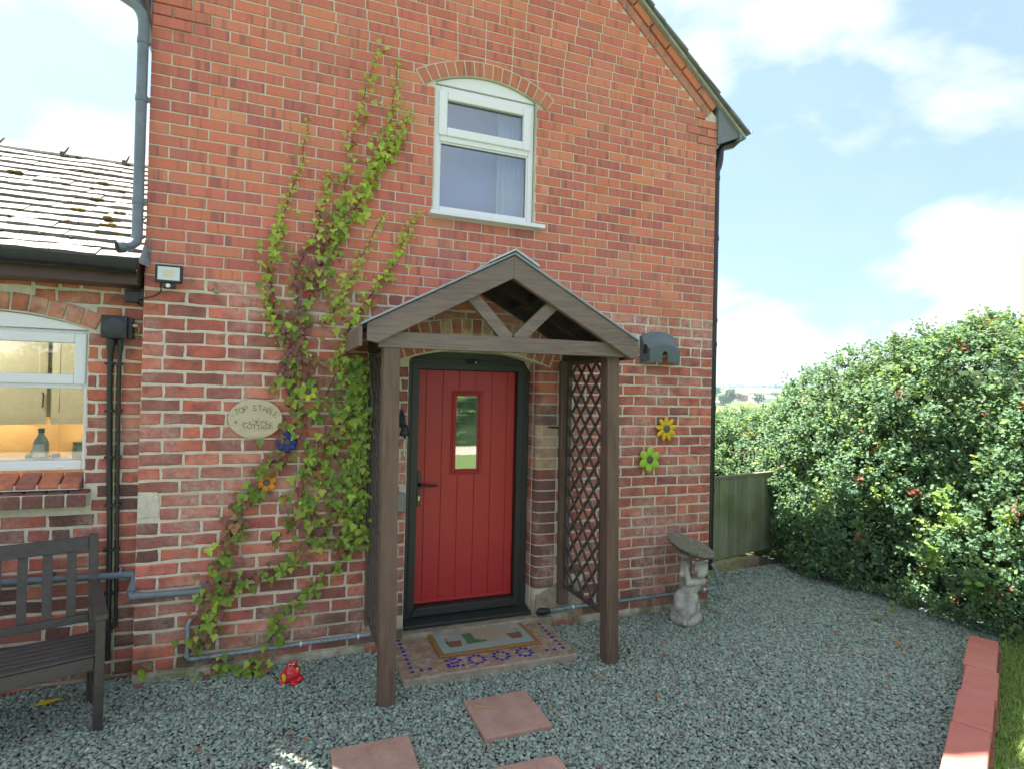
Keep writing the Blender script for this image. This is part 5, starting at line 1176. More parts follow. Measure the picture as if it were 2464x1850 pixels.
STROKE = {'T': [[(0, 1), (.8, 1)], [(.4, 1), (.4, 0)]], 'O': [[(.4 + .4 * math.cos(t), .5 + .5 * math.sin(t)) for t in [k * math.pi / 6 for k in range(13)]]], 'P': [[(0, 0), (0, 1), (.45, 1), (.62, .85), (.6, .62), (.42, .5), (0, .5)]],
          'S': [[(.66, .86), (.45, 1), (.15, .95), (.05, .75), (.2, .56), (.5, .44), (.66, .25), (.5, .04), (.2, 0), (0, .14)]], 'A': [[(0, 0), (.4, 1), (.8, 0)], [(.16, .38), (.64, .38)]],
          'B': [[(0, 0), (0, 1), (.4, 1), (.58, .85), (.4, .54), (0, .52)], [(.4, .54), (.66, .3), (.45, 0), (0, 0)]], 'L': [[(0, 1), (0, 0), (.6, 0)]], 'E': [[(.6, 1), (0, 1), (0, 0), (.62, 0)], [(0, .52), (.48, .52)]],
          'C': [[(.72, .86), (.5, 1), (.2, .92), (.02, .55), (.15, .12), (.45, 0), (.72, .12)]], 'G': [[(.72, .86), (.5, 1), (.2, .92), (.02, .55), (.15, .12), (.45, 0), (.72, .12), (.72, .45), (.45, .45)]]}
M_INK = mat_plain('ink', (0.055, 0.055, 0.055), 0.7, 0.2)
def letter(ch, x, z, h, rot):
    m = MB(); ca, sa = math.cos(rot), math.sin(rot)
    for st in STROKE[ch]: m.tube([(x + (u * h - .35 * h) * ca - w_ * h * sa, -0.0265, z + (u * h - .35 * h) * sa + w_ * h * ca) for u, w_ in st], 0.0017, 5)
    m.build('letter', M_INK, board)
for ch, x, z, rt in (('T', 0.555, 1.686, .38), ('O', 0.580, 1.697, .30), ('P', 0.608, 1.707, .2), ('S', 0.657, 1.712, .05), ('T', 0.686, 1.712, -.08), ('A', 0.714, 1.708, -.18), ('B', 0.742, 1.699, -.3), ('L', 0.764, 1.687, -.42), ('E', 0.782, 1.672, -.5)): letter(ch, x, z, 0.034, rt)
for ch, x, z, rt in (('C', 0.598, 1.600, -.15), ('O', 0.626, 1.592, -.10), ('T', 0.656, 1.588, -.03), ('T', 0.682, 1.586, .03), ('A', 0.706, 1.587, .06), ('G', 0.736, 1.592, .12), ('E', 0.766, 1.600, .18)): letter(ch, x, z, 0.032, rt)
m = MB()
for gx_, n_ in ((0.548, 6), (0.595, 3), (0.632, 5), (0.668, 8), (0.70, 6), (0.725, 4)):
    for k in range(n_):
        a_ = R(random.uniform(-50, 50)); L_ = random.uniform(0.010, 0.026); m.tube([(gx_, -0.0265, 1.627), (gx_ + L_ * math.sin(a_), -0.0265, 1.627 + L_ * math.cos(a_))], 0.0011, 4)
m.tube([(0.655, -0.0265, 1.64), (0.640, -0.0265, 1.672)], 0.001, 4); m.tube([(0.678, -0.0265, 1.64), (0.690, -0.0265, 1.674)], 0.001, 4)
m.build('painted_grass', mat_plain('grass_paint', (0.13, 0.17, 0.16), 0.7, 0.3), board)
for x, z in ((0.524, 1.675), (0.806, 1.682)): m = MB(); m.ball((x, -0.0265, z), 0.003, (1, .5, 1), 8, 5); m.build('screw', M_INK, board)

# painted flowers ----------------------------------------------------------
def flower(x, z, r_, npet, colr, label, rot=0.0, fat=0.42, pointy=False, y=-0.03):
    t = thing('wall_flower', (x, y, z), label, 'flower ornament')
    mt = mat_plain('petal_paint', colr, 0.4, 0.12, 30)
    for k in range(npet):
        a_ = rot + 2 * math.pi * k / npet; m = MB(); c = Vector((x + math.cos(a_) * r_ * .60, y, z + math.sin(a_) * r_ * .60))
        m.ball(c, 1.0, (r_ * .42, 0.008, r_ * fat * (0.72 if not pointy else 0.8) * 6 / max(6, npet)), 12, 8, Matrix.Rotation(-a_, 3, 'Y')); m.build('petal', mt, t, smooth=True)
    m = MB(); m.lathe([(r_ * .30, 0.0), (r_ * .30, 0.010), (r_ * .24, 0.014), (0.001, 0.0145)], (x, y, z), 18, (0, -1, 0)); m.build('flower_centre', mat_plain('flower_centre', (0.11, 0.10, 0.085), 0.7, 0.2), t, smooth=True)
    m = MB(); m.lathe([(r_ * .32, 0.0), (r_ * .32, 0.012)], (x, y + 0.012, z), 18, (0, -1, 0)); m.build('back_plate', mt, t)
flower(3.932, 1.587, 0.108, 9, (0.72, 0.46, 0.012), 'bright yellow many petalled wall flower above the lime green one', 0.2)
flower(3.766, 1.324, 0.108, 6, (0.34, 0.56, 0.045), 'lime green six petalled wall flower below the yellow one', 0.45, 0.46)
flower(0.988, 1.846, 0.070, 7, (0.52, 0.56, 0.05), 'pale yellow green wall flower half hidden in the creeper', 0.3, 0.46)
flower(0.863, 1.503, 0.072, 8, (0.012, 0.025, 0.20), 'dark blue wall flower under the oval plaque', 0.1, 0.5, True)
flower(0.742, 1.234, 0.070, 6, (0.70, 0.25, 0.012), 'orange wall flower among creeper leaves below the blue one', 0.35, 0.42)
# ================================================================== ground
def edge_y(x): return -1.45 + (x - 5.63) * 0.5207                    # gravel side line of the low edging wall
t = NT('field_grass'); n = t.noise(0.02, 4, 0.6); n2 = t.noise(0.5, 4)
c = t.mix(t.ramp(n, [(0.4, 0.0), (0.6, 1.0)]), (0.085, 0.13, 0.035), (0.14, 0.16, 0.06)); t.col(t.mix(t.ramp(n2, [(0.3, 0.0), (0.7, 0.4)]), c, (0.09, 0.14, 0.04))); t.rough(0.95, 0.2)
M_FIELD = t.m
# one sheet to the horizon: level round the house, falling to a valley and rising to a far ridge
def terr(x, y):
    d = math.hypot(x - 3, max(0, y)) if y > 0 else 0
    z = -0.06
    if d > 14: z -= min(11, (d - 14) * 0.017)
    if d > 430:
        s_ = min(1, (d - 430) / 1000); z += (34 + 5 * math.sin(x * 0.0031 + 1.2) + 4 * math.sin(x * 0.009)) * s_ * s_ * (3 - 2 * s_)
    return z
xs = np.concatenate([-np.geomspace(3600, 12, 26), np.linspace(-9, 24, 12), np.geomspace(30, 5200, 60)])
ys = np.concatenate([[-3500, -800, -200, -60, -20, -6], np.linspace(-2, 24, 10), np.geomspace(30, 4200, 60)])
V = [(x, y, terr(x, y)) for y in ys for x in xs]; nx_ = len(xs)
F = [(j * nx_ + i, j * nx_ + i + 1, (j + 1) * nx_ + i + 1, (j + 1) * nx_ + i) for j in range(len(ys) - 1) for i in range(nx_ - 1)]
o = mesh_np('ground', V, F, M_FIELD, smooth=True); tag(o, None, None, None, 'structure')
M_GBASE = mat_plain('gravel_base', (0.075, 0.085, 0.075), 0.95, 0.5, 60, 1.0, 140)
m = MB(); m.prismz([(-4.5, edge_y(-0.5) - 1.9), (-0.5, edge_y(-0.5)), (5.75, edge_y(5.75)), (6.6, -1.35), (6.7, 1.2), (4.3, 0.9), (4.3, 0.2), (-4.5, 0.2)], -0.05, -0.006); o = m.build('gravel_bed', M_GBASE); tag(o, None, None, None, 'structure')
# gravel stones
def gravel():
    # keep stones where the picture (and a step either side) can see them
    out = []
    sp = 0.0165
    gxs = np.arange(-1.5, 6.7, sp); gys = np.arange(-3.4, 1.0, sp)
    X, Y = np.meshgrid(gxs, gys); X = X.ravel() + rng.uniform(-sp * .5, sp * .5, X.size); Y = Y.ravel() + rng.uniform(-sp * .5, sp * .5, Y.size)
    ok = (Y > np.where(X < 5.62, -1.45 + (X - 5.63) * 0.5207 + 0.01, -1.50)) & (Y < np.where(X < 0, 0.10, np.where(X < 4.44, -0.012, 0.80)))
    d = np.stack([X - CAM_C.x, Y - CAM_C.y, np.zeros_like(X) - CAM_C.z], 1)
    z = d @ np.array(CAM_F); u = 1232 + FPX * (d @ np.array(CAM_R)) / z; v = 925 - FPX * (d @ np.array(CAM_U)) / z
    ok &= (z > 0.3) & (u > -260) & (u < 2700) & (v < 2150)
    ok &= ~((X > 1.60) & (X < 2.79) & (Y > -0.585))
    for cx_, cy_ in ((2.080, -1.106), (1.302, -1.335), (1.985, -1.745)): ok &= ~((abs(X - cx_) < 0.197) & (abs(Y - cy_) < 0.197))
    ok &= ~((X > 1.41) & (X < 1.49) & (abs(Y + .725) < .04)); ok &= ~((X > 2.97) & (X < 3.05) & (abs(Y + .685) < .04))
    # thinner with distance
    ok &= rng.random(X.size) < np.clip(1.25 - (z - 2.5) * 0.13, 0.42, 1)
    X, Y, z = X[ok], Y[ok], z[ok]; N = len(X)
    base = np.array([(-1, -.75, -.5), (1, -.8, -.5), (.9, .8, -.5), (-.85, .7, -.5), (-.75, -.5, .5), (.65, -.6, .5), (.7, .5, .5), (-.6, .6, .5)], float) * np.array([.0135, .0105, .0085])
    Vv = np.repeat(base[None], N, 0) * rng.uniform(0.6, 1.25, (N, 1, 1)) * rng.uniform(0.75, 1.3, (N, 1, 3)) * (1 + 0.08 * np.clip(z - 3, 0, 4))[:, None, None]
    Vv += rng.normal(0, 0.0016, Vv.shape)
    az = rng.uniform(0, 2 * np.pi, N); tx = rng.normal(0, 0.33, N); ty = rng.normal(0, 0.33, N)
    def rot(a, ax):
        c_, s_ = np.cos(a), np.sin(a); M = np.zeros((N, 3, 3)); i, j = [(1, 2), (2, 0), (0, 1)][ax]
        M[:, ax, ax] = 1; M[:, i, i] = c_; M[:, j, j] = c_; M[:, i, j] = -s_; M[:, j, i] = s_; return M
    Rm = rot(az, 2) @ rot(tx, 0) @ rot(ty, 1)
    Vv = np.einsum('nij,nkj->nki', Rm, Vv)
    Z = 0.0 + rng.uniform(-0.006, 0.007, N) + 0.006 * np.sin(X * 3.1 + 1) * np.sin(Y * 4.3)
    Vv += np.stack([X, Y, Z], 1)[:, None, :]
    q = np.array([(3, 2, 1, 0), (4, 5, 6, 7), (0, 1, 5, 4), (1, 2, 6, 5), (2, 3, 7, 6), (3, 0, 4, 7)])
    F = (q[None] + (np.arange(N) * 8)[:, None, None]).reshape(-1, 4)
    cols = np.array([(0.258, 0.328, 0.280), (0.323, 0.390, 0.335), (0.218, 0.279, 0.237), (0.283, 0.373, 0.319), (0.363, 0.424, 0.362), (0.178, 0.224, 0.193), (0.251, 0.233, 0.237), (0.258, 0.224, 0.157), (0.420, 0.415, 0.362), (0.267, 0.133, 0.071)])
    ci = rng.choice(len(cols), N, p=[.24, .19, .16, .16, .10, .07, .05, .016, .006, .008])
    C = cols[ci] * rng.uniform(0.78, 1.22, (N, 1))
    return Vv.reshape(-1, 3), F, np.repeat(C, 6, 0)
t = NT('slate_chipping'); b = t.tint(False); n = t.noise(70, 4, 0.65)
t.col(t.mix(t.ramp(n, [(0.35, 0.0), (0.7, 0.55)]), b, t.mix(0.5, b, (0.12, 0.14, 0.12)))); t.rough(0.72, 0.35); t.bump(t.noise(220, 3), 0.3, 0.003)
gv, gf, gc = gravel()
o = mesh_np('gravel', gv, gf, t.m, tint=gc); tag(o, 'grey green slate chippings covering the yard in front of the house', 'gravel', None, 'stuff')
# fallen leaves and a few odd bits on the gravel
M_DRY = mat_plain('dry_leaf', (0.42, 0.17, 0.05), 0.8, 0.4, 50)
lv = MB()
for i in range(150):
    if i < 95: x, y = random.gauss(5.4, 0.5), random.uniform(-1.3, 0.6)
    elif i < 125: x, y = random.gauss(3.4, 0.5), random.gauss(-0.45, 0.25)
    else: x, y = random.uniform(-0.3, 4.5), random.uniform(-1.4, -0.1)
    if y < edge_y(x) + 0.03 or y > -0.02 and x < 4.5 or x > 6.2 or (1.55 < x < 2.85 and y > -0.62): continue
    r_ = random.uniform(0.010, 0.022); a_ = random.uniform(0, 6.28); z = 0.014
    p = [(x + r_ * math.cos(a_ + k) * (1.5 if k == 0 else .7), y + r_ * math.sin(a_ + k) * (1.5 if k == 0 else .7), z + random.uniform(0, .012)) for k in (0, 1.5, 3.1, 4.6)]
    lv.add(p, [(0, 1, 2), (0, 2, 3)])
o = lv.build('fallen_leaves', M_DRY); tag(o, 'dry orange brown leaves scattered over the gravel', 'fallen leaves', None, 'stuff')
m = MB(); m.add([(-0.455, -0.145, 0.020), (-0.42, -0.120, 0.030), (-0.34, -0.105, 0.028), (-0.325, -0.112, 0.024), (-0.40, -0.150, 0.020)], [(0, 1, 2, 3, 4)]); single(m, 'yellow_strip', mat_plain('yellow_plastic', (0.62, 0.42, 0.01), 0.5, 0.1), 'flat yellow strip lying on the gravel under the bench', 'strip')
m = MB(); m.tube(smooth_path([(1.925, -0.985, 0.034), (1.97, -1.02, 0.034), (2.02, -1.045, 0.034)]), [0.0045] * 6 + [0.003] * 6 + [0.0015], 6); single(m, 'straw', mat_plain('straw', (0.45, 0.30, 0.12), 0.8, 0.1), 'dry straw stalk lying on the red slab nearest the doorstep', 'straw')

# edging wall ---------------------------------------------------------------
ed = thing('edging_wall', (4.7, -2.0, 0), 'low red painted brick edging wall between gravel and lawn', 'wall')
def red_paint():
    t = NT('red_paint'); P = t.pos(); n = t.noise(3.4, 5, 0.6, P); n2 = t.noise(30, 6, 0.8, P); n3 = t.noise(110, 3, 0.6, P)
    c = t.mix(t.ramp(n, [(0.35, 0.0), (0.7, 1.0)]), (0.50, 0.155, 0.125), (0.60, 0.225, 0.18))
    c = t.mix(t.mul(t.ramp(n2, [(0.56, 0.0), (0.72, 0.8)]), t.ramp(n, [(0.45, 0.0), (0.62, 1.0)])), c, (0.48, 0.34, 0.28))
    c = t.mix(t.ramp(t.noise(21, 5, 0.75, P), [(0.63, 0.0), (0.74, 0.6)]), c, (0.14, 0.07, 0.05))
    t.col(c); t.rough(0.75, 0.35); t.bump(n3, 0.5, 0.004); return t.m
M_RED = red_paint(); M_REDB = mat_plain('edging_brick', (0.27, 0.12, 0.075), 0.9, 0.4, 25, 0.5)
du = Vector((0.887, 0.4618, 0)); dn = Vector((0.4618, -0.887, 0)); p_far = Vector((5.63, -1.45, 0))
lens_ = [0.62, 0.46, 0.46, 0.9, 0.9, 0.9]; s0 = 0.0
for k, L_ in enumerate(lens_):
    a = p_far - du * s0; b = p_far - du * (s0 + L_ - 0.004); j = random.uniform(-0.008, 0.008)
    q = [a + dn * j, a + dn * (0.172 + j), b + dn * (0.172 + j), b + dn * j]
    m = MB(); m.prismz([(p.x, p.y) for p in q], 0.075, 0.150 - (0.006 if k % 2 else 0)); m.build('coping', M_RED, ed, bevel=0.010, seg=3); s0 += L_
s0 = 0.0
while s0 < 4.2:
    a = p_far - du * s0; b = p_far - du * (s0 + 0.214); j = random.uniform(-0.006, 0.006)
    q = [a + dn * (0.01 + j), a + dn * (0.186 + j), b + dn * (0.186 + j), b + dn * (0.01 + j)]
    m = MB(); m.prismz([(p.x, p.y) for p in q], -0.03, 0.073); m.build('brick', M_REDB, ed, bevel=0.005); s0 += 0.222
a = p_far + du * 0.02 + dn * 0.10; m = MB(); m.box(-0.05, 0.06, -0.04, 0.05, 0.0, 0.03)
o = m.build('loose_brick', M_RED, None, bevel=0.008); o.location = (5.80, -1.52, 0.02); o.rotation_euler = (0, 0, 0.6); tag(o, 'broken lump of red brick at the end of the edging wall by the hedge', 'brick')

# lawn ------------------------------------------------------------------------
def lawn_mat():
    t = NT('lawn'); n = t.noise(3, 4, 0.6); n2 = t.noise(90, 4, 0.7)
    c = t.mix(t.ramp(n, [(0.35, 0.0), (0.7, 1.0)]), (0.09, 0.145, 0.04), (0.13, 0.18, 0.055)); t.col(t.mix(t.ramp(n2, [(0.3, 0.0), (0.7, 0.6)]), c, (0.045, 0.075, 0.02))); t.rough(0.9, 0.3); t.bump(n2, 1.0, 0.02); return t.m
e0 = p_far + du * 1.2 + dn * 0.165; e1 = p_far - du * 3.3 + dn * 0.20; e1b = e1 - dn * 0.20
m = MB(); m.prismz([(e0.x, e0.y), (9.0, -1.0), (9.0, -26), (-14, -26), (-14, e1b.y - 2.9), (e1b.x - 5.5, e1b.y - 2.9), (e1b.x, e1b.y), (e1.x, e1.y)][::-1], -0.04, 0.030); o = m.build('lawn', lawn_mat()); tag(o, None, None, None, 'structure')
m = MB(); m.box(-12, 9, -13.9, -11.6, 0.0, 0.036); o = m.build('gravel_path', mat_plain('pale_gravel', (0.30, 0.27, 0.22), .95, .3, 30, .6)); tag(o, None, None, None, 'structure')
def grass():
    N = 60000
    s_ = rng.uniform(-0.35, 2.35, N); w_ = np.abs(rng.uniform(0, 1, N)) ** 1.2 * 1.5 + 0.18
    X = p_far.x - du.x * s_ + dn.x * w_; Y = p_far.y - du.y * s_ + dn.y * w_
    d = np.stack([X - CAM_C.x, Y - CAM_C.y, np.full(N, 0.05 - CAM_C.z)], 1); z = d @ np.array(CAM_F); u = 1232 + FPX * (d @ np.array(CAM_R)) / z
    ok = (u < 2800) & (X < 6.35); X, Y = X[ok], Y[ok]; N = len(X)
    h = rng.uniform(0.025, 0.065, N); wd = rng.uniform(0.0014, 0.0030, N); a = rng.uniform(0, 2 * np.pi, N); ln = rng.uniform(0.2, 1.1, N)
    dx, dy = np.cos(a), np.sin(a); B = np.stack([X, Y, np.full(N, 0.028)], 1)
    side = np.stack([-dy, dx, np.zeros(N)], 1) * wd[:, None]; fw = np.stack([dx, dy, np.zeros(N)], 1)
    up = np.array([0, 0, 1.0])
    mid = B + fw * (h * ln * .35)[:, None] + up * (h * .62)[:, None]; tip = B + fw * (h * ln)[:, None] + up * (h * (1.05 - .3 * ln))[:, None]
    V = np.stack([B - side, B + side, mid + side * .8, mid - side * .8, tip], 1)
    F = np.array([(0, 1, 2), (0, 2, 3), (3, 2, 4)])[None] + (np.arange(N) * 5)[:, None, None]
    C = np.array([(0.27, 0.43, 0.10), (0.33, 0.48, 0.12), (0.21, 0.35, 0.08), (0.42, 0.42, 0.20)])[rng.choice(4, N, p=[.38, .3, .24, .08])] * rng.uniform(.8, 1.2, (N, 1))
    return V.reshape(-1, 3), F.reshape(-1, 3), np.repeat(C, 3, 0)
def leafy(name, obj, trans=0.35, rough=0.45, spec=0.4, var=0.25, veins=False):
    t = NT(name); b = t.tint(obj); n = t.noise(25, 4, 0.6)
    c = t.mix(t.ramp(n, [(0.3, 0.0), (0.7, 1.0)]), t.mix(var, b, (0.02, 0.03, 0.01)), b)
    t.col(c); t.rough(rough, spec)
    tr = t.node('ShaderNodeBsdfTranslucent'); t.link(t.mix(0.35, c, (0.45, 0.55, 0.05)), tr.inputs['Color'])
    mx = t.node('ShaderNodeMixShader'); mx.inputs[0].default_value = trans
    t.link(t.p.outputs[0], mx.inputs[1]); t.link(tr.outputs[0], mx.inputs[2]); t.link(mx.outputs[0], t.out.inputs[0]); return t.m
M_GRASS = leafy('grass_blade', False, 0.3)
V, F, C = grass(); o = mesh_np('grass', V, F, M_GRASS, tint=C); tag(o, 'short green lawn grass beside the red edging wall', 'grass', None, 'stuff')

# ================================================================== leaves helper
def scatter(base, faces, pos, nrm, tipdir, size, col, fold_jit=0.0):
    """instances of a flat leaf (x across, y to the tip, z normal) as one mesh."""
    N = len(pos); n = nrm / np.linalg.norm(nrm, axis=1, keepdims=True)
    y = tipdir - n * np.sum(tipdir * n, 1, keepdims=True); y /= np.maximum(1e-6, np.linalg.norm(y, axis=1, keepdims=True)); x = np.cross(y, n)
    B = base[None] * size[:, None, None]
    V = pos[:, None, :] + B[..., 0:1] * x[:, None] + B[..., 1:2] * y[:, None] + B[..., 2:3] * n[:, None]
    F = (np.array(faces)[None] + (np.arange(N) * len(base))[:, None, None]).reshape(-1, 3)
    return V.reshape(-1, 3), F, np.repeat(col, len(faces), 0)
HAW = np.array([(0, 0, 0), (.34, .22, .07), (.25, .48, .04), (.40, .70, .06), (0, 1.0, -.05), (-.40, .70, .06), (-.25, .48, .04), (-.34, .22, .07), (0, .5, -.03)], float)
HAWF = [(0, 1, 8), (1, 2, 8), (2, 3, 8), (3, 4, 8), (4, 5, 8), (5, 6, 8), (6, 7, 8), (7, 0, 8)]
OVAL = np.array([(0, 0, 0), (.30, .30, .06), (.27, .66, .05), (0, 1.0, -.06), (-.27, .66, .05), (-.30, .30, .06)], float)
OVALF = [(0, 1, 2), (0, 2, 3), (0, 3, 4), (0, 4, 5)]
M_HEDGE = leafy('hedge_leaf', False, 0.36, 0.58, 0.35)
M_BARK = mat_plain('bark', (0.09, 0.065, 0.045), 0.9, 0.4, 40, 0.6)
M_CORE = mat_plain('hedge_shade', (0.045, 0.070, 0.038), 1.0, 0.4, 12, spec=0.0)  # for dark shells inside the hedges, added to block light between leaves
HED = np.array([(0.119, 0.228, 0.118), (0.159, 0.283, 0.135), (0.094, 0.189, 0.109), (0.221, 0.347, 0.109), (0.126, 0.252, 0.154), (0.316, 0.094, 0.063), (0.268, 0.394, 0.091)])
def nz3(x, y, z, s_): return mnoise.noise(Vector((x * s_, y * s_, z * s_)))

def hedge(name, label, surf, nclus, per, leaf, parms, group=None, loc=(0, 0, 0)):
    """surf(u,v) -> (point, outward normal); leaves in twig clusters set on and just inside the surface."""
    hg = thing(name, loc, label, 'hedge', group)
    cpos, cn = [], []
    while len(cpos) < nclus:
        p, n_ = surf(random.random(), random.random())
        if p is None: continue
        q = nz3(*p, 1.7) * 0.5 + nz3(*p, 4.5) * 0.5
        p = p + n_ * (q * parms.get('lump', 0.16) - abs(random.gauss(0, parms.get('deep', 0.07))))
        if p.z < 0.03: p.z = 0.03 + random.random() * 0.05
        cpos.append(p); cn.append(n_)
    cpos = np.array([tuple(p) for p in cpos]); cn = np.array([tuple(p) for p in cn]); N = nclus * per
    tw = cn * 0.7 + rng.normal(0, 0.55, cn.shape) + np.array([0, 0, 0.35]); tw /= np.linalg.norm(tw, axis=1, keepdims=True)
    L_ = rng.uniform(0.05, 0.17, nclus)
    tt = rng.random((nclus, per)); pos = cpos[:, None] + tw[:, None] * (tt * L_[:, None])[..., None] + rng.normal(0, 0.020, (nclus, per, 3))
    tip = tw[:, None] * 0.5 + rng.normal(0, 0.8, (nclus, per, 3)); nrm = cn[:, None] * 0.45 + np.array([-0.1, -0.35, 0.6]) + rng.normal(0, 0.55, (nclus, per, 3))
    size = rng.uniform(*parms.get('size', (0.024, 0.044)), (nclus, per))
    base_c = HED[rng.choice(len(HED), nclus, p=[.28, .24, .20, .11, .12, .010, .040])]
    col = base_c[:, None] * rng.uniform(0.72, 1.3, (nclus, per, 1))
    V, F, C = scatter(leaf[0], leaf[1], pos.reshape(-1, 3), nrm.reshape(-1, 3), tip.reshape(-1, 3), size.ravel(), col.reshape(-1, 3))
    o = mesh_np('foliage', V, F, M_HEDGE, hg, C); o['kind'] = 'stuff'
    br = MB()
    for i in rng.choice(nclus, min(nclus, parms.get('twigs', 260)), replace=False):
        p = Vector(cpos[i]); n_ = Vector(cn[i]); a = p - n_ * random.uniform(0.15, 0.5) + Vector((random.gauss(0, .1), random.gauss(0, .1), random.uniform(-.3, .05)))
        br.tube([a, (a + p) / 2 + Vector((random.gauss(0, .03), random.gauss(0, .03), random.gauss(0, .03))), p + Vector(tw[i]) * L_[i]], [0.006, 0.004, 0.0015], 5, False)
    o = br.build('twigs', M_BARK, hg); o['kind'] = 'stuff'
    return hg
# main hedge along the right of the yard
HXC, HA = 7.05, 1.0
def Hy(y):
    if y < -0.4: return 2.62 - 0.05 * (y + 0.4) * 0.2
    if y < 1.6: return 2.62 - 0.36 * (y + 0.4) ** 1.05
    return max(1.35, 1.88 - 0.30 * (y - 1.6))
def surf_main(u, v):
    y = -4.6 + 7.6 * u; H = Hy(y)
    ph = math.asin(min(1.0, (v / 0.58) ** (1 / 0.62))) if v < 0.58 else math.pi / 2 + (v - 0.58) / 0.42 * 0.7
    w_ = HA * (1 - 0.35 * max(0, (y - 1.0)) / 2.0)
    cx_, sx = math.cos(ph), math.sin(max(0, ph))
    x = HXC + 0.10 * max(0, y - 0.6) + 0.14 * min(1, max(0, y - 0.1)) - w_ * math.copysign(abs(cx_) ** 0.62, cx_); z = H * abs(sx) ** 0.62
    if ph < 0: z = 0.02
    n_ = Vector((-cx_ * 0.9, 0.25 if y > 2.2 else 0.0, max(0, sx) ** 1.5 + 0.05)).normalized()
    bulge = 0.10 * math.sin(y * 2.1 + 0.6) + 0.07 * math.sin(y * 4.7 + z * 2)
    p = Vector((x - bulge * abs(cx_) * 0.8 + 0.16 * max(0, 0.35 - z), y, z + bulge * sx * 0.5))
    return p, n_
hmain = hedge('hawthorn_hedge', 'tall dense green hedge along the gravel yard, sunlit on top', surf_main, 12500, 14, (HAW, HAWF), {'lump': 0.26, 'deep': 0.065, 'twigs': 420}, None, (7.0, -0.8, 0))
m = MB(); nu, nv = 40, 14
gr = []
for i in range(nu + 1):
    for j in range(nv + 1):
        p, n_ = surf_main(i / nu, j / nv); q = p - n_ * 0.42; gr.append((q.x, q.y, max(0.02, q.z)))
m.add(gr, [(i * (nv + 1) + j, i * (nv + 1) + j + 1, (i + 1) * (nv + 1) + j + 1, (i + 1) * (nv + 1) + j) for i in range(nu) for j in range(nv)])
o = m.build('light_block_core', M_CORE, hmain, smooth=True); o['kind'] = 'stuff'  # added dark shell, keeps light from passing through the foliage
for y in (-3.2, -2.4, -1.6, -0.7, 0.2, 1.1, 1.9):
    m = MB(); x = HXC + random.uniform(-.3, .1); m.tube([(x, y, -0.05), (x + .05, y + .05, 0.7), (x - .15, y - .05, 1.5), (x - .1, y + .1, Hy(y) * 0.85)], [0.05, 0.04, 0.03, 0.012], 8); m.build('stem', M_BARK, hmain, smooth=True)
# lit sprays of young growth breaking the top outline, and bright bramble shoots on the face
def spray(parent, pts, n_leaf, size, colr, name, matl=M_HEDGE, leaf=(OVAL, OVALF)):
    P_ = smooth_path(pts, 5); m = MB(); m.tube(P_, [0.0032 * (1 - 0.75 * i / (len(P_) - 1)) + 0.0006 for i in range(len(P_))], 5, False); m.build('shoot', mat_plain('shoot_bark', (0.16, 0.20, 0.06), 0.7, 0.2), parent)
    pos, nr, tp = [], [], []
    for i in range(n_leaf):
        k = random.uniform(0.12, 1) * (len(P_) - 1); p = P_[int(k)] + Vector((random.gauss(0, .012), random.gauss(0, .012), random.gauss(0, .012)))
        pos.append(tuple(p)); nr.append((random.gauss(-.35, .4), random.gauss(-.45, .4), random.gauss(.8, .3))); tp.append((random.gauss(-.3, .7), random.gauss(-.3, .7), random.gauss(-.15, .4)))
    V, F, C = scatter(leaf[0], leaf[1], np.array(pos), np.array(nr), np.array(tp), rng.uniform(size[0], size[1], n_leaf), np.array(colr)[None] * rng.uniform(.8, 1.2, (n_leaf, 1)))
    o = mesh_np(name, V, F, matl, parent, C); o['kind'] = 'stuff'
for i in range(46):
    y = random.uniform(-2.2, 0.9) if i < 36 else random.uniform(0.9, 2.0); p, n_ = surf_main((y + 4.6) / 7.6, random.uniform(0.56, 0.80)); h = random.uniform(0.08, 0.22)
    spray(hmain, [p, p + Vector((random.gauss(0, .04), random.gauss(0, .05), h * .5)), p + Vector((random.gauss(0, .09), random.gauss(0, .1), h))], 16, (0.018, 0.034), (0.22, 0.30, 0.06), 'spray')
brb = thing('bramble', (6.0, -1.2, 0), 'bright green bramble shoots with broad leaves growing through the hedge face', 'bramble')
for (y, z, dy, dz) in ((-0.95, 1.05, -.15, .12), (-1.05, 0.95, -.18, -.02), (-0.9, 0.62, .1, .10), (-0.85, 0.55, -.12, .06), (-1.0, 0.50, .05, .05), (-1.25, 0.40, -.1, .1)):
    p, n_ = surf_main((y + 4.6) / 7.6, 0.12); p = Vector((p.x - 0.10, y, z)); spray(brb, [p + Vector((.2, 0, -.1)), p, p + Vector((-.10, dy, dz))], 17, (0.045, 0.075), (0.20, 0.34, 0.055), 'leaves', M_GRASS)
for pts in ([(6.1, -0.95, 0.62), (5.93, -0.85, 0.40), (5.80, -0.80, 0.16), (5.60, -0.78, 0.035), (5.42, -0.72, 0.03)], [(6.2, -1.55, 0.95), (6.08, -1.50, 0.70), (6.10, -1.42, 0.45), (6.12, -1.40, 0.25)]):
    spray(brb, [Vector(p) for p in pts], 15, (0.03, 0.06), (0.13, 0.24, 0.05), 'leaves', M_GRASS)
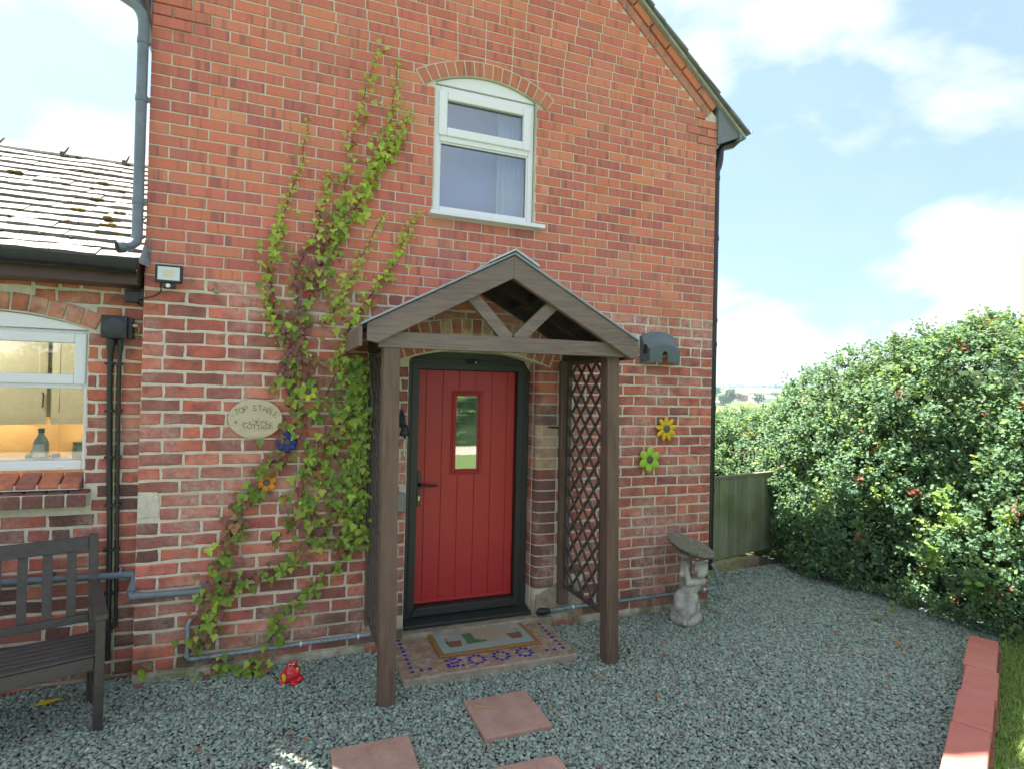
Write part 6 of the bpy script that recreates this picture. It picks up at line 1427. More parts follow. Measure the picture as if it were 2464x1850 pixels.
# second hedge beyond the fence
def surf_back(u, v):
    x = 3.6 + 7.2 * u; ph = -0.05 + v * 2.3; H = 1.50 + 0.08 * math.sin(x * 1.9) + 0.05 * math.sin(x * 5.1)
    cx_, sx = math.cos(ph), math.sin(max(0, ph)); y = 3.3 - 0.7 * math.copysign(abs(cx_) ** 0.6, cx_) + 0.15 * math.sin(x * 1.3); z = H * abs(sx) ** 0.6
    return Vector((x, y, z)), Vector((0, -cx_, max(0, sx) + 0.05)).normalized()
hb = hedge('field_hedge', 'lower green hedge beyond the wooden fence with sunlit yellow green top', surf_back, 2200, 13, (OVAL, OVALF), {'lump': 0.2, 'size': (0.028, 0.05), 'twigs': 80}, None, (7, 3.3, 0))
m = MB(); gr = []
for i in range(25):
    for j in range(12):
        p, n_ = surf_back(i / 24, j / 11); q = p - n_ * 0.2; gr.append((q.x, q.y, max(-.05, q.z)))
m.add(gr, [(i * 12 + j, i * 12 + j + 1, (i + 1) * 12 + j + 1, (i + 1) * 12 + j) for i in range(24) for j in range(11)]); o = m.build('light_block_core', M_CORE, hb, smooth=True); o['kind'] = 'stuff'  # same added light-blocking shell, set inside the leaves
for i in range(30):
    p, n_ = surf_back(random.uniform(.2, .75), random.uniform(.55, .75)); h = random.uniform(.08, .25)
    spray(hb, [p, p + Vector((random.gauss(0, .05), 0, h * .6)), p + Vector((random.gauss(0, .1), random.gauss(0, .05), h))], 14, (0.025, 0.045), (0.30, 0.33, 0.05), 'spray')
# hedge across the bottom of the garden, behind the camera: seen only as a reflection in the door glass
def surf_rear(u, v):
    x = -9 + 18 * u; ph = v * 2.3; H = 2.6 + 0.3 * math.sin(x); cx_, sx = math.cos(ph), math.sin(ph)
    return Vector((x, -15 + 0.9 * math.copysign(abs(cx_) ** .6, cx_), H * abs(sx) ** .6)), Vector((0, cx_, sx)).normalized()
hr = hedge('garden_hedge', 'tall green hedge across the bottom of the lawn reflected in the door glass', surf_rear, 900, 10, (OVAL, OVALF), {'lump': 0.5, 'size': (0.09, 0.16), 'twigs': 20}, None, (0, -15, 0))
m = MB(); gr = []
for i in range(25):
    for j in range(12):
        p, n_ = surf_rear(i / 24, j / 11); q = p - n_ * 0.2; gr.append((q.x, q.y, q.z))
m.add(gr, [(i * 12 + j, i * 12 + j + 1, (i + 1) * 12 + j + 1, (i + 1) * 12 + j) for i in range(24) for j in range(11)]); o = m.build('light_block_core', M_CORE, hr, smooth=True); o['kind'] = 'stuff'  # dark shell added here too, to block light

# fence ------------------------------------------------------------------------
def fence_wood():
    t = NT('weathered_fence'); v = t.pos((55, 55, 3)); n = t.noise(1.0, 5, 0.65, v); b = t.tint(True); n2 = t.noise(3, 4, 0.6)
    c = t.mix(t.ramp(n, [(0.3, 0.0), (0.7, 0.7)]), b, t.mix(0.5, b, (0.05, 0.06, 0.035))); t.col(t.mix(t.ramp(n2, [(0.45, 0.0), (0.65, 0.5)]), c, (0.12, 0.15, 0.05))); t.rough(0.9, 0.2); t.bump(n, 0.4, 0.004); return t.m
M_FENCE = fence_wood()
fc = thing('board_fence', (5.4, 0.85, 0), 'weathered grey green vertical board fence between house corner and hedge', 'fence')
fa, fb = Vector((4.50, 0.66, 0)), Vector((6.9, 1.20, 0)); fd = (fb - fa).normalized(); fn = Vector((fd.y, -fd.x, 0)); L_ = (fb - fa).length; s0 = 0.0; k = 0
while s0 < L_:
    w_ = 0.095 + random.uniform(-.004, .004); a = fa + fd * s0 + fn * (0.010 if k % 2 else 0.0); b = fa + fd * (s0 + w_) + fn * (0.010 if k % 2 else 0.0)
    q = [a + fn * 0.009, b + fn * 0.012, b - fn * 0.006, a - fn * 0.003]
    m = MB(); m.prismz([(p.x, p.y) for p in q], 0.115, 0.975 + random.uniform(-.004, .004)); o = m.build('board', M_FENCE, fc, bevel=0.002, seg=1); o.color = (*jitc((0.30, 0.325, 0.22), .15), 1); s0 += w_ - 0.010; k += 1
for z0, z1, off in ((0.978, 1.012, 0.0), (0.30, 0.38, -0.05), (0.75, 0.83, -0.05)):
    m = MB(); a = fa + fn * off; b = fb + fn * off; m.bar((a.x, a.y, (z0 + z1) / 2), (b.x, b.y, (z0 + z1) / 2), 0.05 if off == 0 else 0.035, z1 - z0); o = m.build('rail', M_FENCE, fc, bevel=0.003); o.color = (0.26, 0.26, 0.18, 1)
for s_ in (0.05, 1.2, 2.35):
    p = fa + fd * s_ - fn * 0.09; m = MB(); m.box(p.x - .045, p.x + .045, p.y - .045, p.y + .045, -.1, 0.99); o = m.build('post', M_FENCE, fc, bevel=0.004); o.color = (0.16, 0.16, 0.11, 1)
slp = MB(); a = fa + fn * 0.055; b = fa + fd * 1.12 + fn * 0.055; slp.bar((a.x, a.y, 0.045), (b.x, b.y, 0.055), 0.085, 0.11); o = slp.build('timber_sleeper', mat_plain('sleeper', (0.34, 0.31, 0.17), 0.9, 0.3, 20, 0.4), None, bevel=0.006); tag(o, 'mossy pale timber sleeper lying at the foot of the board fence', 'sleeper')
slp = MB(); a = fa + fd * 1.15 + fn * 0.05; b = fa + fd * 1.40 + fn * 0.05; slp.bar((a.x, a.y, 0.04), (b.x, b.y, 0.04), 0.10, 0.09); o = slp.build('loose_block', mat_plain('block', (0.36, 0.27, 0.19), 0.9, 0.3, 20, 0.4), None, bevel=0.006); tag(o, 'pale brick lying at the end of the timber sleeper by the fence', 'brick')
# ================================================================== creeper
ivy = thing('wall_creeper', (0.7, -0.03, 0), 'green and red leaved creeper climbing the brick wall beside the porch', 'creeper')
PATHS = {
'A': [(0.39, 0.20), (0.47, 0.49), (0.49, 0.67), (0.54, 0.91), (0.61, 1.12), (0.74, 1.30), (0.83, 1.48), (0.92, 1.67), (0.85, 1.89), (0.91, 2.05), (0.93, 2.31), (1.01, 2.57), (1.07, 2.77), (1.13, 3.03), (1.20, 3.30), (1.24, 3.64), (1.32, 3.99), (1.41, 4.34)],
'B': [(1.01, 2.57), (1.13, 2.90), (1.31, 3.22), (1.43, 3.57), (1.51, 3.82), (1.55, 4.27)],
'B2': [(1.34, 3.26), (1.47, 3.51), (1.58, 3.73), (1.64, 3.92)],
'C': [(0.91, 2.05), (0.81, 2.23), (0.75, 2.48), (0.73, 2.73), (0.77, 2.92), (0.82, 3.12), (0.90, 3.39), (0.95, 3.73)],
'D': [(0.80, 2.23), (0.72, 2.42), (0.69, 2.54)],
'E': [(1.15, 2.00), (1.24, 2.26), (1.39, 2.53), (1.55, 2.78), (1.65, 3.03), (1.73, 3.19)],
'F': [(0.93, 2.31), (0.89, 2.65), (1.01, 2.92), (1.07, 3.19), (1.09, 3.38)],
'G': [(1.38, 0.78), (1.36, 1.18), (1.37, 1.57), (1.34, 1.84), (1.30, 2.10)],
'G2': [(1.30, 0.80), (1.29, 1.10), (1.32, 1.45), (1.28, 1.75), (1.26, 2.05)],
'H': [(0.49, 0.55), (0.71, 0.62), (0.88, 0.69), (1.00, 0.81), (1.12, 0.96), (1.24, 1.09), (1.33, 1.28)],
'I': [(0.78, 0.16), (0.84, 0.29), (0.95, 0.44), (1.10, 0.55), (1.25, 0.70), (1.37, 0.85)],
'J': [(0.88, 0.88), (0.96, 1.10), (0.99, 1.35), (1.10, 1.51), (1.22, 1.67), (1.31, 1.84)],
'K': [(1.08, 2.31), (1.20, 2.52), (1.32, 2.79), (1.48, 3.14)],
'L': [(0.92, 1.67), (1.07, 1.74), (1.15, 1.93), (1.24, 2.13)],
'M': [(0.41, 0.38), (0.36, 0.26), (0.47, 0.31)],
'N': [(0.96, 1.10), (1.09, 0.97), (1.18, 0.77), (1.31, 0.92)],
'O': [(1.10, 1.51), (1.20, 1.35), (1.30, 1.15), (1.26, 0.99)],
'P': [(0.74, 1.30), (0.70, 1.17), (0.59, 1.09)],
'R': [(0.54, 0.91), (0.46, 0.73), (0.40, 0.53), (0.39, 0.35)],
'S': [(0.98, 1.35), (1.08, 1.28), (1.18, 1.15), (1.22, 1.02)], 'T': [(0.91, 2.05), (1.0, 1.92), (1.06, 1.80)], 'U': [(0.93, 2.31), (0.96, 2.15), (0.88, 1.98)]}
IVY_L = np.array([(0, 0, 0), (.20, -.10, .05), (.46, .10, .08), (.52, .34, .02), (.30, .44, .05), (.22, .66, .02), (0, 1.0, -.08), (-.22, .66, .02), (-.30, .44, .05), (-.52, .34, .02), (-.46, .10, .08), (-.20, -.10, .05), (0, .35, -.05)], float)
IVY_F = [(i, (i + 1) % 12, 12) for i in range(12)]
GREENS = [(0.22, 0.36, 0.05), (0.28, 0.42, 0.06), (0.17, 0.29, 0.05), (0.34, 0.47, 0.07)]; LIME = [(0.46, 0.58, 0.06), (0.38, 0.52, 0.06), (0.52, 0.62, 0.10)]; REDS = [(0.32, 0.13, 0.10), (0.34, 0.11, 0.11), (0.25, 0.13, 0.09), (0.40, 0.20, 0.08), (0.30, 0.22, 0.08)]; HOT = (0.42, 0.05, 0.04)
LEAVES = []     # pos, normal, tip, size, colour
def add_leaf(x, z, y, s_, c):
    n_ = (random.gauss(-0.12, 0.28), -1.0, random.gauss(0.30, 0.28)); tip = (random.gauss(0, 0.45), -0.35, -1.0 + random.gauss(0, .25))
    LEAVES.append(((x, y, z), n_, tip, s_, jitc(c, 0.2)))
SPEC = {'A': (1.0, 'mix'), 'B': (0.85, 'lime'), 'B2': (0.72, 'lime'), 'C': (0.68, 'mixlime'), 'D': (0.5, 'lime'), 'E': (0.75, 'lime'), 'F': (0.65, 'mixlime'), 'G': (0.5, 'green'), 'G2': (0.55, 'green'), 'H': (1.0, 'mix'), 'I': (0.75, 'green'),
        'J': (1.0, 'mixg'), 'K': (0.68, 'lime'), 'L': (0.9, 'mixg'), 'M': (0.9, 'mixg'), 'N': (0.85, 'mixg'), 'O': (0.95, 'mixg'), 'P': (0.95, 'mix'), 'R': (1.0, 'mix'), 'S': (0.95, 'mixg'), 'T': (0.9, 'mix'), 'U': (1.0, 'mix')}
DENS = {'G': 190, 'G2': 170, 'J': 95, 'O': 95, 'S': 90, 'N': 85, 'L': 75}
for k, pts in PATHS.items():
    P_ = smooth_path([(x, -0.010, z) for x, z in pts], 7); n_ = len(P_); sc, kind = SPEC[k]
    tot = sum((P_[i + 1] - P_[i]).length for i in range(n_ - 1))
    m = MB(); w = [Vector((random.gauss(0, .006), 0, 0)) for _ in P_]
    m.tube([p + q for p, q in zip(P_, w)], [0.0055 * (1 - 0.8 * i / (n_ - 1)) + 0.0008 for i in range(n_)], 6, False); m.build('stem', mat_plain('creeper_stem', (0.15, 0.085, 0.05), 0.8, 0.3, 30), ivy)
    nl = int(tot * DENS.get(k, 75 if sc > 0.86 else 100))
    for i in range(nl):
        f_ = (i + random.random()) / nl; q = f_ * (n_ - 1); p = P_[int(q)].lerp(P_[min(n_ - 1, int(q) + 1)], q % 1)
        fade = 1.0 if k in ('G', 'G2') else (1 - 0.6 * max(0, f_ - 0.45) / 0.55 if k in ('A', 'B', 'B2', 'C', 'D', 'E', 'F', 'K') else 1 - 0.25 * f_)
        if k == 'A': fade = 1.0 if p.z < 2.6 else max(0.42, 1 - (p.z - 2.6) * 0.26)
        s_ = 0.063 * sc * fade * random.uniform(0.55, 1.25)
        spread = (0.070 if k in ('G', 'G2', 'J', 'O', 'S', 'L', 'N') else 0.050) * max(0.25, sc * fade)
        x, z = p.x + random.gauss(0, spread), p.z + random.gauss(0, spread * .6)
        r_ = random.random()
        if kind == 'lime' or (kind == 'mixlime' and f_ > 0.4) or (k == 'A' and p.z > 3.15): c = random.choice(LIME) if r_ < .93 else (0.40, 0.16, 0.05)
        elif kind == 'green': c = random.choice(GREENS[:2] + LIME[1:2] + GREENS) if r_ < .95 else random.choice(REDS)
        elif kind == 'mixg': c = random.choice(GREENS) if r_ < .58 else random.choice(LIME) if r_ < .70 else random.choice(REDS)
        else: c = random.choice(GREENS) if r_ < .46 else random.choice(LIME) if r_ < .54 else random.choice(REDS)
        if 0.80 < x < 1.10 and 1.95 < z < 2.85 and random.random() < 0.5: c = random.choice([(0.34, 0.13, 0.13), (0.30, 0.12, 0.14), (0.36, 0.18, 0.11)])
        if random.random() < 0.008: c = HOT
        if (x - 0.664) ** 2 / 0.15 ** 2 + (z - 1.657) ** 2 / 0.125 ** 2 < 1: continue
        if any((x - a) ** 2 + (z - b) ** 2 < (0.074 * random.uniform(.78, 1.05)) ** 2 for a, b in ((0.988, 1.846), (0.863, 1.503), (0.742, 1.234))): continue
        add_leaf(x, z, -0.018 - random.random() * (0.10 if k in ('G', 'G2') else 0.035) - 0.012 * sc, s_, c)
        if sc < 0.9 and random.random() < .5: add_leaf(x + random.gauss(0, .03), z + random.gauss(0, .02), -0.016, s_ * 0.5, random.choice(LIME) if r_ < .9 else REDS[3])
# growth by the porch corner hanging over the lattice, and the seedlings at the foot of the wall
for i in range(190):
    z = random.uniform(0.85, 2.08); add_leaf(random.gauss(1.30, .05), z, random.uniform(-0.30, -0.05) * (0.4 + 0.6 * random.random()), random.uniform(.025, .06), random.choice(GREENS + LIME[1:2]))
for cx_, zc, n_, sp in ((0.46, 0.05, 14, .05), (0.06, 0.10, 8, .035), (0.52, 0.03, 8, .04)):
    for i in range(n_): add_leaf(random.gauss(cx_, sp), max(.01, random.gauss(zc, .04)), random.uniform(-.10, -.02), random.uniform(.03, .06), random.choice(GREENS + REDS[:2] + LIME[:1]))
for s_ in range(3):
    m = MB(); x = 1.33 + .03 * s_; m.tube(smooth_path([(x, -.06, 2.05), (x + .02, -.11, 1.7), (x - .03, -.12, 1.4), (x + .01, -.10, 1.05)]), 0.0022, 5, False); m.build('stem', mat_plain('pale_stem', (0.36, 0.32, 0.18), 0.8, 0.2), ivy)
M_IVY_O, M_IVY_S = leafy('creeper_leaf', True, 0.30, 0.5, 0.35, 0.3), leafy('creeper_leaf_far', False, 0.30, 0.5, 0.35, 0.3)
IVYM = []
for i in range(6):
    b_ = IVY_L + rng.normal(0, .03, IVY_L.shape) * np.array([1, 1, .8]); me = bpy.data.meshes.new('leaf'); me.from_pydata([tuple(p) for p in b_], [], IVY_F); me.materials.append(M_IVY_O); IVYM.append(me)
LEAVES.sort(key=lambda l: -l[3])
for (p, n_, tip, s_, c) in LEAVES[:300]:
    nv = Vector(n_).normalized(); tv = Vector(tip); tv = (tv - nv * tv.dot(nv)).normalized(); xv = tv.cross(nv)
    o = bpy.data.objects.new('leaf', random.choice(IVYM)); COL.objects.link(o); o.color = (*c, 1)
    o.parent = ivy; o.matrix_parent_inverse = Matrix.Translation(-Vector(ivy.location))
    o.matrix_basis = Matrix(((xv.x * s_, tv.x * s_, nv.x * s_, p[0]), (xv.y * s_, tv.y * s_, nv.y * s_, p[1]), (xv.z * s_, tv.z * s_, nv.z * s_, p[2]), (0, 0, 0, 1)))
rest = LEAVES[300:]
V, F, C = scatter(IVY_L, IVY_F, np.array([l[0] for l in rest]), np.array([l[1] for l in rest], float), np.array([l[2] for l in rest], float), np.array([l[3] for l in rest]), np.array([l[4] for l in rest]))
o = mesh_np('small_leaves', V, F, M_IVY_S, ivy, C); o['kind'] = 'stuff'
# plant at the foot of the wall by the frog
fp = thing('seedling_plant', (0.70, -0.12, 0), 'small green leafy plant rooted in the gravel by the red frog', 'plant')
lv = []
for i in range(46): lv.append(((random.gauss(0.70, .05), random.gauss(-0.13, .03), abs(random.gauss(.06, .04)) + .015), (random.gauss(-.1, .4), random.gauss(-.8, .3), random.gauss(.5, .4)), (random.gauss(0, .6), random.gauss(-.4, .4), random.gauss(-.3, .6)), random.uniform(.028, .055), jitc(random.choice(GREENS + LIME[1:2] + REDS[:1]))))
V, F, C = scatter(IVY_L, IVY_F, np.array([l[0] for l in lv]), np.array([l[1] for l in lv], float), np.array([l[2] for l in lv], float), np.array([l[3] for l in lv]), np.array([l[4] for l in lv]))
o = mesh_np('foliage', V, F, M_IVY_S, fp, C); o['kind'] = 'stuff'
m = MB()
for i in range(7): m.tube([(0.70, -.10, 0), (random.gauss(.70, .02), -.11, .04), (random.gauss(.70, .05), random.gauss(-.13, .02), .10)], [.003, .002, .001], 5, False)
m.build('stems', mat_plain('seedling_stem', (0.14, 0.12, 0.05), .8, .2), fp)

# ================================================================== bench
bn = thing('garden_bench', (-0.45, -0.38, 0), 'dark brown slatted garden bench with arms against the wing wall', 'bench')
M_BENCH = wood_mat('bench_wood', (0.060, 0.050, 0.047), (6, 60, 60), 0.38, 0.3)
bu = Vector((-0.9465, -0.3228, 0)); bw = Vector((0.3228, -0.9465, 0))     # along the bench to the left; towards the front
bo = Vector((-0.030, -0.500, 0))                                          # outer front right leg, outer corner
def bp(u, w_, z): p = bo + bu * u + bw * w_; return (p.x, p.y, z)
def bbox(u0, u1, w0, w1, z0, z1, nm, lean0=0.0, lean1=0.0, bev=0.004):
    m = MB(); m.add([bp(u0, w0 + lean0, z0), bp(u1, w0 + lean0, z0), bp(u1, w1 + lean0, z0), bp(u0, w1 + lean0, z0), bp(u0, w0 + lean1, z1), bp(u1, w0 + lean1, z1), bp(u1, w1 + lean1, z1), bp(u0, w1 + lean1, z1)],
        [(3, 2, 1, 0), (4, 5, 6, 7), (0, 1, 5, 4), (1, 2, 6, 5), (2, 3, 7, 6), (3, 0, 4, 7)]); return m.build(nm, M_BENCH, bn, bevel=bev)
BL = 1.22
def lean(z): return -0.13 * max(0, z - 0.40) / 0.55
for u0 in (0.0, BL - 0.045):
    bbox(u0, u0 + 0.045, -0.045, 0.0, -0.02, 0.600, 'leg')
    bbox(u0, u0 + 0.045, -0.420, -0.370, -0.02, 0.41, 'leg')
    bbox(u0, u0 + 0.045, -0.420, -0.380, 0.412, 0.955, 'back_post', 0, lean(0.955))
    bbox(u0 + 0.006, u0 + 0.036, -0.37, -0.046, 0.14, 0.175, 'side_stretcher'); bbox(u0 + 0.006, u0 + 0.036, -0.37, -0.046, 0.33, 0.385, 'side_rail')
    us = u0 - 0.008
    m = MB(); prof = [(0.030, 0.600), (0.032, 0.628), (-0.06, 0.640), (-0.16, 0.652), (-0.28, 0.690), (-0.43, 0.700), (-0.43, 0.664), (-0.28, 0.655), (-0.15, 0.618), (-0.05, 0.602)]; n = len(prof)
    m.add([bp(us, w_, z) for w_, z in prof] + [bp(us + 0.062, w_, z) for w_, z in prof], [tuple(range(n)), tuple(range(2 * n - 1, n - 1, -1))] + [(i, (i + 1) % n, (i + 1) % n + n, i + n) for i in range(n)]); m.build('arm_rest', M_BENCH, bn, bevel=0.006, seg=3)
bbox(0.046, BL - 0.046, -0.034, -0.010, 0.325, 0.398, 'front_rail')
for k in range(6): bbox(0.012, BL - 0.012, -0.362 + k * 0.0605, -0.362 + k * 0.0605 + 0.052, 0.400, 0.420 - (0.006 if k == 5 else 0), 'seat_slat', bev=0.006)
bbox(0.046, BL - 0.046, -0.412, -0.388, 0.865, 0.942, 'top_rail', lean(0.865), lean(0.942)); bbox(0.046, BL - 0.046, -0.412, -0.388, 0.465, 0.510, 'back_rail', lean(0.465), lean(0.51))
for k in range(10):
    u = 0.105 + k * 0.112; bbox(u, u + 0.046, -0.407, -0.394, 0.511, 0.864, 'back_slat', lean(0.511), lean(0.864), 0.002)

# ================================================================== bird bath
def remesh(o, vox, smooth_it=4):
    r_ = o.modifiers.new('remesh', 'REMESH'); r_.mode = 'VOXEL'; r_.voxel_size = vox; r_.use_smooth_shade = True
    s_ = o.modifiers.new('smooth', 'SMOOTH'); s_.factor = 0.5; s_.iterations = smooth_it
def stone_mat():
    t = NT('weathered_stone'); P = t.pos(); n = t.noise(30, 6, 0.7, P); n2 = t.noise(8, 4, 0.6, P); g = t.node('ShaderNodeSeparateXYZ'); t.link(P, g.inputs[0])
    c = t.mix(t.ramp(n, [(0.3, 0.0), (0.7, 1.0)]), (0.34, 0.335, 0.30), (0.55, 0.54, 0.49)); c = t.mix(t.ramp(n2, [(0.5, 0.0), (0.68, 0.6)]), c, (0.17, 0.18, 0.12))
    t.col(c); t.rough(0.92, 0.2); t.bump(t.noise(90, 5, 0.7, P), 0.6, 0.006); return t.m
M_STONE = stone_mat()
def bowl_mat():
    t = NT('lichen_bowl'); P = t.pos(); n = t.noise(34, 6, 0.75, P); n2 = t.noise(10, 4, 0.6, P)
    c = t.mix(t.ramp(n, [(0.35, 0.0), (0.65, 1.0)]), (0.10, 0.10, 0.085), (0.26, 0.26, 0.23)); c = t.mix(t.ramp(n2, [(0.48, 0.0), (0.62, 0.7)]), c, (0.19, 0.17, 0.05)); c = t.mix(t.ramp(t.noise(17, 4, .6, P), [(0.68, 0.0), (0.72, 1.0)]), c, (0.55, 0.55, 0.52))
    t.col(c); t.rough(0.95, 0.2); t.bump(n, 0.8, 0.008); return t.m
bb = thing('bird_bath', (3.99, -0.27, 0), 'weathered stone bird bath held up by a carved cherub by the wall', 'bird bath')
BU, BWv = Vector((0.9313, -0.3642, 0)), Vector((-0.3642, -0.9313, 0)); BO = Vector((3.985, -0.262, 0))
def L3(u, w_, z): return BO + BU * u + BWv * w_ + Vector((0, 0, z))
m = MB()
def cap(m, a, b, ra, rb, n=6):
    for i in range(n + 1):
        t_ = i / n; m.ball(L3(*[a[j] + (b[j] - a[j]) * t_ for j in range(3)]), ra + (rb - ra) * t_, (1, 1, 1), 10, 7)
# rock base and column
for u, w_, z, r_, sc in ((0, 0, 0.03, 0.125, (1, .9, .55)), (-.02, 0, 0.10, 0.105, (1, .9, .8)), (.05, -.01, 0.12, 0.085, (.9, .9, 1.1)), (.08, 0, 0.05, 0.06, (1, 1, 1)), (-.075, .01, .04, .055, (1, 1, 1))): m.ball(L3(u, w_, z), r_, sc, 14, 9)
cap(m, (0.00, -0.055, .05), (0.02, -0.05, .56), .060, .048, 12); m.ball(L3(.005, -.035, .545), .062, (1, 1, .5)); m.ball(L3(.02, -.04, .16), .095, (1, .8, .9))
rockcol = m.build('pedestal', M_STONE, bb); remesh(rockcol, 0.008, 2)
m = MB()
cap(m, (-.035, .045, .235), (.05, .045, .330), .062, .060)              # hips to chest
cap(m, (.035, .045, .30), (.085, .045, .355), .058, .048)               # chest to shoulders
cap(m, (.075, .050, .365), (.098, .058, .400), .030, .030, 2)           # neck
m.ball(L3(.100, .062, .452), .062, (1, 1, 1.04)); m.ball(L3(.088, .110, .432), .036, (1.1, .8, .9)); m.ball(L3(.070, .118, .436), .010)   # head, cheeks, nose
cap(m, (.110, .068, .362), (-.010, .105, .358), .034, .030); cap(m, (-.010, .105, .358), (-.018, .055, .478), .029, .021)       # near arm
cap(m, (.030, .010, .370), (-.055, .060, .410), .032, .026); cap(m, (-.055, .060, .410), (-.030, .020, .490), .024, .018)        # far arm
for k in range(4): cap(m, (-.030 + .011 * k, .062 - .006 * k, .482), (-.020 + .012 * k, .040 - .006 * k, .512), .0085, .0070, 3)   # fingers on the bowl stem
cap(m, (-.024, .075, .470), (.004, .072, .492), .0085, .007, 3)
cap(m, (-.060, .055, .225), (-.075, .085, .165), .056, .044); cap(m, (-.075, .085, .165), (-.045, .060, .085), .040, .030)       # far leg bent
cap(m, (.030, .060, .225), (.010, .100, .130), .060, .044); cap(m, (.010, .100, .130), (-.030, .095, .055), .040, .026); cap(m, (-.030, .098, .045), (-.045, .130, .035), .024, .017, 3)   # near leg, foot
for k in range(26):                                                       # curls of hair
    a_, b_ = random.uniform(0, 6.28), random.uniform(-.2, 1.4); m.ball(L3(.104 + .056 * math.cos(a_) * math.cos(b_), .048 + .056 * math.sin(a_) * math.cos(b_), .462 + .058 * math.sin(b_)), .016, (1, 1, 1), 8, 6)
fig = m.build('cherub', M_STONE, bb); remesh(fig, 0.0055, 3)
tl = R(17); bax = (Vector((0, 0, 1)) * math.cos(tl) + BU * math.sin(tl) + BWv * 0.16).normalized(); bc = L3(.012, .0, .575)
m = MB(); m.lathe([(.055, 0.0), (.10, .010), (.155, .030), (.190, .052), (.202, .062), (.200, .076), (.186, .082), (.168, .074), (.130, .050), (.06, .038), (.001, .036)], bc, 40, bax, cap=False)
o = m.build('bowl', bowl_mat(), bb, smooth=True)
d_ = o.modifiers.new('sub', 'SUBSURF'); d_.levels = 1; d_.render_levels = 1
tx = bpy.data.textures.new('rough', 'CLOUDS'); tx.noise_scale = 0.035; d_ = o.modifiers.new('disp', 'DISPLACE'); d_.texture = tx; d_.strength = 0.016; d_.mid_level = 0.5

# ================================================================== frog
fg = thing('frog_ornament', (0.925, -0.30, 0), 'small glossy red frog ornament with yellow spots on the gravel', 'ornament')
M_FROG = mat_plain('frog_red', (0.62, 0.015, 0.03), 0.22, 0.1, 20); M_SPOT = mat_plain('frog_yellow', (0.62, 0.50, 0.01), 0.25, 0.05)
FO = Vector((0.925, -0.285, 0.008))
def G3(u, w_, z): return FO + BU * u + BWv * w_ + Vector((0, 0, z))
def gball(m, u, w_, z, r_, sc=(1, 1, 1), n=14): m.ball(G3(u, w_, z), r_, sc, n, 9)
m = MB(); gball(m, 0, 0, .045, .055, (1.05, 1.05, .9)); gball(m, .004, 0, .075, .043); gball(m, .012, .005, .098, .028); gball(m, .018, .01, .112, .020)
gball(m, .006, .018, .128, .0135); gball(m, .028, .012, .126, .0135)                                   # eyelid bumps
gball(m, .047, .015, .060, .020, (.8, 1, 1.5)); gball(m, -.046, .030, .045, .018, (.8, 1, 1.3)); gball(m, .040, .045, .010, .018, (1.5, 1.3, .6)); gball(m, -.038, .045, .010, .016, (1.4, 1.3, .6)); gball(m, .056, .0, .022, .022, (1, 1.4, .9))
o = m.build('body', M_FROG, fg); remesh(o, 0.0045, 3)
for u, w_ in ((.001, .029), (.022, .027)):
    m = MB(); gball(m, u, w_, .117, .0085, (1, .7, .8), 10); e = m.build('eye', M_WHITE, fg, smooth=True)
    m = MB(); gball(m, u + .002, w_ + .005, .116, .006, (1, .5, .9), 8); m.build('pupil', M_BLACK, e, smooth=True)
for u, w_, z, r_, nv in ((-.027, .051, .045, .022, (-.45, .88, 0)), (.047, .020, .087, .011, (.75, .5, .5)), (.060, .012, .055, .008, (.9, .45, 0))):
    n_ = (BU * nv[0] + BWv * nv[1] + Vector((0, 0, nv[2]))).normalized(); rot_ = n_.to_track_quat('Z', 'Y').to_matrix()
    m = MB(); m.ball(G3(u, w_, z), 1.0, (r_ * .8, r_ * 1.15, .004), 14, 7, rot_); m.build('spot', M_SPOT, fg, smooth=True)
m = MB(); m.tube(smooth_path([G3(-.040, .040, .085), G3(-.010, .056, .066), G3(.022, .050, .062), G3(.040, .030, .075)]), .0028, 6); m.build('mouth', mat_plain('mouth_red', (0.30, 0.008, 0.015), .3, .1), fg, smooth=True)

# ================================================================== far country
M_FAR = leafy('far_tree', False, 0.15, 0.8, 0.1)
def clump_tree(name, label, x, y, h, wdt, cols, group, n=150, parts=True):
    z0 = terr(x, y); t_ = thing(name, (x, y, z0), label, 'tree', group)
    m = MB(); m.tube([(x, y, z0 - .3), (x + .02 * h, y, z0 + h * .3), (x, y, z0 + h * .6)], [h * .035, h * .028, h * .012], 6); m.build('trunk', M_BARK, t_)
    n = 420
    d = rng.normal(0, 1, (n, 3)); d /= np.linalg.norm(d, axis=1, keepdims=True); r_ = rng.random(n) ** .33
    pos = np.array([x, y, z0 + h * .58]) + d * r_[:, None] * np.array([wdt / 2, wdt / 2, h * .42]); sz = rng.uniform(.10, .2, n) * h
    V, F, C = scatter(OVAL, OVALF, pos, d + rng.normal(0, .4, d.shape), rng.normal(0, 1, d.shape), sz, np.array(cols)[rng.choice(len(cols), n)] * rng.uniform(.7, 1.3, (n, 1)))
    mesh_np('crown', V, F, M_FAR, t_, C)
FG = [(0.05, 0.09, 0.035), (0.065, 0.11, 0.04), (0.045, 0.08, 0.035)]
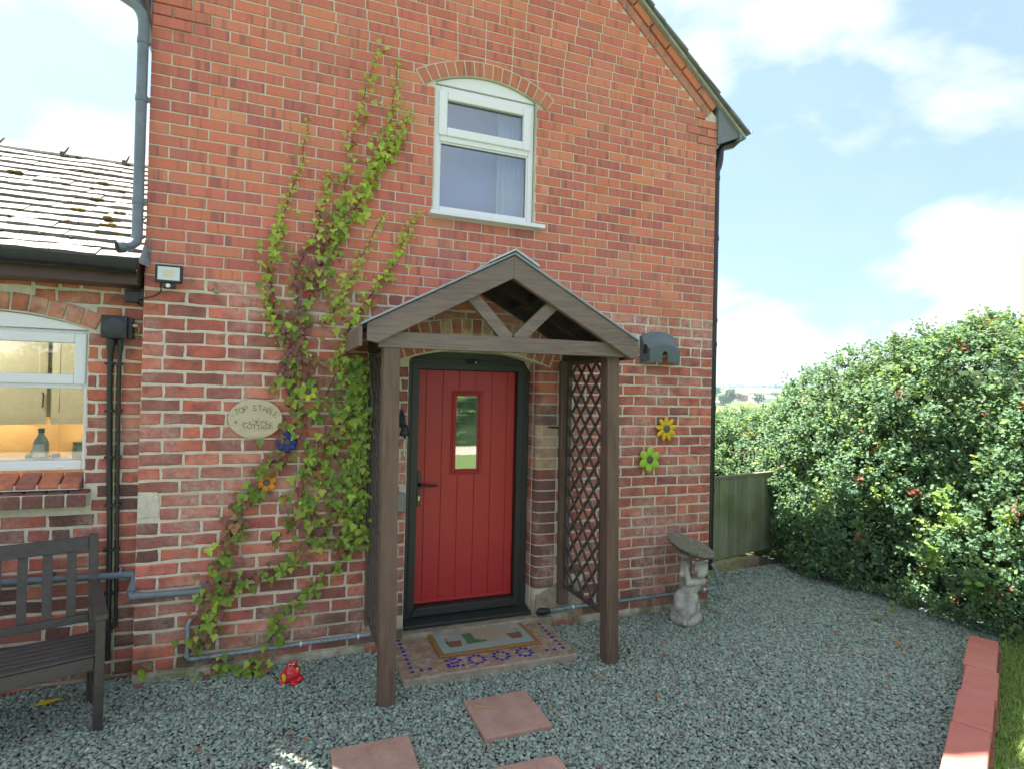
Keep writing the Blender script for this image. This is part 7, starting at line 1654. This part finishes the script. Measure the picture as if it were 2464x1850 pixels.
# wood along the skyline: one mass
pos, nr, sz = [], [], []
for i in range(5200):
    x = random.uniform(900, 2050); y = 1500 + random.uniform(-40, 140); hh = (17 + 9 * mnoise.noise(Vector((x * .013, 0, 0))) + 6 * mnoise.noise(Vector((x * .05, 3, 0)))) * (1.25 if 1330 < x < 1480 else 1)
    pos.append((x, y, terr(x, y) + random.random() ** .7 * max(5, hh))); nr.append((random.gauss(0, 1), random.gauss(-.6, 1), random.gauss(.5, 1))); sz.append(random.uniform(4, 8))
V, F, C = scatter(OVAL, OVALF, np.array(pos), np.array(nr), rng.normal(0, 1, (len(pos), 3)), np.array(sz), np.array(FG)[rng.choice(3, len(pos))])
o = mesh_np('far_wood', V, F, M_FAR, tint=C); tag(o, 'blue green wood along the distant skyline ridge', 'wood', None, 'stuff')
def az(px, dist):
    d = CAM_F + CAM_R * ((px - 1232) / FPX); d = Vector((d.x, d.y, 0)).normalized(); return CAM_C.x + d.x * dist, CAM_C.y + d.y * dist
for px, dist, h, w_, lb in ((1745, 640, 12, 14, 'rounded green tree in the far fields just clear of the house corner'), (1758, 700, 17, 11, 'taller dark green tree behind the rounded one in the far fields'), (1826, 720, 12, 16, 'broad dark green tree by the pale far sheds'), (1722, 900, 14, 18, 'hazy green tree on the slope below the far wood'), (1872, 800, 12, 26, 'wide hazy tree below the pale strip field'), (1776, 780, 10, 18, 'low bluish tree beside the far brick farmhouse')):
    x, y = az(px, dist); clump_tree('field_tree', lb, x, y, h, w_, FG, 'trees in the far valley fields')
def barn(px, dist, L_, w_, h, wallc, roofc, label, hgt=0.0):
    x, y = az(px, dist); z = terr(x, y) + hgt; t_ = thing('farm_building', (x, y, z), label, 'building', 'far farm buildings')
    m = MB(); m.box(x - L_ / 2, x + L_ / 2, y, y + w_, z - 1, z + h); m.build('wall', mat_plain('far_wall', wallc, .8, .1), t_)
    m = MB(); m.add([(x - L_ / 2 - .3, y - .3, z + h), (x + L_ / 2 + .3, y - .3, z + h), (x + L_ / 2 + .3, y + w_ / 2, z + h * 1.6), (x - L_ / 2 - .3, y + w_ / 2, z + h * 1.6), (x - L_ / 2 - .3, y + w_ + .3, z + h), (x + L_ / 2 + .3, y + w_ + .3, z + h)], [(0, 1, 2, 3), (3, 2, 5, 4), (0, 3, 4), (1, 5, 2)]); m.build('roof', mat_plain('far_roof', roofc, .8, .1), t_)
barn(1845, 770, 34, 12, 5.0, (0.75, 0.74, 0.70), (0.60, 0.60, 0.60), 'long pale shed among the trees of the far valley')
barn(1792, 790, 12, 9, 7.0, (0.38, 0.17, 0.12), (0.22, 0.17, 0.15), 'red brick farmhouse in the far valley')
barn(1728, 640, 18, 10, 3.4, (0.70, 0.68, 0.64), (0.50, 0.48, 0.47), 'pale low shed close to the house corner in the far valley')
# field strips on the far slope
def strip(px0, px1, d0, d1, c, nm):
    q = [az(px0, d0), az(px1, d0), az(px1 + 6, d1), az(px0, d1)]; n = 10; m = MB(); g_ = []
    for j in range(n + 1):
        for i in range(n + 1):
            s_, t_ = i / n, j / n; x = (q[0][0] * (1 - s_) + q[1][0] * s_) * (1 - t_) + (q[3][0] * (1 - s_) + q[2][0] * s_) * t_; y = (q[0][1] * (1 - s_) + q[1][1] * s_) * (1 - t_) + (q[3][1] * (1 - s_) + q[2][1] * s_) * t_; g_.append((x, y, terr(x, y) + 1.0))
    m.add(g_, [(j * (n + 1) + i, j * (n + 1) + i + 1, (j + 1) * (n + 1) + i + 1, (j + 1) * (n + 1) + i) for j in range(n) for i in range(n)]); o = m.build(nm, mat_plain(nm, c, .95, .12, .05)); tag(o, None, None, None, 'structure')
strip(1700, 1752, 900, 1330, (0.085, 0.14, 0.045), 'green_field'); strip(1772, 1900, 1000, 1300, (0.16, 0.17, 0.08), 'stubble_field'); strip(1700, 1940, 90, 300, (0.11, 0.14, 0.045), 'near_field')
# pole at the right margin
up = thing('utility_pole', (14, 2.58, 0), 'slim pale wooden pole standing behind the hedge', 'pole')
m = MB(); m.tube([(14.07, 2.565, -0.2), (14.07, 2.565, 5.2)], [0.085, 0.07], 12); m.build('shaft', mat_plain('pole_wood', (0.34, 0.33, 0.22), .9, .2), up, smooth=True)
m = MB(); m.bar((14.02, 2.585, 5.12), (14.35, 2.45, 5.12), .06, .06); m.build('cross_arm', M_BARK, up)

# ================================================================== haze
t = NT('haze_air'); t.n.remove(t.p); v_ = t.node('ShaderNodeVolumePrincipled'); v_.inputs['Color'].default_value = (0.60, 0.78, 1.0, 1); v_.inputs['Density'].default_value = 0.00022; v_.inputs['Anisotropy'].default_value = 0.0
t.link(v_.outputs[0], t.out.inputs['Volume'])
HAZE = True
if HAZE:
    m = MB(); m.box(-3700, 5300, -3600, 4300, -13, 72); o = m.build('haze', t.m); tag(o, None, None, None, 'stuff')
